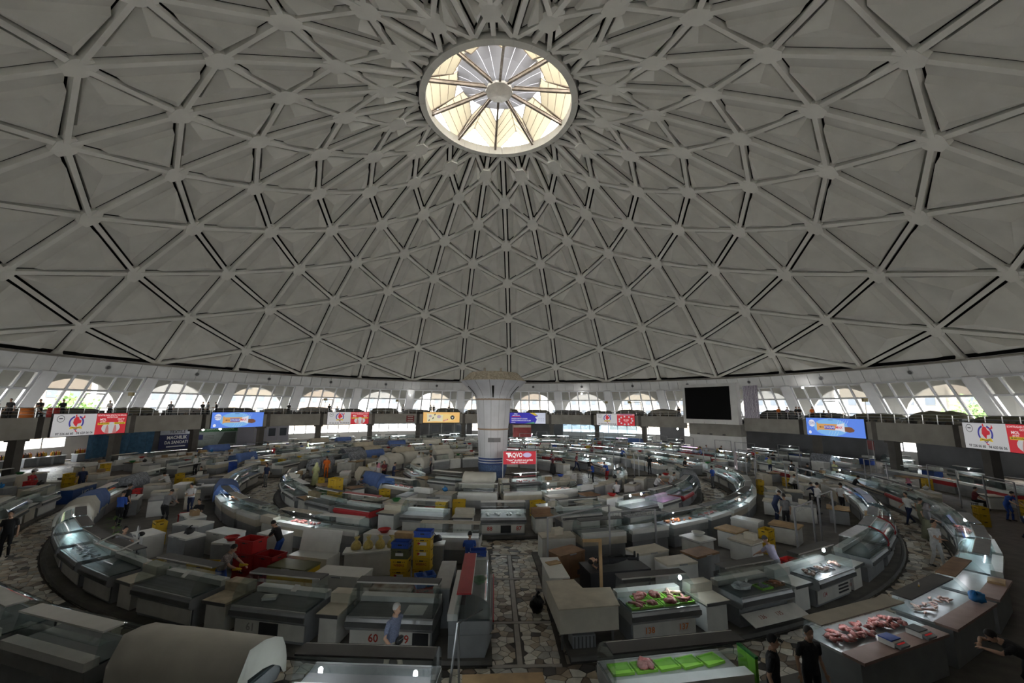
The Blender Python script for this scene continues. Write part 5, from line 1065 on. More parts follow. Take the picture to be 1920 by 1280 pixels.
# blue crate and white box on the aisle corner, the sitting man's seat
o = thing('white_box', 'white polystyrene box beside the sitting man in blue', 'box', np_(-0.52, -26.1), 0.05); MB().box((0, 0, 0.3), (0.7, 0.9, 0.6)).build('base', M_ENAM, o); MB().box((0, 0, 0.63), (0.74, 0.94, 0.06)).build('lid', M_WB, o)
crate('blue crate on the white polystyrene box by the aisle', np_(-0.52, -26.1, PZ+0.66), 0.05, M_BLUE, (0.6, 0.4, 0.2))
# stacks left of centre in the second ring
for i, (R, na, cs, l) in enumerate(((18.3, -32.4, (M_REDP, M_YEL, M_YEL, M_YEL), 'stack behind the second ring cases at the left'), (18.6, -34.6, (M_GRN, M_GRN), 'green pair in the second ring at the left'), (18.2, -27.5, (M_REDP,), 'single red box in the second ring'), (17.6, -11.5, (M_REDP, M_GRY), 'red and grey pair in the second ring'), (17.9, -6.2, (M_YEL, M_YEL), 'yellow pair near the column in the second ring'), (18.2, 8.0, (M_YEL, M_YEL), 'yellow tubs right of the aisle in the second ring'))):
    for k, m in enumerate(cs): crate('%s %s crate, %s' % (('bottom', 'second', 'third', 'top')[k], {M_REDP.name: 'red', M_YEL.name: 'yellow', M_GRN.name: 'green', M_GRY.name: 'grey'}[m.name], l), near(R, na, PZ+0.405*k), rot(na)+0.2, m, (0.75, 0.55, 0.4), 'crates in the second ring')
    KEEP.append(near(R, na))

# ------------------------------------------------------------------ front of the second ring where the central aisle ends
RF2 = 16.3
def at2(t0, t1): return rowpos(RF2, (t0+t1)/2, 1.15, 1), R2((t0+t1)/2), min(R2(t1-t0)*(RF2-1.2), 2.6)
P, rz, L = at2(-2.6, 6.2); c = display_case('lit glass case of white packets numbered 88 and 87 facing the central aisle', P, rz, L, M_STL, M_ENAM, lit=1); number(c, '88', -0.65); number(c, '87', 0.75); MB().box((0.12, -0.45, 0.28), (0.5, 0.03, 0.34)).build('dark_opening', M_BLK, c)
for i in range(4): heap('packet_row', 'white wrapped packets in the case numbered 88, %s group' % ORD[i], P+Matrix.Rotation(rz, 3, 'Z') @ Vector((-0.75+i*0.5, -0.12, 0.852)), rz, 0.3, 0.32, 6, M_ENAM, 2, 'packets', 'packets in case 88', 170+i, 0.03)
P, rz, L = at2(-7.4, -3.0); counter('beige counter with a riser left of the case numbered 88', P, rz, 1.0, M_BEI, M_WB)
P, rz, L = at2(-16.6, -7.8); display_case('lit glass case of small packets left of the man in blue', P, rz, L, M_STL, M_ENAM, lit=1)
P, rz, L = at2(-21.4, -17.0); counter('cream counter with a tall white riser beside the red-edged case', P, rz, 1.0, M_CRM, M_ENAM)
P, rz, L = at2(-31.0, -21.9); c = display_case('dark glass case with long red edges on the second ring', P, rz, L, M_RED, M_RED, M_WB)
P, rz, L = at2(-40.5, -31.5); c = display_case('dark curved glass case with white number boards, left of the red-edged case', P, rz, L, M_GRY, M_DGR, M_ENAM)
P, rz, L = at2(-45.0, -41.0); counter('pale wooden-topped counter at the left bend of the second ring', P, rz, 1.0, M_WOOD, M_WB)
P, rz, L = at2(-54.2, -45.4); display_case('clear boxy glass case at the left end of the second ring', P, rz, L, M_STL, M_STL, M_WB)
P, rz, L = at2(6.7, 11.2); counter('brown-topped counter right of the case numbered 87', P, rz, 1.0, M_BRN, M_WB)
P, rz, L = at2(11.7, 20.2); display_case('unlit white glass case behind the black pipe frame', P, rz, L, M_WB, M_DGR, M_WB)
P, rz, L = at2(20.7, 25.2); counter('bare white counter lit by the neighbouring bulbs', P, rz, 1.0, M_ENAM, M_ENAM, riser=False)
P, rz, L = at2(25.7, 34.6); display_case('steel glass case with two glaring bulbs on the second ring', P, rz, L, M_STL, M_DGR, M_WB, 0, (-0.5, 0.4))
P, rz, L = at2(35.1, 44.0); display_case('glass case at the right bend of the second ring with a violet tube', P, rz, L, M_ENAM, M_STL, M_WB, 2)
take('o2', -54.6, 44.4)
# ------------------------------------------------------------------ all the other stall rows
GRPC = {}
def auto_row(row, Rf, face, D=1.15):
    rd = random.Random(hash(row) % 1000 if False else sum(map(ord, row)))
    for side in (-1, 1):
        na = 2.2+side*math.degrees(1.1/Rf)*(1 if Rf > 17 else 0)
        while abs(na-2.2) < 179.0-math.degrees(1.0/Rf):
            occ = next(((a, b) for a, b in OCC.get(row, ()) if a-0.05 < na < b+0.05 or a < na+side*0.5 < b), None)
            if occ: na = (occ[0]-0.3) if side < 0 else (occ[1]+0.3); 
            t = rd.random(); kind = 'case' if t < 0.66 else 'counter' if t < 0.88 else 'freezer'
            w = rd.choice((2.0, 2.2, 2.4)) if kind == 'case' else rd.choice((0.8, 1.0, 1.2)) if kind == 'counter' else rd.choice((1.2, 1.4))
            da = 2*math.degrees(math.atan((w/2+0.05)/(Rf-D-0.05 if face > 0 else Rf-0.1))); mid = na+side*da/2; na += side*(da+0.1)
            if aisle(Rf-face*0.5, mid, w/2): na = mid+side*math.degrees(0.4/Rf); continue
            if any(a-0.2 < mid < b+0.2 for a, b in OCC.get(row, ())): continue
            P = rowpos(Rf, mid, D, face); rz = R2(mid)+(0 if face > 0 else pi)
            if not seen(P, 20): continue
            far = (P-Vector((0, -42, 0))).length; right = P.x > 2; left = P.x < -6 and P.y < 20
            where = ROWN[row]
            if kind == 'case':
                p_lit = 0.55 if right else 0.14 if left else 0.30
                lit = 1 if rd.random() < p_lit else 0
                if lit and right and rd.random() < 0.06: lit = 2
                cov = (not lit) and rd.random() < (0.38 if left else 0.22 if not right else 0.05)
                tub = rd.choice((M_STL, M_STL, M_GRY, M_WB, M_CRM, M_RED) if right else (M_STL, M_GRY, M_WB, M_CRM, M_CRM, M_ENAM)); top = rd.choice((M_DGR, M_GRY, M_STL, M_BEI) if right else (M_DGR, M_BEI, M_CRM, M_ENAM, M_ENAM))
                tn = {M_STL.name: 'steel', M_GRY.name: 'grey', M_WB.name: 'white', M_CRM.name: 'cream', M_RED.name: 'red', M_ENAM.name: 'enamel white'}[tub.name]
                bl = tuple(rd.uniform(-0.8, 0.8) for _ in range(rd.choice((0, 1, 1, 2)))) if (lit and far > 18) else ()
                lab = '%s%s glass case, %s, %s' % ('lit ' if lit else 'covered ' if cov else '', tn, where, place(row, mid, 'case'))
                c = display_case(lab, P, rz, w, tub, top, rd.choice((M_WB, M_WB, M_ENAM, M_GRY)), lit, bl, 'display cases, '+where, simple=far > 40)
                if cov:
                    m = rd.choice((M_CLO, M_CLO, M_CLW, M_CLW, M_CLB, M_STRP, M_CLG)); cn = {M_CLO.name: 'beige', M_CLW.name: 'off-white', M_CLB.name: 'blue', M_STRP.name: 'red-striped', M_CLG.name: 'grey patterned'}[m.name]
                    cloth('%s cloth over a case, %s, %s' % (cn, where, place(row, mid, 'cloth')), P, rz, w, m, rd.randrange(99), 'cloth covers, '+where)
                elif lit and far < 75 and rd.random() < 0.8:
                    k = rd.choice((0, 0, 1, 2)); mm = rd.choice((M_MEAT, M_MEAT, M_PALE, M_ORG, M_FISH)); mn = {M_MEAT.name: 'red meat', M_PALE.name: 'pale poultry', M_ORG.name: 'orange meat', M_FISH.name: 'silver fish'}[mm.name]
                    heap('food_heap', '%s in a lit case, %s, %s' % (mn, where, place(row, mid, 'food')), P+Matrix.Rotation(rz, 3, 'Z') @ Vector((0, -0.12, 0.852)), rz, w*0.75, 0.36, 10 if far > 35 else 16, mm, k, 'food', 'food in the lit cases', rd.randrange(999), 0.08)
            elif kind == 'counter':
                top = rd.choice((M_ENAM, M_CRM, M_BEI, M_ENAM, M_WOOD)); body = rd.choice((M_WB, M_ENAM, M_GRY, M_CRM)); tn = {M_ENAM.name: 'white', M_CRM.name: 'cream', M_BEI.name: 'beige', M_WOOD.name: 'wooden'}[top.name]
                counter('%s-topped counter, %s, %s' % (tn, where, place(row, mid, 'counter')), P, rz, w, top, body, rd.random() < 0.6, 'counters, '+where)
            else:
                b = rd.choice((M_ENAM, M_ENAM, M_CRM, M_GRY)); freezer('%s chest freezer, %s, %s' % ({M_ENAM.name: 'white', M_CRM.name: 'cream', M_GRY.name: 'grey'}[b.name], where, place(row, mid, 'freezer')), P, rz, w, b, rd.choice((M_ENAM, M_BEI)), 'freezers, '+where)
take('o4', 113.5, 130.5); take('i4', -76.8, -67.2)
for row, Rf, face in (('i1', 7.6, 1), ('o2', RF2, 1), ('i2', 10.15, -1), ('i3', 18.65, -1), ('o3', RF3, 1), ('i4', RF4, -1), ('o4', 35.9, 1)): auto_row(row, Rf, face)
# working space in the middle of the rings: freezers, tables and crates
def mid_zone(row, Rs, step, seed, skip=()):
    rd = random.Random(seed); where = ROWN[row]
    for R in Rs:
        for side in (-1, 1):
            na = 2.2+side*math.degrees(1.9/R)*(1 if R > 17 else .4)
            while abs(na-2.2) < 176:
                na += side*math.degrees(rd.uniform(0.75, 1.25)*step/R)
                if aisle(R, na, 1.0) or any(a < na < b and r0 < R < r1 for a, b, r0, r1 in skip): continue
                P = ring(R+rd.uniform(-.2, .2), na, PZ)
                if not seen(P, 10) or any((P.x-q.x)**2+(P.y-q.y)**2 < 1.1 for q in KEEP): continue
                rz = R2(na)+rd.choice((0, pi, pi/2))+rd.uniform(-.08, .08); t = rd.random()
                if t < 0.55:
                    b = rd.choice((M_ENAM, M_ENAM, M_CRM, M_GRY, M_WB)); l = rd.choice((M_ENAM, M_BEI, M_CRM, M_GRY)); freezer('%s chest freezer, %s, %s' % ({M_ENAM.name: 'white', M_CRM.name: 'cream', M_GRY.name: 'grey', M_WB.name: 'dull white'}[b.name], where, place(row, na, 'freezer')), P, rz, rd.choice((1.2, 1.4)), b, l, 'freezers, '+where)
                elif t < 0.82:
                    tp = rd.choice((M_ENAM, M_BEI, M_CRM, M_WOOD, M_BRN)); counter('%s-topped work table, %s, %s' % ({M_ENAM.name: 'white', M_CRM.name: 'cream', M_BEI.name: 'beige', M_WOOD.name: 'wooden', M_BRN.name: 'brown'}[tp.name], where, place(row, na, 'table')), P, rz, rd.choice((1.0, 1.2)), tp, rd.choice((M_WB, M_GRY, M_ENAM)), False, 'tables, '+where)
                else:
                    z = PZ; m = rd.choice((M_YEL, M_REDP, M_BLUE, M_YEL)); mn = {M_YEL.name: 'yellow', M_REDP.name: 'red', M_BLUE.name: 'blue'}[m.name]
                    for q in range(rd.choice((2, 3, 3))):
                        crate('%s crate, %s, %s' % (mn, where, place(row, na, 'crate')), P+Vector((0, 0, z-PZ)), rz, m, group='crates, '+where); z += 0.325
thr = lambda n: th_of(27.5, n)
mid_zone('m2', (12.3, 13.9), 2.3, 11); mid_zone('m3', (20.8, 22.2, 23.7), 2.1, 12, skip=((thr(-40), 0.5, 19, 25), (3, thr(15), 19, 25))); mid_zone('m4', (30.2, 31.8, 33.5), 2.6, 13, skip=((-40, 42, 27, 36),))
# ------------------------------------------------------------------ people: every pose is one continuous body surface, shared by all who hold it
import numpy as np
V = Vector
def ik(a, b, l1, l2, hint):
    d = b-a; L = min(d.length, (l1+l2)*0.998); u = d.normalized(); x = (l1*l1-l2*l2+L*L)/(2*L); h = math.sqrt(max(l1*l1-x*x, 0)); n = (hint-u*hint.dot(u)).normalized()
    return a+u*x+n*h, a+u*L
def ell(mb, c, ax, rx, ay, ry, az, rz, n=12, m=8):
    vs = []; fs = []
    for i in range(m+1):
        t = pi*i/m
        for j in range(n):
            a = 2*pi*j/n; vs.append(c+ax*(rx*sin(t)*cos(a))+ay*(ry*sin(t)*sin(a))-az*(rz*cos(t)))
    for i in range(m):
        for j in range(n): fs.append((i*n+j, i*n+(j+1) % n, (i+1)*n+(j+1) % n, (i+1)*n+j))
    mb.add(vs, fs)
POSES = {   # pelvis, lean (deg), left wrist, right wrist, left ankle, right ankle, head pitch, elbow hint, skirt
 'stand': (V((0, 0, .93)), 2, V((.27, -.05, .87)), V((-.27, -.05, .87)), V((.11, .0, .085)), V((-.11, .02, .085)), 8, V((.2, 1, 0)), 0),
 'folded': (V((0, 0, .93)), 3, V((-.05, -.25, 1.06)), V((.06, -.27, 1.10)), V((.12, -.12, .085)), V((-.10, .16, .11)), 6, V((.6, .5, -.6)), 0),
 'walk': (V((0, 0, .90)), 6, V((.25, .18, .92)), V((-.24, -.22, .93)), V((.09, -.30, .10)), V((-.09, .32, .15)), 10, V((.2, 1, 0)), 0),
 'work': (V((0, .10, .91)), 26, V((.18, -.52, .98)), V((-.16, -.50, .98)), V((.12, .0, .085)), V((-.12, .08, .085)), 28, V((.6, .6, -.3)), 0),
 'sit': (V((0, .05, .53)), 8, V((.12, -.36, .62)), V((-.10, -.38, .63)), V((.14, -.40, .085)), V((-.15, -.36, .085)), 14, V((.7, .5, 0)), 0),
 'sitwork': (V((0, .08, .53)), 32, V((.12, -.52, .80)), V((-.12, -.50, .78)), V((.14, -.36, .085)), V((-.15, -.32, .085)), 25, V((.7, .5, -.2)), 0),
 'leanc': (V((0, .28, .86)), 62, V((.10, -.55, .98)), V((-.12, -.50, .99)), V((.12, .22, .085)), V((-.12, .36, .085)), 30, V((.9, 0, -.1)), 0),
 'phone': (V((0, 0, .93)), 5, V((.08, -.32, 1.12)), V((-.10, -.30, 1.10)), V((.11, .0, .085)), V((-.11, .05, .085)), 28, V((.4, .6, -.5)), 0),
 'woman': (V((0, 0, .90)), 4, V((.22, -.10, .88)), V((-.16, -.28, 1.0)), V((.09, .0, .085)), V((-.09, .02, .085)), 10, V((.3, .9, 0)), 1),
 'lying': (V((0, 0, .93)), 0, V((.10, .13, 1.60)), V((-.12, .12, 1.62)), V((.12, -.02, .085)), V((-.10, -.02, .085)), 0, V((1, .2, .1)), 0)}
def body(pose):
    pel, lean, wl, wr, al, ar, hp, eh, skirt = POSES[pose]; mb = MB(); caps = []; X = V((1, 0, 0))
    s = V((0, -sin(R2(lean)), cos(R2(lean)))); fr = V((0, -cos(R2(lean)), -sin(R2(lean))))
    T = lambda h: pel+s*h
    rings = [(-.06, .155, .115), (.05, .17, .125), (.16, .155, .112), (.30, .178, .122), (.42, .19, .12), (.485, .155, .095), (.53, .075, .07), (.60, .055, .058)]
    n = 16; vs = []; fs = []
    for h, a, b in rings:
        for j in range(n): t = 2*pi*j/n; vs.append(T(h)+X*(a*cos(t))+fr*(b*sin(t)))
    for i in range(len(rings)-1):
        for j in range(n): fs.append((i*n+j, i*n+(j+1) % n, (i+1)*n+(j+1) % n, (i+1)*n+j))
    fs += [tuple(range(n))[::-1], tuple((len(rings)-1)*n+j for j in range(n))]; mb.add(vs, fs)
    for sx in (-.07, 0, .07): caps.append((T(.08)+X*sx, T(.44)+X*sx, .115, .11, 1))
    caps += [(T(-.05)+X*.06, T(.04)+X*.06, .115, .115, 2), (T(-.05)-X*.06, T(.04)-X*.06, .115, .115, 2), (T(.535), T(.62), .06, .055, 0)]
    p2 = R2(min(lean, 50)*0.45+hp*0.8) if pose != 'lying' else 0; hz = V((0, -sin(p2), cos(p2))); hy = V((0, -cos(p2), -sin(p2)))
    hc = T(.62)+hz*.095+hy*.02
    ell(mb, hc+hz*.02-hy*.012, X, .077, hy, .094, hz, .105); ell(mb, hc-hz*.045+hy*.022, X, .060, hy, .070, hz, .075); ell(mb, hc-hz*.012+hy*.098, X, .014, hy, .020, hz, .022)
    for q in (-1, 1): ell(mb, hc+X*(q*.079)-hz*.012-hy*.01, X, .012, hy, .022, hz, .032)
    caps.append((hc+hz*.03, hc-hz*.05+hy*.01, .088, .07, 0))
    feats = [(hc+X*(q*.032)+hz*.012+hy*.086, .0125, 4) for q in (-1, 1)]+[(hc+X*(q*.032)+hz*.034+hy*.088, .011, 4) for q in (-1, 1)]+[(hc-hz*.062+hy*.088+X*dx, .010, 5) for dx in (-.018, 0, .018)]
    for q, w in ((1, wl), (-1, wr)):
        sh = T(.455)+X*(q*.185); hint = V((eh.x*q, eh.y, eh.z)); el, wr_ = ik(sh, w, .29, .255, hint)
        mb.tube([T(.47)+X*(q*.10), sh+V((0, 0, .005)), sh.lerp(el, .25), sh.lerp(el, .62), sh.lerp(el, .63), el, el.lerp(wr_, .3), wr_], [.062, .068, .062, .058, .044, .040, .040, .026], 10)
        caps += [(T(.455)+X*(q*.12), sh.lerp(el, .63), .068, .056, 1), (sh.lerp(el, .66), wr_, .044, .028, 0)]
        f = (wr_-el).normalized(); side = f.cross(V((0, 0, 1)) if abs(f.z) < .8 else V((0, -1, 0))).normalized()*(-q); nn = f.cross(side).normalized()
        if nn.z > 0 and abs(f.z) < .8: nn = -nn
        ell(mb, wr_+f*.045, side, .042, nn, .019, f, .055, 10, 6)
        for k, (o_, L) in enumerate(((-.031, .058), (-.0105, .072), (.0105, .075), (.031, .066))):
            a = wr_+f*.078+side*o_; b = a+f*(L*.55)+nn*.006; c = b+f*(L*.38)+nn*.022; mb.tube([a, b, c], [.0100, .0095, .0085], 6)
        a = wr_+f*.03+side*.036; mb.tube([a, a+f*.03+side*.022+nn*.008, a+f*.062+side*.026+nn*.018], [.0125, .011, .009], 6)
        caps.append((wr_, wr_+f*.14, .045, .045, 0))
    for q, a in ((1, al), (-1, ar)):
        hip = pel+X*(q*.09)-s*.0; kn, an = ik(hip, a, .43, .42, V((0.08*q, -1, 0.15)))
        mb.tube([hip+s*.02, hip.lerp(kn, .15), hip.lerp(kn, .6), kn, kn.lerp(an, .3), kn.lerp(an, .85), an], [.088, .092, .074, .060, .058, .046, .046], 10)
        toe = an+V((0.01*q, -.17, -.045)); mb.tube([an+V((0, .06, -.045)), an+V((0, -.03, -.035)), toe], [.036, .043, .034], 8); ell(mb, an+V((0, .03, -.04)), X, .036, V((0, 1, 0)), .045, V((0, 0, 1)), .04, 8, 6)
        caps += [(hip, kn, .092, .064, 2), (kn, an, .062, .050, 2), (an+V((0, .05, -.05)), toe, .046, .042, 3)]
    if skirt:
        mb.lathe([(0.0, 1.0), (.165, .98), (.20, .85), (.25, .45), (.30, .14), (.28, .13), (0.0, .16)], 16); caps += [(V((0, 0, .95)), V((0, 0, .2)), .19, .29, 2)]
    return mb, caps, feats, (hc, hz, hy)
tmp = bpy.data.scenes.new('sculpt'); RAW = {}
for k in POSES:
    mb, caps, feats, head = body(k); me = mb.mesh('body', []); o = bpy.data.objects.new('body_'+k, me); tmp.collection.objects.link(o)
    r = o.modifiers.new('r', 'REMESH'); r.mode = 'VOXEL'; r.voxel_size = 0.0095; r.use_smooth_shade = True
    sm = o.modifiers.new('s', 'SMOOTH'); sm.factor = 0.5; sm.iterations = 2
    dc = o.modifiers.new('d', 'DECIMATE'); dc.ratio = 0.45
    RAW[k] = (o, caps, feats, head)
tmp.view_layers[0].update(); dg = tmp.view_layers[0].depsgraph
SKIN = mat('skin', (0.42, 0.25, 0.17), 0.55); M_EYE = mat('eyes and brows', (0.02, 0.015, 0.012), 0.5); M_LIP = mat('lips', (0.30, 0.12, 0.10), 0.5); M_SHOE = mat('dark shoe', (0.03, 0.03, 0.03), 0.5)
BODY = {}
for k, (o, caps, feats, head) in RAW.items():
    me = bpy.data.meshes.new_from_object(o.evaluated_get(dg)); me.name = 'body'; me.materials.clear()
    for m in (SKIN, SKIN, SKIN, M_SHOE, M_EYE, M_LIP): me.materials.append(m)
    nf = len(me.polygons); cen = np.empty(nf*3); me.polygons.foreach_get('center', cen); cen = cen.reshape(-1, 3); best = np.full(nf, 9.0); idx = np.zeros(nf, int)
    for (p, q, r0, r1, m) in caps:
        p, q = np.array(p), np.array(q); d = q-p; t = np.clip(((cen-p) @ d)/max(d @ d, 1e-9), 0, 1); dist = np.linalg.norm(cen-(p+t[:, None]*d), axis=1)-(r0+(r1-r0)*t); w = dist < best; best[w] = dist[w]; idx[w] = m
    for (p, r, m) in feats: idx[np.linalg.norm(cen-np.array(p), axis=1) < r] = m
    me.polygons.foreach_set('material_index', idx.astype(np.int32)); me.polygons.foreach_set('use_smooth', [True]*nf); me.update(); BODY[k] = (me, head)
for o, *_ in RAW.values(): bpy.data.objects.remove(o)
bpy.data.scenes.remove(tmp)
CLR = {'white': (.62, .62, .62), 'black': (.018, .018, .02), 'navy': (.02, .03, .08), 'grey': (.18, .18, .19), 'blue': (.03, .09, .38), 'red': (.42, .03, .04), 'orange': (.72, .16, .02), 'lime': (.48, .50, .26), 'lavender': (.34, .32, .42), 'darkred': (.16, .03, .04), 'khaki': (.14, .14, .09), 'tan': (.42, .38, .30), 'bluecheck': (.20, .23, .34), 'floral': (.36, .30, .28)}
def cmat(n):
    if n == 'bluecheck': return mat('cloth bluecheck', CLR[n], 0.85, noise=0.45, scale=60)
    if n == 'floral': return mat('cloth floral', CLR[n], 0.85, noise=0.6, scale=45)
    return mat('cloth '+n, CLR[n], 0.85, noise=0.18, scale=8)
HAIR = {}
def hair_mesh(k, kind, head):
    if (k, kind) in HAIR: return HAIR[k, kind]
    hc, hz, hy = head; X = V((1, 0, 0)); mb = MB(); c = hc+hz*.022-hy*.016
    if kind in ('scarf', 'pinkscarf', 'limescarf'):
        n, m = 16, 9
        for i in range(m):
            pass
        vs = []; fs = []
        for i in range(m+1):
            t = i/m; z = .125-.33*t; r = .105*math.sqrt(max(0, 1-((.125-.33*t-.01)/.125)**2)) if z > -.02 else .105+.10*(t-.45)
            for j in range(n):
                a = 2*pi*j/n; yy = -cos(a)*r*1.12
                if z < .05 and z > -.115 and cos(a) < -.55: yy = min(yy, .055)
                vs.append(c+X*(sin(a)*r)+hz*z-hy*(-yy))
        for i in range(m):
            for j in range(n): fs.append((i*n+j, i*n+(j+1) % n, (i+1)*n+(j+1) % n, (i+1)*n+j))
        fs.append(tuple(range(n))); mb.add(vs, fs)
    else:
        n, m = 16, 8; vs = []; fs = []
        for i in range(m+1):
            t = pi*0.62*i/m
            for j in range(n):
                a = 2*pi*j/n; y = cos(a); tt = t*(1.0 if y < .2 else max(0.42, 1-0.62*(y-.2)/.8))
                vs.append(c+X*(.086*sin(tt)*sin(a))+hy*(.103*sin(tt)*y)+hz*(.114*cos(tt)))
        for i in range(m):
            for j in range(n): fs.append((i*n+j, i*n+(j+1) % n, (i+1)*n+(j+1) % n, (i+1)*n+j))
        mb.add(vs, fs)
        if 'cap' in kind: mb.add([c+X*sx+hy*y+hz*z for sx, y, z in ((-.07, .085, .055), (.07, .085, .055), (.055, .17, .035), (-.055, .17, .035))], [(0, 1, 2, 3), (3, 2, 1, 0)])
    HAIR[k, kind] = mb.mesh('hair', [M_EYE], True); return HAIR[k, kind]
HM = {'black': mat('black hair', (.012, .01, .009), .6), 'grey': mat('white hair', (.42, .41, .39), .7), 'cap': mat('black cap', (.015, .015, .017), .8), 'greycap': mat('grey cap', (.10, .10, .11), .8), 'scarf': mat('grey scarf', (.22, .20, .21), .85, noise=.3, scale=12), 'pinkscarf': mat('pink scarf', (.45, .18, .24), .85), 'limescarf': mat('lime scarf', (.50, .52, .28), .85)}
def person(label, P, face, pose, shirt, trous, hair, s=1.0, group=None):
    me, head = BODY[pose]; o = thing('person', label, 'person', P, R2(face), group); o.scale = (s, s, s)
    put('body', me, o, m=[None, cmat(shirt), cmat(trous), None, None, None]); put('hair' if 'scarf' not in hair and 'cap' not in hair else 'headscarf' if 'scarf' in hair else 'cap', hair_mesh(pose, 'scarf' if 'scarf' in hair else 'cap' if 'cap' in hair else 'short', head), o, m=HM[hair])
    return o
stool_me = [MB().lathe([(0, 0.39), (.17, .39), (.17, .35), (0, .35)], 12).mesh('seat', [M_DGR]), MB().tube([(.12, .12, 0), (.09, .09, .36)], .015, 5).mesh('leg', [M_DGR])]
rs = random.Random(8)
for i, (p, q) in enumerate(zip(PEOPLE, KEEP)):
    o = person(p[7], q, p[3], p[2], p[4], p[5], p[6], rs.uniform(.97, 1.03) if i not in (2,) else .96)
    if p[2] in ('sit', 'sitwork'):
        t = thing('stool', 'round dark stool under the '+' '.join(p[7].split()[:9]), 'stool', q+Matrix.Rotation(R2(p[3]), 3, 'Z') @ Vector((0, .06, 0)), rs.uniform(0, 1)); put('seat', stool_me[0], t)
        for w in range(4): put('leg', stool_me[1], t, None, w*pi/2)
    if i == 0:
        b = thing('waist_bag', 'dark waist bag worn by the white-haired man', 'bag', q+Matrix.Rotation(R2(60), 3, 'Z') @ Vector((0.06, -.17, .88)), R2(60)); MB().blob((0, 0, 0.05), (.13, .05, .09), 10, 6, 2, .08).build('pouch', M_BLK, b, smooth=True); MB().box((0, -.045, .08), (.16, .012, .015)).build('zip', M_GRY, b)
    if i == 10:
        for w, x in enumerate((.18, -.16)): g = thing('rubber_glove', 'yellow rubber glove on the %s hand of the woman by the red crates' % ('left', 'right')[w], 'glove', q+Matrix.Rotation(R2(90), 3, 'Z') @ Vector((x, -.55, .98)), R2(90)); MB().blob((0, 0, 0), (.055, .10, .032), 9, 6, w, .1).build('hand_part', M_YEL, g, smooth=True); MB().tube([(0, .04, 0), (0, .17, .0)], [.045, .055], 8).build('cuff', M_YEL, g)
lo = person('man in black lying on his back on the black bench, hands behind his head', Vector((0, 0, 0)), 0, 'lying', 'black', 'black', 'black'); d8 = R2(8)
lo.rotation_euler = (R2(-90), 0, R2(8)+pi/2); lo.location = Vector((4.1, -27.6, PZ+0.99))+Matrix.Rotation(d8, 3, 'Z') @ Vector((0.86, 0, 0))
# people on the gallery
GP = [(-98.2, 44.6, 'sit', 60, 'black', 'dark silhouette of a person sitting behind the gallery rail at the left edge'), (-96.2, 45.2, 'stand', 20, 'black', 'man in black standing on the gallery at the left edge'), (-94.7, 44.1, 'sit', 120, 'white', 'person in a white shirt sitting by the orange drums on the gallery'), (-93.2, 45.0, 'phone', 30, 'black', 'man in black raising his arms on the left gallery'), (-91.3, 44.4, 'stand', 70, 'black', 'person in a black cap on the left gallery beside the advert'), (-85.2, 44.4, 'phone', 10, 'white', 'man in a white tee on the gallery above the bull advert'),
      (-76.5, 44.2, 'stand', 40, 'grey', 'man standing on the gallery between the two left adverts'), (-71.4, 44.0, 'stand', 60, 'black', 'first of three dark figures above the left blue advert'), (-70.0, 44.5, 'stand', 330, 'grey', 'second of three dark figures above the left blue advert'), (-69.0, 43.9, 'phone', 300, 'black', 'third of three dark figures above the left blue advert'), (-54.9, 44.0, 'stand', 20, 'black', 'dark figure on the gallery left of the second bull advert'), (-45.9, 44.2, 'stand', 0, 'black', 'first dark figure above the second bull advert'), (-43.9, 44.6, 'sit', 20, 'grey', 'second figure above the second bull advert'), (-28.0, 44.2, 'stand', 0, 'white', 'figure in white on the gallery left of the orange advert'), (-20.9, 43.9, 'stand', 20, 'white', 'pair of figures above the orange advert, the one in white'), (-20.0, 44.3, 'stand', 340, 'grey', 'pair of figures above the orange advert, the one in grey'), (-16.0, 44.0, 'phone', 0, 'white', 'figure holding a phone on the gallery just left of the column'),
      (44.6, 44.0, 'phone', 330, 'black', 'dark figure on the gallery beside the big screen'), (65.6, 44.2, 'stand', 0, 'orange', 'figure in orange right of the patterned curtain'), (67.2, 44.2, 'woman', 0, 'lavender', 'woman in a pale robe on the right gallery'), (68.3, 44.8, 'stand', 20, 'black', 'dark figure behind the woman in a pale robe'), (69.6, 44.0, 'phone', 330, 'black', 'figure in black and white looking at a phone on the right gallery'), (71.6, 44.3, 'stand', 0, 'orange', 'figure in an orange top left of the right blue advert'), (73.2, 44.6, 'sit', 30, 'black', 'first seated figure above the right blue advert'), (74.3, 44.4, 'sit', 330, 'grey', 'second seated figure above the right blue advert')]
for rel, R, pose, f, sh, l in GP:
    q = gp(R, PHI+rel, GZM); person(l, q, math.degrees(math.atan2(-q.x, q.y))*-1+f if False else f-(PHI+rel)*0+0, pose, sh, 'black', 'black' if 'cap' not in l else 'cap', 1.0, 'people on the gallery')
    if pose == 'sit':
        t = thing('stool', 'round dark stool on the gallery under the '+' '.join(l.split()[:7]), 'stool', q); put('seat', stool_me[0], t)
        for w in range(4): put('leg', stool_me[1], t, None, w*pi/2)
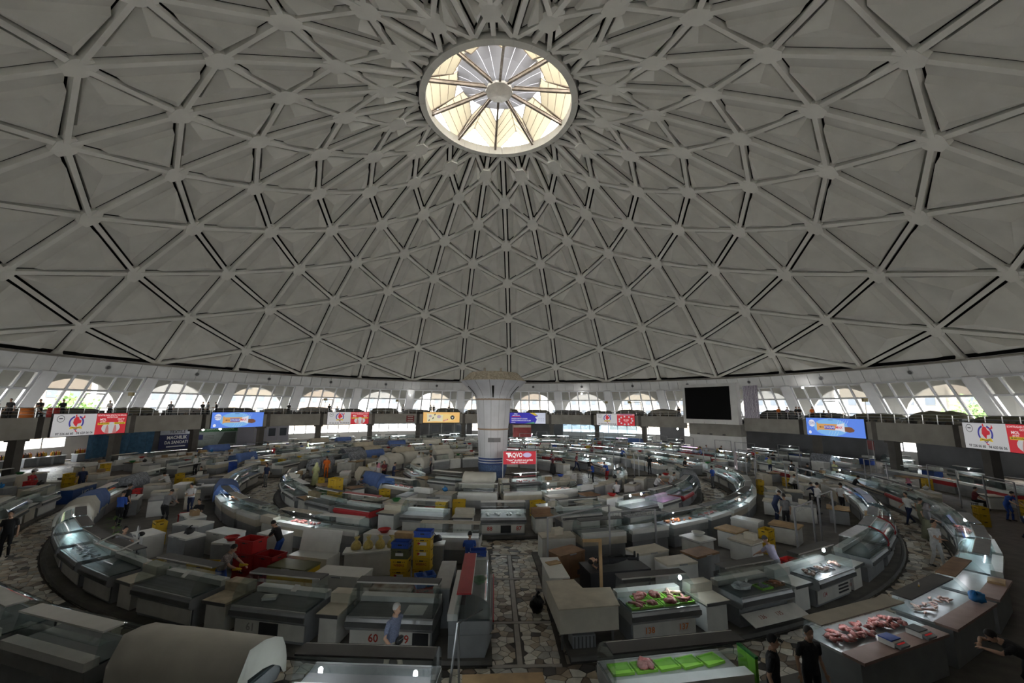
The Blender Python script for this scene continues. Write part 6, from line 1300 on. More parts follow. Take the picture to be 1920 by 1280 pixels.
# ------------------------------------------------------------------ lightbox adverts on the parapet
def bm(n, c, e): return mat('lightbox '+n, c, 0.4, emit=e)
def frame_at(az, R, z):
    a = R2(az); n = Vector((sin(a), cos(a), 0)); x = Vector((cos(a), -sin(a), 0)); P = n*R+Vector((0, 0, z))
    return BM @ Matrix(((x.x, 0, -n.x, P.x), (x.y, 0, -n.y, P.y), (0, 1, 0, P.z), (0, 0, 0, 1)))
BW, BH = 7.3, 2.15
def lightbox(rel, label, z=EYE-2.0):
    o = thing('advert_board', label, 'advert board'); o.matrix_world = frame_at(PHI+rel, GR-0.28, z)
    MB().box((0, 0, -0.02), (BW+0.12, BH+0.12, 0.16)).build('casing', M_BLK, o); return o
def flat(o, name, poly, m, z=0.065, th=0.004): MB().prism(poly, z, z+th).build(name, m, o)
def rect(o, name, x0, x1, y0, y1, m, z=0.065): flat(o, name, [(x0, y0), (x1, y0), (x1, y1), (x0, y1)], m, z)
def disc(cx, cy, rx, ry=None, n=20): ry = ry or rx; return [(cx+rx*cos(2*pi*i/n), cy+ry*sin(2*pi*i/n)) for i in range(n)]
def lab(o, t, s, x, y, m, z=0.082, sx=1.0, rot=0.0, al='CENTER', name='lettering'): return words(t, s, name, m, o, Matrix.Translation((x, y, z)) @ Matrix.Rotation(rot, 4, 'Z'), 0, al, sx)
def ringp(cx, cy, r0, r1, a0, a1, n=14): return [(cx+r1*cos(a0+(a1-a0)*i/n), cy+r1*sin(a0+(a1-a0)*i/n)) for i in range(n+1)]+[(cx+r0*cos(a1-(a1-a0)*i/n), cy+r0*sin(a1-(a1-a0)*i/n)) for i in range(n+1)]
E1 = 0.10
TXW, TXK, TXB = bm('white print', (.8, .8, .8), E1*1.3), bm('dark print', (.03, .03, .04), 0), bm('blue print', (.05, .05, .35), E1)
def bull(rel, label, right='meat'):
    o = lightbox(rel, label); wh, rd_ = bm('white field', (.68, .68, .70), E1), bm('red field', (.62, .035, .05), E1*1.2); ye = bm('yellow', (.75, .55, .05), E1)
    rect(o, 'white_half', -BW/2, 0.35, -BH/2, BH/2, wh); rect(o, 'red_half', 0.35, BW/2, -BH/2, BH/2, rd_)
    flat(o, 'seal', ringp(-3.0, 0.62, 0.30, 0.34, 0, 2*pi-0.001, 18), TXK, 0.07)
    rect(o, 'text_line', -3.16, -2.84, 0.60, 0.68, TXK, 0.072)
    for a0, a1 in ((R2(110), R2(215)), (R2(-35), R2(70))): flat(o, 'crest_arc', ringp(-1.55, 0.22, 0.55, 0.70, a0, a1), TXB, 0.07)
    flat(o, 'bull_head', [(-1.72, 0.0), (-1.50, -0.22), (-1.42, 0.10), (-1.12, 0.18), (-1.10, 0.42), (-1.30, 0.52), (-1.42, 0.78), (-1.66, 0.80), (-1.82, 0.55), (-1.86, 0.2)], rd_, 0.075)
    flat(o, 'horn', [(-1.66, 0.80), (-1.74, 0.92), (-1.62, 1.05), (-1.56, 0.80)][::-1], rd_, 0.075); flat(o, 'horn', [(-1.22, 0.66), (-0.95, 0.72), (-0.88, 0.98), (-0.78, 0.7), (-1.0, 0.58)][::-1], TXB if right != 'meat' else rd_, 0.075)
    flat(o, 'ribbon', [(-2.15, -0.42), (-2.05, -0.12), (-1.55, -0.22), (-1.05, -0.12), (-0.95, -0.42), (-1.3, -0.36), (-1.55, -0.42), (-1.8, -0.36)], ye, 0.08); flat(o, 'blue_base', ringp(-1.55, -0.28, 0.14, 0.22, R2(200), R2(340)), TXB, 0.07)
    flat(o, 'text_line', [(-1.95, -0.22), (-1.55, -0.30), (-1.15, -0.22), (-1.17, -0.27), (-1.55, -0.35), (-1.93, -0.27)][::-1], TXK, 0.088)
    flat(o, 'phone_mark', [(-1.6, -0.50), (-1.52, -0.48), (-1.46, -0.62), (-1.34, -0.60), (-1.36, -0.70), (-1.52, -0.68)][::-1], rd_, 0.075)
    lab(o, '97 226 66 60   94 620 06 06', 0.30, -1.55, -0.84, TXK)
    if right == 'meat':
        lab(o, 'SOVITILGAN SIFATLI VA HALOL', 0.22, 2.0, 0.88, TXW); lab(o, "GO'SHTLAR", 0.22, 2.0, 0.66, TXW); lab(o, 'MOL', 0.32, 1.05, 0.44, TXW); lab(o, "go'shti", 0.2, 1.05, 0.22, TXW); lab(o, "QO'Y", 0.32, 3.0, 0.44, TXW); lab(o, "go'shti", 0.2, 3.0, 0.22, TXW)
        flat(o, 'white_oval', disc(2.0, -0.45, 1.0, 0.60), wh, 0.070)
        for x, t in ((1.15, "48 000 so'm/kg"), (2.9, "48 000 so'm/kg")): rect(o, 'price_tag', x-.62, x+.62, -0.10, 0.12, ye, 0.083); lab(o, t, 0.17, x, 0.01, TXK, 0.09)
        for x in (1.6, 2.45): flat(o, 'carcass', [(x-.22, -1.0), (x+.22, -1.0), (x+.16, -0.5), (x+.04, -0.12), (x-.06, -0.12), (x-.16, -0.5)], bm('meat pink', (.62, .25, .25), E1), 0.076)
    else:
        rect(o, 'pale_strip', 0.35, BW/2, 0.82, BH/2, bm('pale pink', (.70, .55, .60), E1)); rect(o, 'text_line', 1.0, 3.2, 0.90, 0.98, TXB, 0.072)
        for i in range(11):
            a = R2(100+i*32); flat(o, 'round_picture', disc(2.0+1.25*cos(a), -0.12+0.72*sin(a), 0.16), wh, 0.075)
        lab(o, '48 000', 0.36, 2.05, -0.05, TXW); lab(o, "so'm/kg", 0.2, 2.05, -0.35, TXW)
    return o
bull(-90.3, 'large lightbox advert with a red bull crest, leftmost on the parapet'); bull(-42.3, 'large lightbox advert with a red bull crest, second from the left'); bull(29.7, 'bull crest advert whose red half shows a ring of small round pictures', 'dots'); bull(101.7, 'large bull crest advert cut off by the right picture edge')
def bar_ad(rel, label):
    o = lightbox(rel, label); e = 0.17
    rect(o, 'blue_field', -BW/2, BW/2, -BH/2, BH/2, bm('sky blue', (.12, .26, .85), e)); flat(o, 'light_patch', disc(-0.4, 0.0, 2.2, 1.05), bm('pale blue', (.22, .48, .85), e), 0.068)
    flat(o, 'white_badge', disc(-2.85, 0.42, 0.45, 0.45), bm('badge', (.8, .8, .9), e), 0.074); lab(o, 'MAKSIMAL', 0.17, -2.85, 0.52, TXB); lab(o, 'QUVVAT', 0.22, -2.85, 0.30, TXB); flat(o, 'small_badge', disc(-3.2, -0.72, 0.2), bm('badge', (0, 0, 0), e), 0.074)
    br, wh, ch = bm('wrapper caramel', (.68, .36, .12), e), bm('wrapper white', (.75, .75, .85), e), bm('chocolate', (.22, .09, .05), e*.8)
    flat(o, 'wrapper', [(-2.2, -0.50), (-1.9, -0.36), (0.7, -0.34), (1.35, -0.52), (1.35, 0.55), (0.7, 0.38), (-1.9, 0.38), (-2.2, 0.58)], br, 0.074); flat(o, 'wrapper_white', [(0.15, -0.34), (0.7, -0.34), (1.35, -0.52), (1.35, 0.55), (0.7, 0.38), (0.5, 0.38)], wh, 0.079)
    flat(o, 'chocolate_bar', [(1.35, -0.42), (1.9, -0.52), (2.4, -0.42), (2.5, -0.2), (2.2, 0.05), (1.9, 0.12), (1.35, 0.1)], ch, 0.079); flat(o, 'name_plate', [(-1.2, -0.22), (0.15, -0.24), (0.15, 0.18), (-1.2, 0.2)], bm('name blue', (.05, .06, .5), e), 0.084)
    lab(o, 'STROBAR', 0.36, -0.52, -0.02, TXW, 0.092, 0.88); lab(o, 'MAX', 0.42, 0.68, 0.0, bm('red print', (.6, .03, .06), e), 0.092, 0.9); rect(o, 'text_line', -0.6, 0.0, 0.86, 0.92, TXB, 0.074)
    for i in range(9): x = 0.6+0.28*i if i < 5 else -0.6+0.35*(i-5); y = 0.62 if i < 5 else -0.7; flat(o, 'light_streak', [(x-.16, y-.26), (x-.13, y-.26), (x+.16, y+.26), (x+.13, y+.26)], bm('streak', (.6, .75, .95), e), 0.071)
    flat(o, 'arrow', [(-1.9, -0.02), (-1.65, 0.1), (-1.65, 0.02), (-1.25, 0.02), (-1.25, -0.06), (-1.65, -0.06), (-1.65, -0.14)][::-1], ch, 0.084)
bar_ad(-66.3, 'bright blue chocolate bar advert on the left parapet'); bar_ad(77.7, 'bright blue chocolate bar advert on the right parapet')
o = lightbox(-18.3, 'glowing orange and yellow dairy advert left of the column'); e = 0.16
rect(o, 'orange_field', -BW/2+.05, BW/2, -BH/2+.1, BH/2, bm('orange field', (.85, .52, .18), e)); flat(o, 'yellow_glow', disc(0.3, -0.05, 2.6, 0.8), bm('yellow glow', (.85, .62, .25), e), 0.068); flat(o, 'pack', [(-2.8, -0.8), (-1.0, -0.65), (0.2, -0.75), (0.3, 0.5), (-0.8, 0.6), (-2.9, 0.85)], bm('cream pack', (.75, .70, .48), e), 0.074)
for x, y, r in ((-2.2, 0.3, 0.28), (-0.5, 0.2, 0.4)): flat(o, 'flower', disc(x, y, r, r*.8), bm('mauve', (.45, .36, .45), e), 0.079)
for x, y in ((-1.35, 0.6), (-1.7, -0.1), (-2.45, -0.5)): flat(o, 'dark_leaf', [(x-.1, y-.2), (x+.12, y-.1), (x+.16, y+.25), (x-.05, y+.1)], TXK, 0.083)
flat(o, 'red_tag', [(0.4, -0.75), (1.3, -0.45), (1.35, -0.2), (0.45, -0.5)], bm('red tag', (.6, .12, .1), e), 0.079); flat(o, 'white_scribble', [(0.55, -0.62), (1.15, -0.42), (1.18, -0.34), (0.58, -0.54)], TXW, 0.085); flat(o, 'round_logo', disc(2.2, 0.05, 0.42), TXK, 0.079); flat(o, 'logo_cow', [(2.0, 0.2), (2.2, -0.25), (2.42, 0.2), (2.2, 0.1)], TXW, 0.086)
o = lightbox(5.7, 'deep blue decor advert with white lettering right of the column'); e = 0.13
rect(o, 'blue_field', -BW/2, BW/2, -BH/2, BH/2, bm('deep blue', (.035, .03, .42), e)); flat(o, 'white_corner', [(1.5, -BH/2), (BW/2, -BH/2), (BW/2, BH/2), (1.2, BH/2), (2.2, 0.45), (1.5, 0.2), (1.9, -0.2)], bm('pale lilac', (.62, .66, .80), e), 0.07); flat(o, 'yellow_corner', [(0.4, BH/2), (1.4, BH/2), (2.0, 0.6), (1.5, 0.5)][::-1], bm('yellow', (0, 0, 0), 0), 0.075); flat(o, 'green_strip', [(-0.6, -BH/2), (1.5, -BH/2), (1.3, -0.75)], bm('green', (.1, .35, .2), e), 0.075)
lab(o, 'AKU', 0.36, -2.45, 0.82, TXW); lab(o, 'MAIN DECOR', 0.24, -2.35, 0.52, TXW); rect(o, 'red_bar', -3.3, -1.4, 0.24, 0.38, bm('red field', (0, 0, 0), 0), 0.075); lab(o, 'TARZDA HAYOT UCHUN', 0.30, -3.35, -0.12, TXW, al='LEFT', sx=.95); lab(o, 'TAKRORLANMAS BOLALAR GILAM', 0.30, -3.35, -0.50, TXW, al='LEFT', sx=.85); rect(o, 'text_line', -3.35, -2.5, -0.9, -0.82, TXW, 0.075)
for i in range(6): flat(o, 'pale_pattern', disc(2.3+.45*(i % 3), -0.1-.4*(i//3), .14, .1, 8), bm('pattern grey', (.45, .47, .6), e), 0.076)
# ------------------------------------------------------------------ big screen, its tower, curtain
Mt = frame_at(PHI+54.2, 40.2, EYE+0.95)
o = thing('led_screen', 'huge switched-off black screen in a white frame', 'screen'); o.matrix_world = Mt
MB().box((0, 0, -0.55), (9.0, 6.3, 1.0)).build('casing', M_WHITE, o); MB().box((-0.25, 0.1, -0.02), (7.4, 5.1, 0.1)).build('display', mat('dead screen', (.006, .006, .0065), .7, spec=.1), o)
for x in (-2.7, -0.9, 0.9, 2.7): MB().box((x, -3.0, -0.04), (0.02, 0.3, 0.03)).build('frame_joint', M_GRY, o)
tw = root('wall_tower'); tw.matrix_world = frame_at(PHI+54.4, 41.2, 0); 
MB().box((0, 3.05, -0.6), (8.4, 1.9, 1.6)).build('tower_beam', M_CONC, tw); MB().box((0, 0.6, -0.5), (8.4, 3.0, 1.4)).build('tower_wall', M_WHITE, tw)
for x in (-2.6, -0.5, 1.6): MB().box((x, 2.28, 0.22), (0.45, 0.2, 0.05)).build('tower_vent', M_DGR, tw)
m_ik = stripes('ikat zigzag', (.30, .26, .34), (.62, .60, .66), 14); 
wv = m_ik.node_tree.nodes['Wave Texture']; wv.inputs['Distortion'].default_value = 6; wv.inputs['Detail'].default_value = 2
mb = MB(); mb.add([(-1.2+2.4*i/14, y, 0.14*sin(i*1.9)) for y in (-2.4, 2.4) for i in range(15)], [(i, i+1, i+16, i+15) for i in range(14)]); o = mb.build('patterned_curtain', m_ik, smooth=True); tag(o, 'zigzag patterned curtain hanging right of the big screen', 'curtain'); o.matrix_world = frame_at(PHI+62.6, 41.6, EYE+1.2)
# ------------------------------------------------------------------ banners and drapes under the gallery
def banner(rel, R, w, h, z, label, m):
    o = thing('wall_banner', label, 'banner'); o.matrix_world = frame_at(PHI+rel, R, z); MB().box((0, 0, 0), (w, h, 0.06)).build('sheet', m, o); MB().tube([(-w/2, h/2+0.03, 0), (w/2, h/2+0.03, 0)], 0.03, 5).build('hanging_rod', M_STL, o); return o
o = banner(-72.5, 47.0, 4.2, 3.0, 1.7, 'white and navy textile banner lettered MACHILIK', C('navy sheet', (.015, .02, .08), .6)); rect(o, 'white_field', -2.1, 2.1, 0.45, 1.5, C('pale sheet', (.34, .36, .42), .6), 0.035); lab(o, "O'ZBEKISTON", 0.35, 0.1, 1.22, M_BLK, 0.05); lab(o, 'TEXTILE', 0.55, 0, 0.78, M_BLK, 0.05); lab(o, 'MACHILIK', 0.62, 0, 0.02, M_ENAM, 0.05, .9); lab(o, 'DA SANOATI', 0.55, 0, -0.62, M_ENAM, 0.05, .9); rect(o, 'text_line', -1.2, 1.2, -1.22, -1.08, M_ENAM, 0.036)
o = banner(-66.0, 47.0, 5.8, 3.0, 1.7, 'grey banner with a green strip lettered in white', C('grey green sheet', (.16, .19, .18), .6)); rect(o, 'green_strip', -2.9, 2.9, 0.55, 1.5, C('green sheet', (.02, .09, .03), .6), 0.035); lab(o, "O'ZKICHIPOMARKAZ", 0.50, 0.2, 0.98, C('pale green print', (.3, .42, .3)), 0.05, .9); rect(o, 'navy_square', -2.6, -1.9, -0.5, 0.2, C('navy sheet', (0, 0, 0)), 0.035)
for i in range(3): rect(o, 'text_line', -1.7, -0.4, -0.05-.22*i, 0.03-.22*i, M_DGR, 0.035)
flat(o, 'dark_photo', [(0.2, -1.3), (2.7, -1.3), (2.7, 0.4), (1.0, 0.4)], C('dark photo', (.05, .06, .055)), 0.035)
mb = MB(); nn = 36; mb.add([(-3.6+7.2*i/nn, y, 0.22*sin(i*1.3)+(0.25*sin(i*.5) if y < 0 else 0)) for y in (-1.6, 0, 1.6) for i in range(nn+1)], [(r*(nn+1)+i, r*(nn+1)+i+1, (r+1)*(nn+1)+i+1, (r+1)*(nn+1)+i) for r in (0, 1) for i in range(nn)])
o = mb.build('blue_drape', C('blue drape', (.06, .16, .28), .7, no=.3), smooth=True); tag(o, 'large crumpled blue sheet hanging under the left gallery', 'drape'); o.matrix_world = frame_at(PHI-79.8, 47.5, 1.55)
for rel, w, m, l in ((-55, 5.5, M_LILAC, 'pale lilac hoarding under the left gallery beyond the banners'), (-15.5, 8, M_GRATE, 'dark kiosk front under the gallery left of the column')):
    o = thing('hoarding', l, 'hoarding'); o.matrix_world = frame_at(PHI+rel, 49, 1.5); MB().box((0, 0, 0), (w, 3.0, 0.15)).build('panel', m, o)
    for x in (-w/2, -w/6, w/6, w/2): MB().box((x, 0, 0.09), (0.08, 3.0, 0.06)).build('batten', M_STL, o)
    for x in (-w/3, 0, w/3): MB().box((x, 0.2, 0.085), (w/5, 1.3, 0.03)).build('dark_pane', mat('dark pane', (.05, .06, .075), .25), o)
# ------------------------------------------------------------------ signs among the stalls
o = thing('red_banner', 'red banner lettered AQVO on two white posts beside the column', 'banner', Vector((2.1, -8.3, 0)), R2(4)); rdm = bm('banner red with added glow', (.55, .02, .04), .08)  # emission put into sheet and print; the banner is no lamp
for x in (-1.36, 1.36): MB().tube([(x, 0, PZ), (x, 0, 2.68)], 0.035, 6).build('post', M_ENAM, o)
FR_ = Matrix.Translation((0, -0.05, 2.13)) @ Matrix.Rotation(pi/2, 4, 'X')
MB().box((0, 0, 2.13), (2.66, 0.05, 1.02)).build('sheet', rdm, o)
for t, s, x, y, sx in (('AQVO', 0.50, -0.32, 0.20, .75), ('"Topar" ga sifatli mol go\'shti', 0.19, 0, -0.18, 1), ('+998 97 733-90-07', 0.17, -0.05, -0.38, 1)): words(t, s, 'lettering', TXW, o, FR_ @ Matrix.Translation((x, y, 0)), 0, 'CENTER', sx)
w_ = MB(); w_.prism([(-1.12, 0.40), (-0.70, 0.40), (-0.70, 0.30), (-0.82, 0.28), (-0.88, 0.02), (-0.94, 0.02), (-1.0, 0.28), (-1.12, 0.30)][::-1], 0, 0.004); q = w_.build('bull_mark', TXW, o); q.matrix_local = FR_
w_ = MB(); w_.prism(disc(0.62, 0.22, 0.36, 0.19, 10), 0, 0.004); q = w_.build('sausage_picture', bm('lilac picture', (.5, .42, .65), .12), o); q.matrix_local = FR_
def post_sign(name, label, P, rz, w, h, z, m, lines, tm, size, posts=1):
    o = thing(name, label, 'sign', P, rz)
    for x in ((0,) if posts == 1 else (-w/2+.04, w/2-.04)): MB().tube([(x, 0.04, 0), (x, 0.04, z+h/2)], 0.03, 6).build('post', M_STEEL, o)
    MB().box((0, 0, z), (w, 0.04, h)).build('plate', m, o)
    for i, t in enumerate(lines):
        if not t: MB().box((0, -0.024, z+h/2-(i+.5)*h/len(lines)), (w*.7, 0.01, h/len(lines)*.4)).build('text_line', tm, o); continue
        words(t, size, 'lettering', tm, o, Matrix.Translation((0, -0.03, z+h/2-(i+.5)*h/len(lines))) @ Matrix.Rotation(pi/2, 4, 'X'))
post_sign('hanging_sign', 'dark red two-line sign on tall posts at the right', lane(33.6, -6.5)+Vector((0, 0, PZ)), R2(62), 1.5, 0.8, 3.0, C('dark red sign', (.20, .015, .02), .5), ('МОЛ ГЎШТИ', 'ТЎРЖАНАЛ'), C('cream print', (.45, .38, .34)), .26, 2)
post_sign('price_sign', 'small white sign board on a pole at the right', lane(27.2, -18.6)+Vector((0, 0, PZ)), R2(45), 0.9, 0.4, 2.35, M_ENAM, ('', '', ''), M_BLK, .13)
post_sign('tall_sign', 'tall narrow white and pink sign board at the right ring aisle', lane(19.3, -8.6, 0.2)+Vector((0, 0, PZ)), R2(75), 0.7, 2.0, 1.6, C('pale pink sign', (.42, .34, .35), .5), ('', '', ''), C('grey print', (.15, .12, .13)), .22)
post_sign('parapet_sign', 'small dark red notice fixed to the parapet left of the orange advert', gp(GR-.1, PHI-26.6, EYE-2.75), -R2(PHI-26.6), 1.3, 1.05, 0.85, C('dark red sign', (0, 0, 0)), ('', '', ''), C('cream print', (0, 0, 0)), .3)
o = thing('poster', 'red and green poster on a box frame beyond the column', 'poster', lane(4.6, 26.2)+Vector((0, 0, PZ)), R2(6)); MB().box((0, 0, 2.3), (3.0, 0.8, 2.0)).build('panel', C('poster red', (.38, .06, .06), .5, no=.4, s=1.5), o); MB().box((0, -.41, 3.05), (2.9, .02, .4)).build('cream_strip', M_CRM, o)
for x in (-1.3, 1.3): MB().tube([(x, 0, 0), (x, 0, 1.3)], 0.05, 6).build('post', M_STEEL, o)
# lettered front of one freezer at the left
fz = freezer('long white and blue chest freezer lettered UGUR at the left ring aisle', ring(27.85, -72, PZ), R2(-72)+pi, 2.4, C('blue freezer wrap', (.03, .09, .30), .4, no=.4, s=1.2), M_CRM); words('UGUR', 0.42, 'lettering', M_ENAM, fz, Matrix.Translation((0.3, -0.37, 0.45)) @ Matrix.Rotation(pi/2, 4, 'X'))
# ------------------------------------------------------------------ goods along the gallery edge
M_SACK = [C('brown sack', (.10, .08, .06), .9, no=.4, s=6), C('dark sack', (.045, .04, .038), .9, no=.3, s=6), C('pale sack', (.26, .24, .20), .9, no=.3, s=6)]
SK = []
for s in range(4): SK.append((MB().blob((0, 0, .22), (.26, .24, .24), 9, 6, s, .12).mesh('sack_body', [M_SACK[0]], True), MB().tube([(0, 0, .40), (.02, .01, .47), (.05, .02, .53)], [.07, .04, .07], 6).mesh('tied_neck', [M_SACK[0]], True)))
M_TARP = [C('grey tarpaulin', (.13, .13, .125), .8, no=.35, s=2), C('olive tarpaulin', (.15, .14, .09), .8, no=.35, s=2), C('beige tarpaulin', (.28, .26, .22), .8, no=.3, s=2)]
rd = random.Random(31)
def tarp(P, rz, L, W, H, m, label):
    nx, ny = 10, 5; vs = []; fs = []
    for i in range(nx+1):
        for j in range(ny+1):
            u, v = i/nx*2-1, j/ny*2-1; e = max(abs(u), abs(v)); z = 0.72+(H-0.72)*(1-abs(v)**2)*(1-abs(u)**6)*(0.75+0.25*rd.random()); z = z if e < .99 else 0.45
            vs.append((u*L/2, v*W/2, z))
    for i in range(nx):
        for j in range(ny): fs.append((i*(ny+1)+j, (i+1)*(ny+1)+j, (i+1)*(ny+1)+j+1, i*(ny+1)+j+1))
    o = thing('covered_stall', label, 'stall', P, rz, 'covered gallery stalls'); MB().add(vs, fs).build('tarpaulin', m, o, smooth=True); MB().box((0, 0, .38), (L-.2, W-.2, .66)).build('table', M_GRATE, o)
pi_ = [r for r, *_ in GP]
bay = 0; ns = 0
for b in range(-100, 112, 8):
    if 44 < b+4 < 64: continue
    bay += 1; c = b+4
    hi = rd.uniform(.95, 1.45)
    tarp(gp(46.3, PHI+c, GZM), -R2(PHI+c), rd.uniform(4.0, 5.4), 1.5, hi, rd.choice(M_TARP), 'low %s covered stall on the gallery, %s stretch from the left' % (rd.choice(('tarpaulin', 'sheet', 'canvas')), ORD[bay-1]))
    k = 0
    for i in range(7):
        rel = b+0.5+i*1.12
        if any(abs(rel-p) < 1.0 for p in pi_): continue
        k += 1; me = SK[rd.randrange(4)]; o = thing('sack', 'tied sack at the gallery rail, %s stretch from the left, %s in line' % (ORD[bay-1], ORD[k-1]), 'sack', gp(43.4+rd.uniform(0, .5), PHI+rel, GZM), rd.uniform(0, 6), 'sacks on the gallery'); s = rd.uniform(.9, 1.3); o.scale = (s, s, s); m = rd.choices(M_SACK, (5, 4, 3))[0]; put('sack_body', me[0], o, m=m); put('tied_neck', me[1], o, m=m)
for i, (rel, m, l) in enumerate(((-97.0, C('orange drum', (.50, .14, .02), .5), 'orange plastic drum at the left end of the gallery rail'), (-93.9, C('red drum', (.42, .03, .02), .5), 'red plastic drum on the left gallery beside the white-shirted person'))):
    o = thing('plastic_drum', l, 'drum', gp(43.1, PHI+rel, GZM)); MB().lathe([(0, 0), (.36, 0), (.40, .45), (.36, .95), (.0, .96)], 16).build('shell', m, o, smooth=True); MB().lathe([(.38, .93), (.40, .95), (.38, 1.0), (0, 1.0)], 16).build('lid', m, o)
for rel in (-84, -47.5, -30, 27, 33, 82): 
    o = thing('lamp_post', 'slim post with a small lamp box on the gallery, %s from the left' % ORD[(-84, -47.5, -30, 27, 33, 82).index(rel)], 'lamp post', gp(43.0, PHI+rel, GZM)); MB().tube([(0, 0, 0), (0, 0, 2.3)], .03, 6).build('pole', M_STEEL, o); MB().box((0, 0, 2.4), (.45, .25, .35)).build('lamp_box', C('dull yellow box', (.32, .26, .12)), o)
# white lamps on the far piers and under the gallery
for i, (rel, R, z, l) in enumerate(((-74, 43.5, EYE+.55, 'small bright lamp above the left gallery rail'), (-24.3, 54.2, EYE+2.7, 'bright lamp on the far window pier left of the column'), (18, 54.2, EYE+3.4, 'bright lamp under the fascia right of the column'), (63.5, 53.6, EYE+3.6, 'bright lamp beside the big screen'), (-70, 45, 2.75, 'first globe lamp on the column under the left blue advert'), (-67, 45, 2.75, 'second globe lamp on the column under the left blue advert'), (-11.5, 48, 2.7, 'globe lamp at the kiosk left of the column'), (38, 46, 2.6, 'globe lamp under the gallery left of the screen tower'), (43, 46, 2.6, 'globe lamp close to the screen tower'))):
    o = thing('wall_lamp', l, 'lamp', gp(R, PHI+rel, EYE+SB*(z-EYE))); MB().blob((0, 0, 0), (.14, .14, .14), 10, 7, amp=0).build('globe', lamp_mat('lit globe', (1, .98, .95), 14.0), o, smooth=True); MB().tube([(0, 0, .12), (0, 0, .3)], .03, 6).build('bracket', M_GRY, o)
# ------------------------------------------------------------------ tables with bottles along the left outer wall, ground floor
bot = MB().lathe([(0, 0), (.075, 0), (.08, .05), (.08, .26), (.03, .36), (.028, .42)], 10).mesh('bottle_body', [M_ORG], True); capm = MB().lathe([(.032, .41), (.034, .46), (0, .46)], 8).mesh('bottle_cap', [M_RED])
M_OIL = [C('amber oil', (.62, .26, .02), .2), C('red oil', (.45, .08, .02), .2), C('dark oil', (.10, .05, .03), .2), C('yellow oil', (.66, .45, .06), .2)]
cnt = 0
for t, (a0, a1) in enumerate(((-91.8, -87.2), (-86.4, -82.0), (-81.0, -76.2))):
    for s in range(3):
        c = a0+(a1-a0)*(s+.5)/3; w = R2(a1-a0)*53.2*SB/3-.12; o = thing('sales_table', 'long table of goods below the bright left windows, %s of three in the %s run' % (ORD[s], ORD[t]), 'table', gp(53.2, PHI+c), -R2(PHI+c)); MB().box((0, 0, .82), (w, 1.0, .06)).build('tabletop', M_ENAM, o); MB().box((0, .05, .4), (w-.1, .8, .8)).build('body', M_GRY, o)
        for i in range(7):
            q = gp(53.2, PHI+c)+Matrix.Rotation(-R2(PHI+c), 3, 'Z') @ Vector((-w/2+.15+i*(w-.3)/6, .25, .85)); cnt += 1; b = thing('bottle', 'bottle of oil, %s in the row on the %s table of the %s run' % (ORD[i], ORD[s], ORD[t]), 'bottle', q, 0, 'oil bottles below the left windows'); z = rd.uniform(.85, 1.15); b.scale = (z, z, z); put('bottle_body', bot, b, m=rd.choice(M_OIL)); put('bottle_cap', capm, b, m=rd.choice((M_RED, M_BLK)))
# counters and shop fronts under the rest of the gallery
rd = random.Random(77)
for i, rel in enumerate(range(-50, 108, 4)):
    if 45 < rel < 62: continue
    k = rd.random(); P = gp(rd.choice((46.4, 50.3)), PHI+rel, 0); rz = -R2(PHI+rel)
    if k < .6: display_case('glass case under the gallery, %s counted from the lilac hoarding' % ORD[i], P, rz, rd.choice((2.0, 2.4)), rd.choice((M_WB, M_STL, M_ENAM)), rd.choice((M_ENAM, M_DGR)), M_WB, 1 if rd.random() < .5 else 0, (0.3,) if rd.random() < .5 else (), 'cases under the gallery', simple=True)
    else: counter('counter under the gallery, %s counted from the lilac hoarding' % ORD[i], P, rz, 1.2, M_ENAM, rd.choice((M_WB, M_GRY, M_BLUE)), True, 'counters under the gallery')
# ------------------------------------------------------------------ small things left on counters and freezers
rd = random.Random(55)
M_CART = C('brown cardboard', (.30, .20, .11), .8); M_BAGW = C('white film', (.55, .55, .56), .3)
carton_me = [MB().box((0, 0, .12), (.42, .30, .24)).mesh('box', [M_CART]), MB().box((0, 0, .243), (.36, .05, .006)).mesh('tape', [M_BEI])]
bag_me = [MB().blob((0, 0, .13), (.20, .16, .13), 9, 6, 12, .2).mesh('bag_body', [M_BAGW], True), MB().tube([(0, 0, .22), (.04, 0, .30), (.10, .02, .33)], [.05, .02, .03], 6).mesh('knot', [M_BAGW], True)]
scale_me = [MB().box((0, 0, .05), (.34, .30, .10)).mesh('body', [M_ENAM]), MB().box((0, .02, .112), (.32, .26, .02)).mesh('platter', [M_STL]), MB().box((0, -.17, .06), (.30, .06, .07)).mesh('display', [M_BLK])]
basin_me = [MB().lathe([(.14, 0), (.24, .13), (.26, .135), (.22, .11), (.13, .015), (0, .015)], 14).mesh('shell', [M_REDP], True), MB().lathe([(.235, .125), (.27, .13), (.255, .145), (.23, .14)], 14).mesh('rim', [M_REDP])]
n = {}
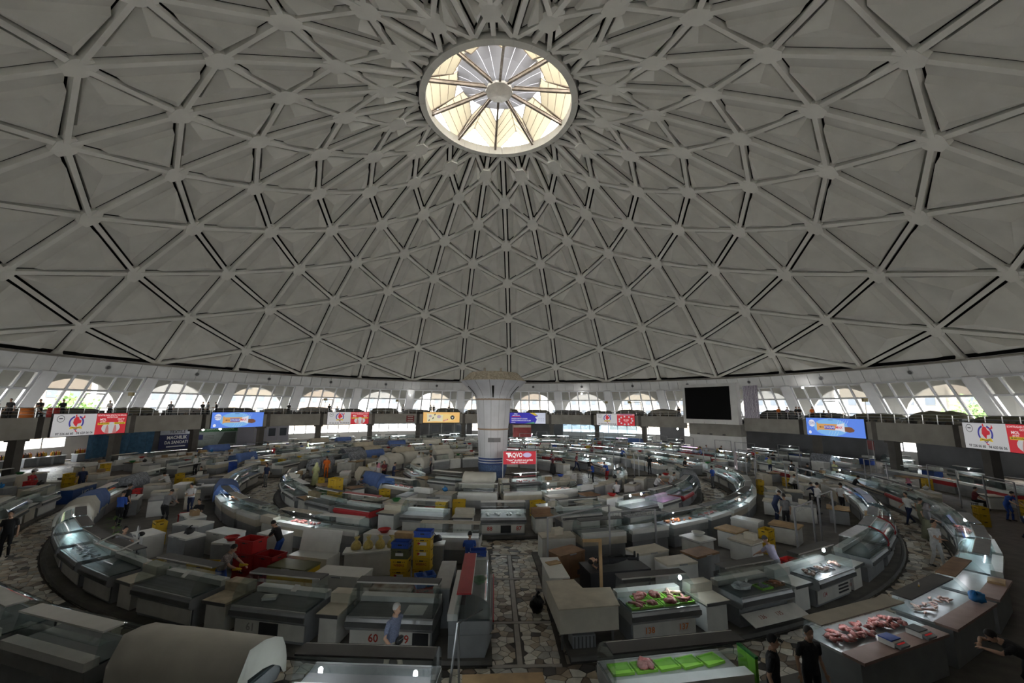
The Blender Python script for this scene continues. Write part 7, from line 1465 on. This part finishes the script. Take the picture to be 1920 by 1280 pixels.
for (P, rz, L, z, yo, label) in TOPS:
    if 'aisle' not in label or ',' not in label or rd.random() > 0.55: continue
    k = rd.choices(('carton', 'bag', 'scale', 'basin'), (4, 4, 3, 4))[0]; where = label.split(',', 1)[1].strip(); kind = 'freezer' if 'freezer' in label else 'table' if 'table' in label else 'counter'
    q = P+Matrix.Rotation(rz, 3, 'Z') @ Vector((rd.uniform(-.25, .25)*max(L-.5, 0), yo, z+.003)); r = rz+rd.uniform(-.4, .4)
    if k == 'carton': o = thing('carton', 'brown carton on the %s, %s' % (kind, where), 'box', q, r, 'cartons on the stalls'); put('box', carton_me[0], o, m=rd.choice((None, M_WB, None, M_CRM))); put('tape', carton_me[1], o)
    elif k == 'bag': m = rd.choice((None, None, C('blue film', (0, 0, 0)), M_BLK)); o = thing('carrier_bag', '%s carrier bag on the %s, %s' % ('white' if m is None else 'black' if m is M_BLK else 'blue', kind, where), 'bag', q+Vector((0, 0, .012)), r, 'bags on the stalls'); put('bag_body', bag_me[0], o, m=m); put('knot', bag_me[1], o, m=m)
    elif k == 'scale': o = thing('weighing_scale', 'white weighing scale on the %s, %s' % (kind, where), 'scale', q, r, 'scales on the stalls'); [put(x, y, o) for x, y in zip(('body', 'platter', 'display'), scale_me)]
    else: m = rd.choice((M_REDP, M_BLUE, M_GRN, M_YEL, M_ENAM)); o = thing('basin', '%s basin on the %s, %s' % ({M_REDP.name: 'red', M_BLUE.name: 'blue', M_GRN.name: 'green', M_YEL.name: 'yellow', M_ENAM.name: 'white'}[m.name], kind, where), 'basin', q, r, 'basins on the stalls'); put('shell', basin_me[0], o, m=m); put('rim', basin_me[1], o, m=m)
# ------------------------------------------------------------------ shoppers and sellers further off
spots = []
for i in range(400):
    if len(spots) >= 34: break
    R, az = rd.choice((8.6, 17.4, 26.5, 9.2, 17.8, 26.7, 29.0)), rd.uniform(-115, 115); P = ring(R, 180-az)
    if (P-Vector((0, -42, 0))).length < 36 or any((P-q).length < 2.2 for q in spots) or any((P-Vector((k.x, k.y, 0))).length < 1.3 for k in KEEP): continue
    P.z = PZ if any(a < R < b for a, b in BLK) else 0.0; spots.append(P)
spots.sort(key=lambda P: math.atan2(P.x, P.y+42))
for i, P in enumerate(spots):
    pose = rd.choice(('stand', 'stand', 'work', 'phone', 'woman', 'walk', 'folded')); sh = rd.choice(('white', 'black', 'navy', 'red', 'grey', 'black', 'blue', 'lime', 'darkred')); hr = rd.choice(('scarf', 'pinkscarf')) if pose == 'woman' else 'black'
    person('person in %s among the far stalls, %s from the left' % ({'darkred': 'dark red', 'lime': 'pale yellow'}.get(sh, sh), ORD[i]), P, rd.uniform(0, 360), pose, sh, rd.choice(('black', 'navy', 'grey')), hr, rd.uniform(.96, 1.04), 'people among the far stalls')
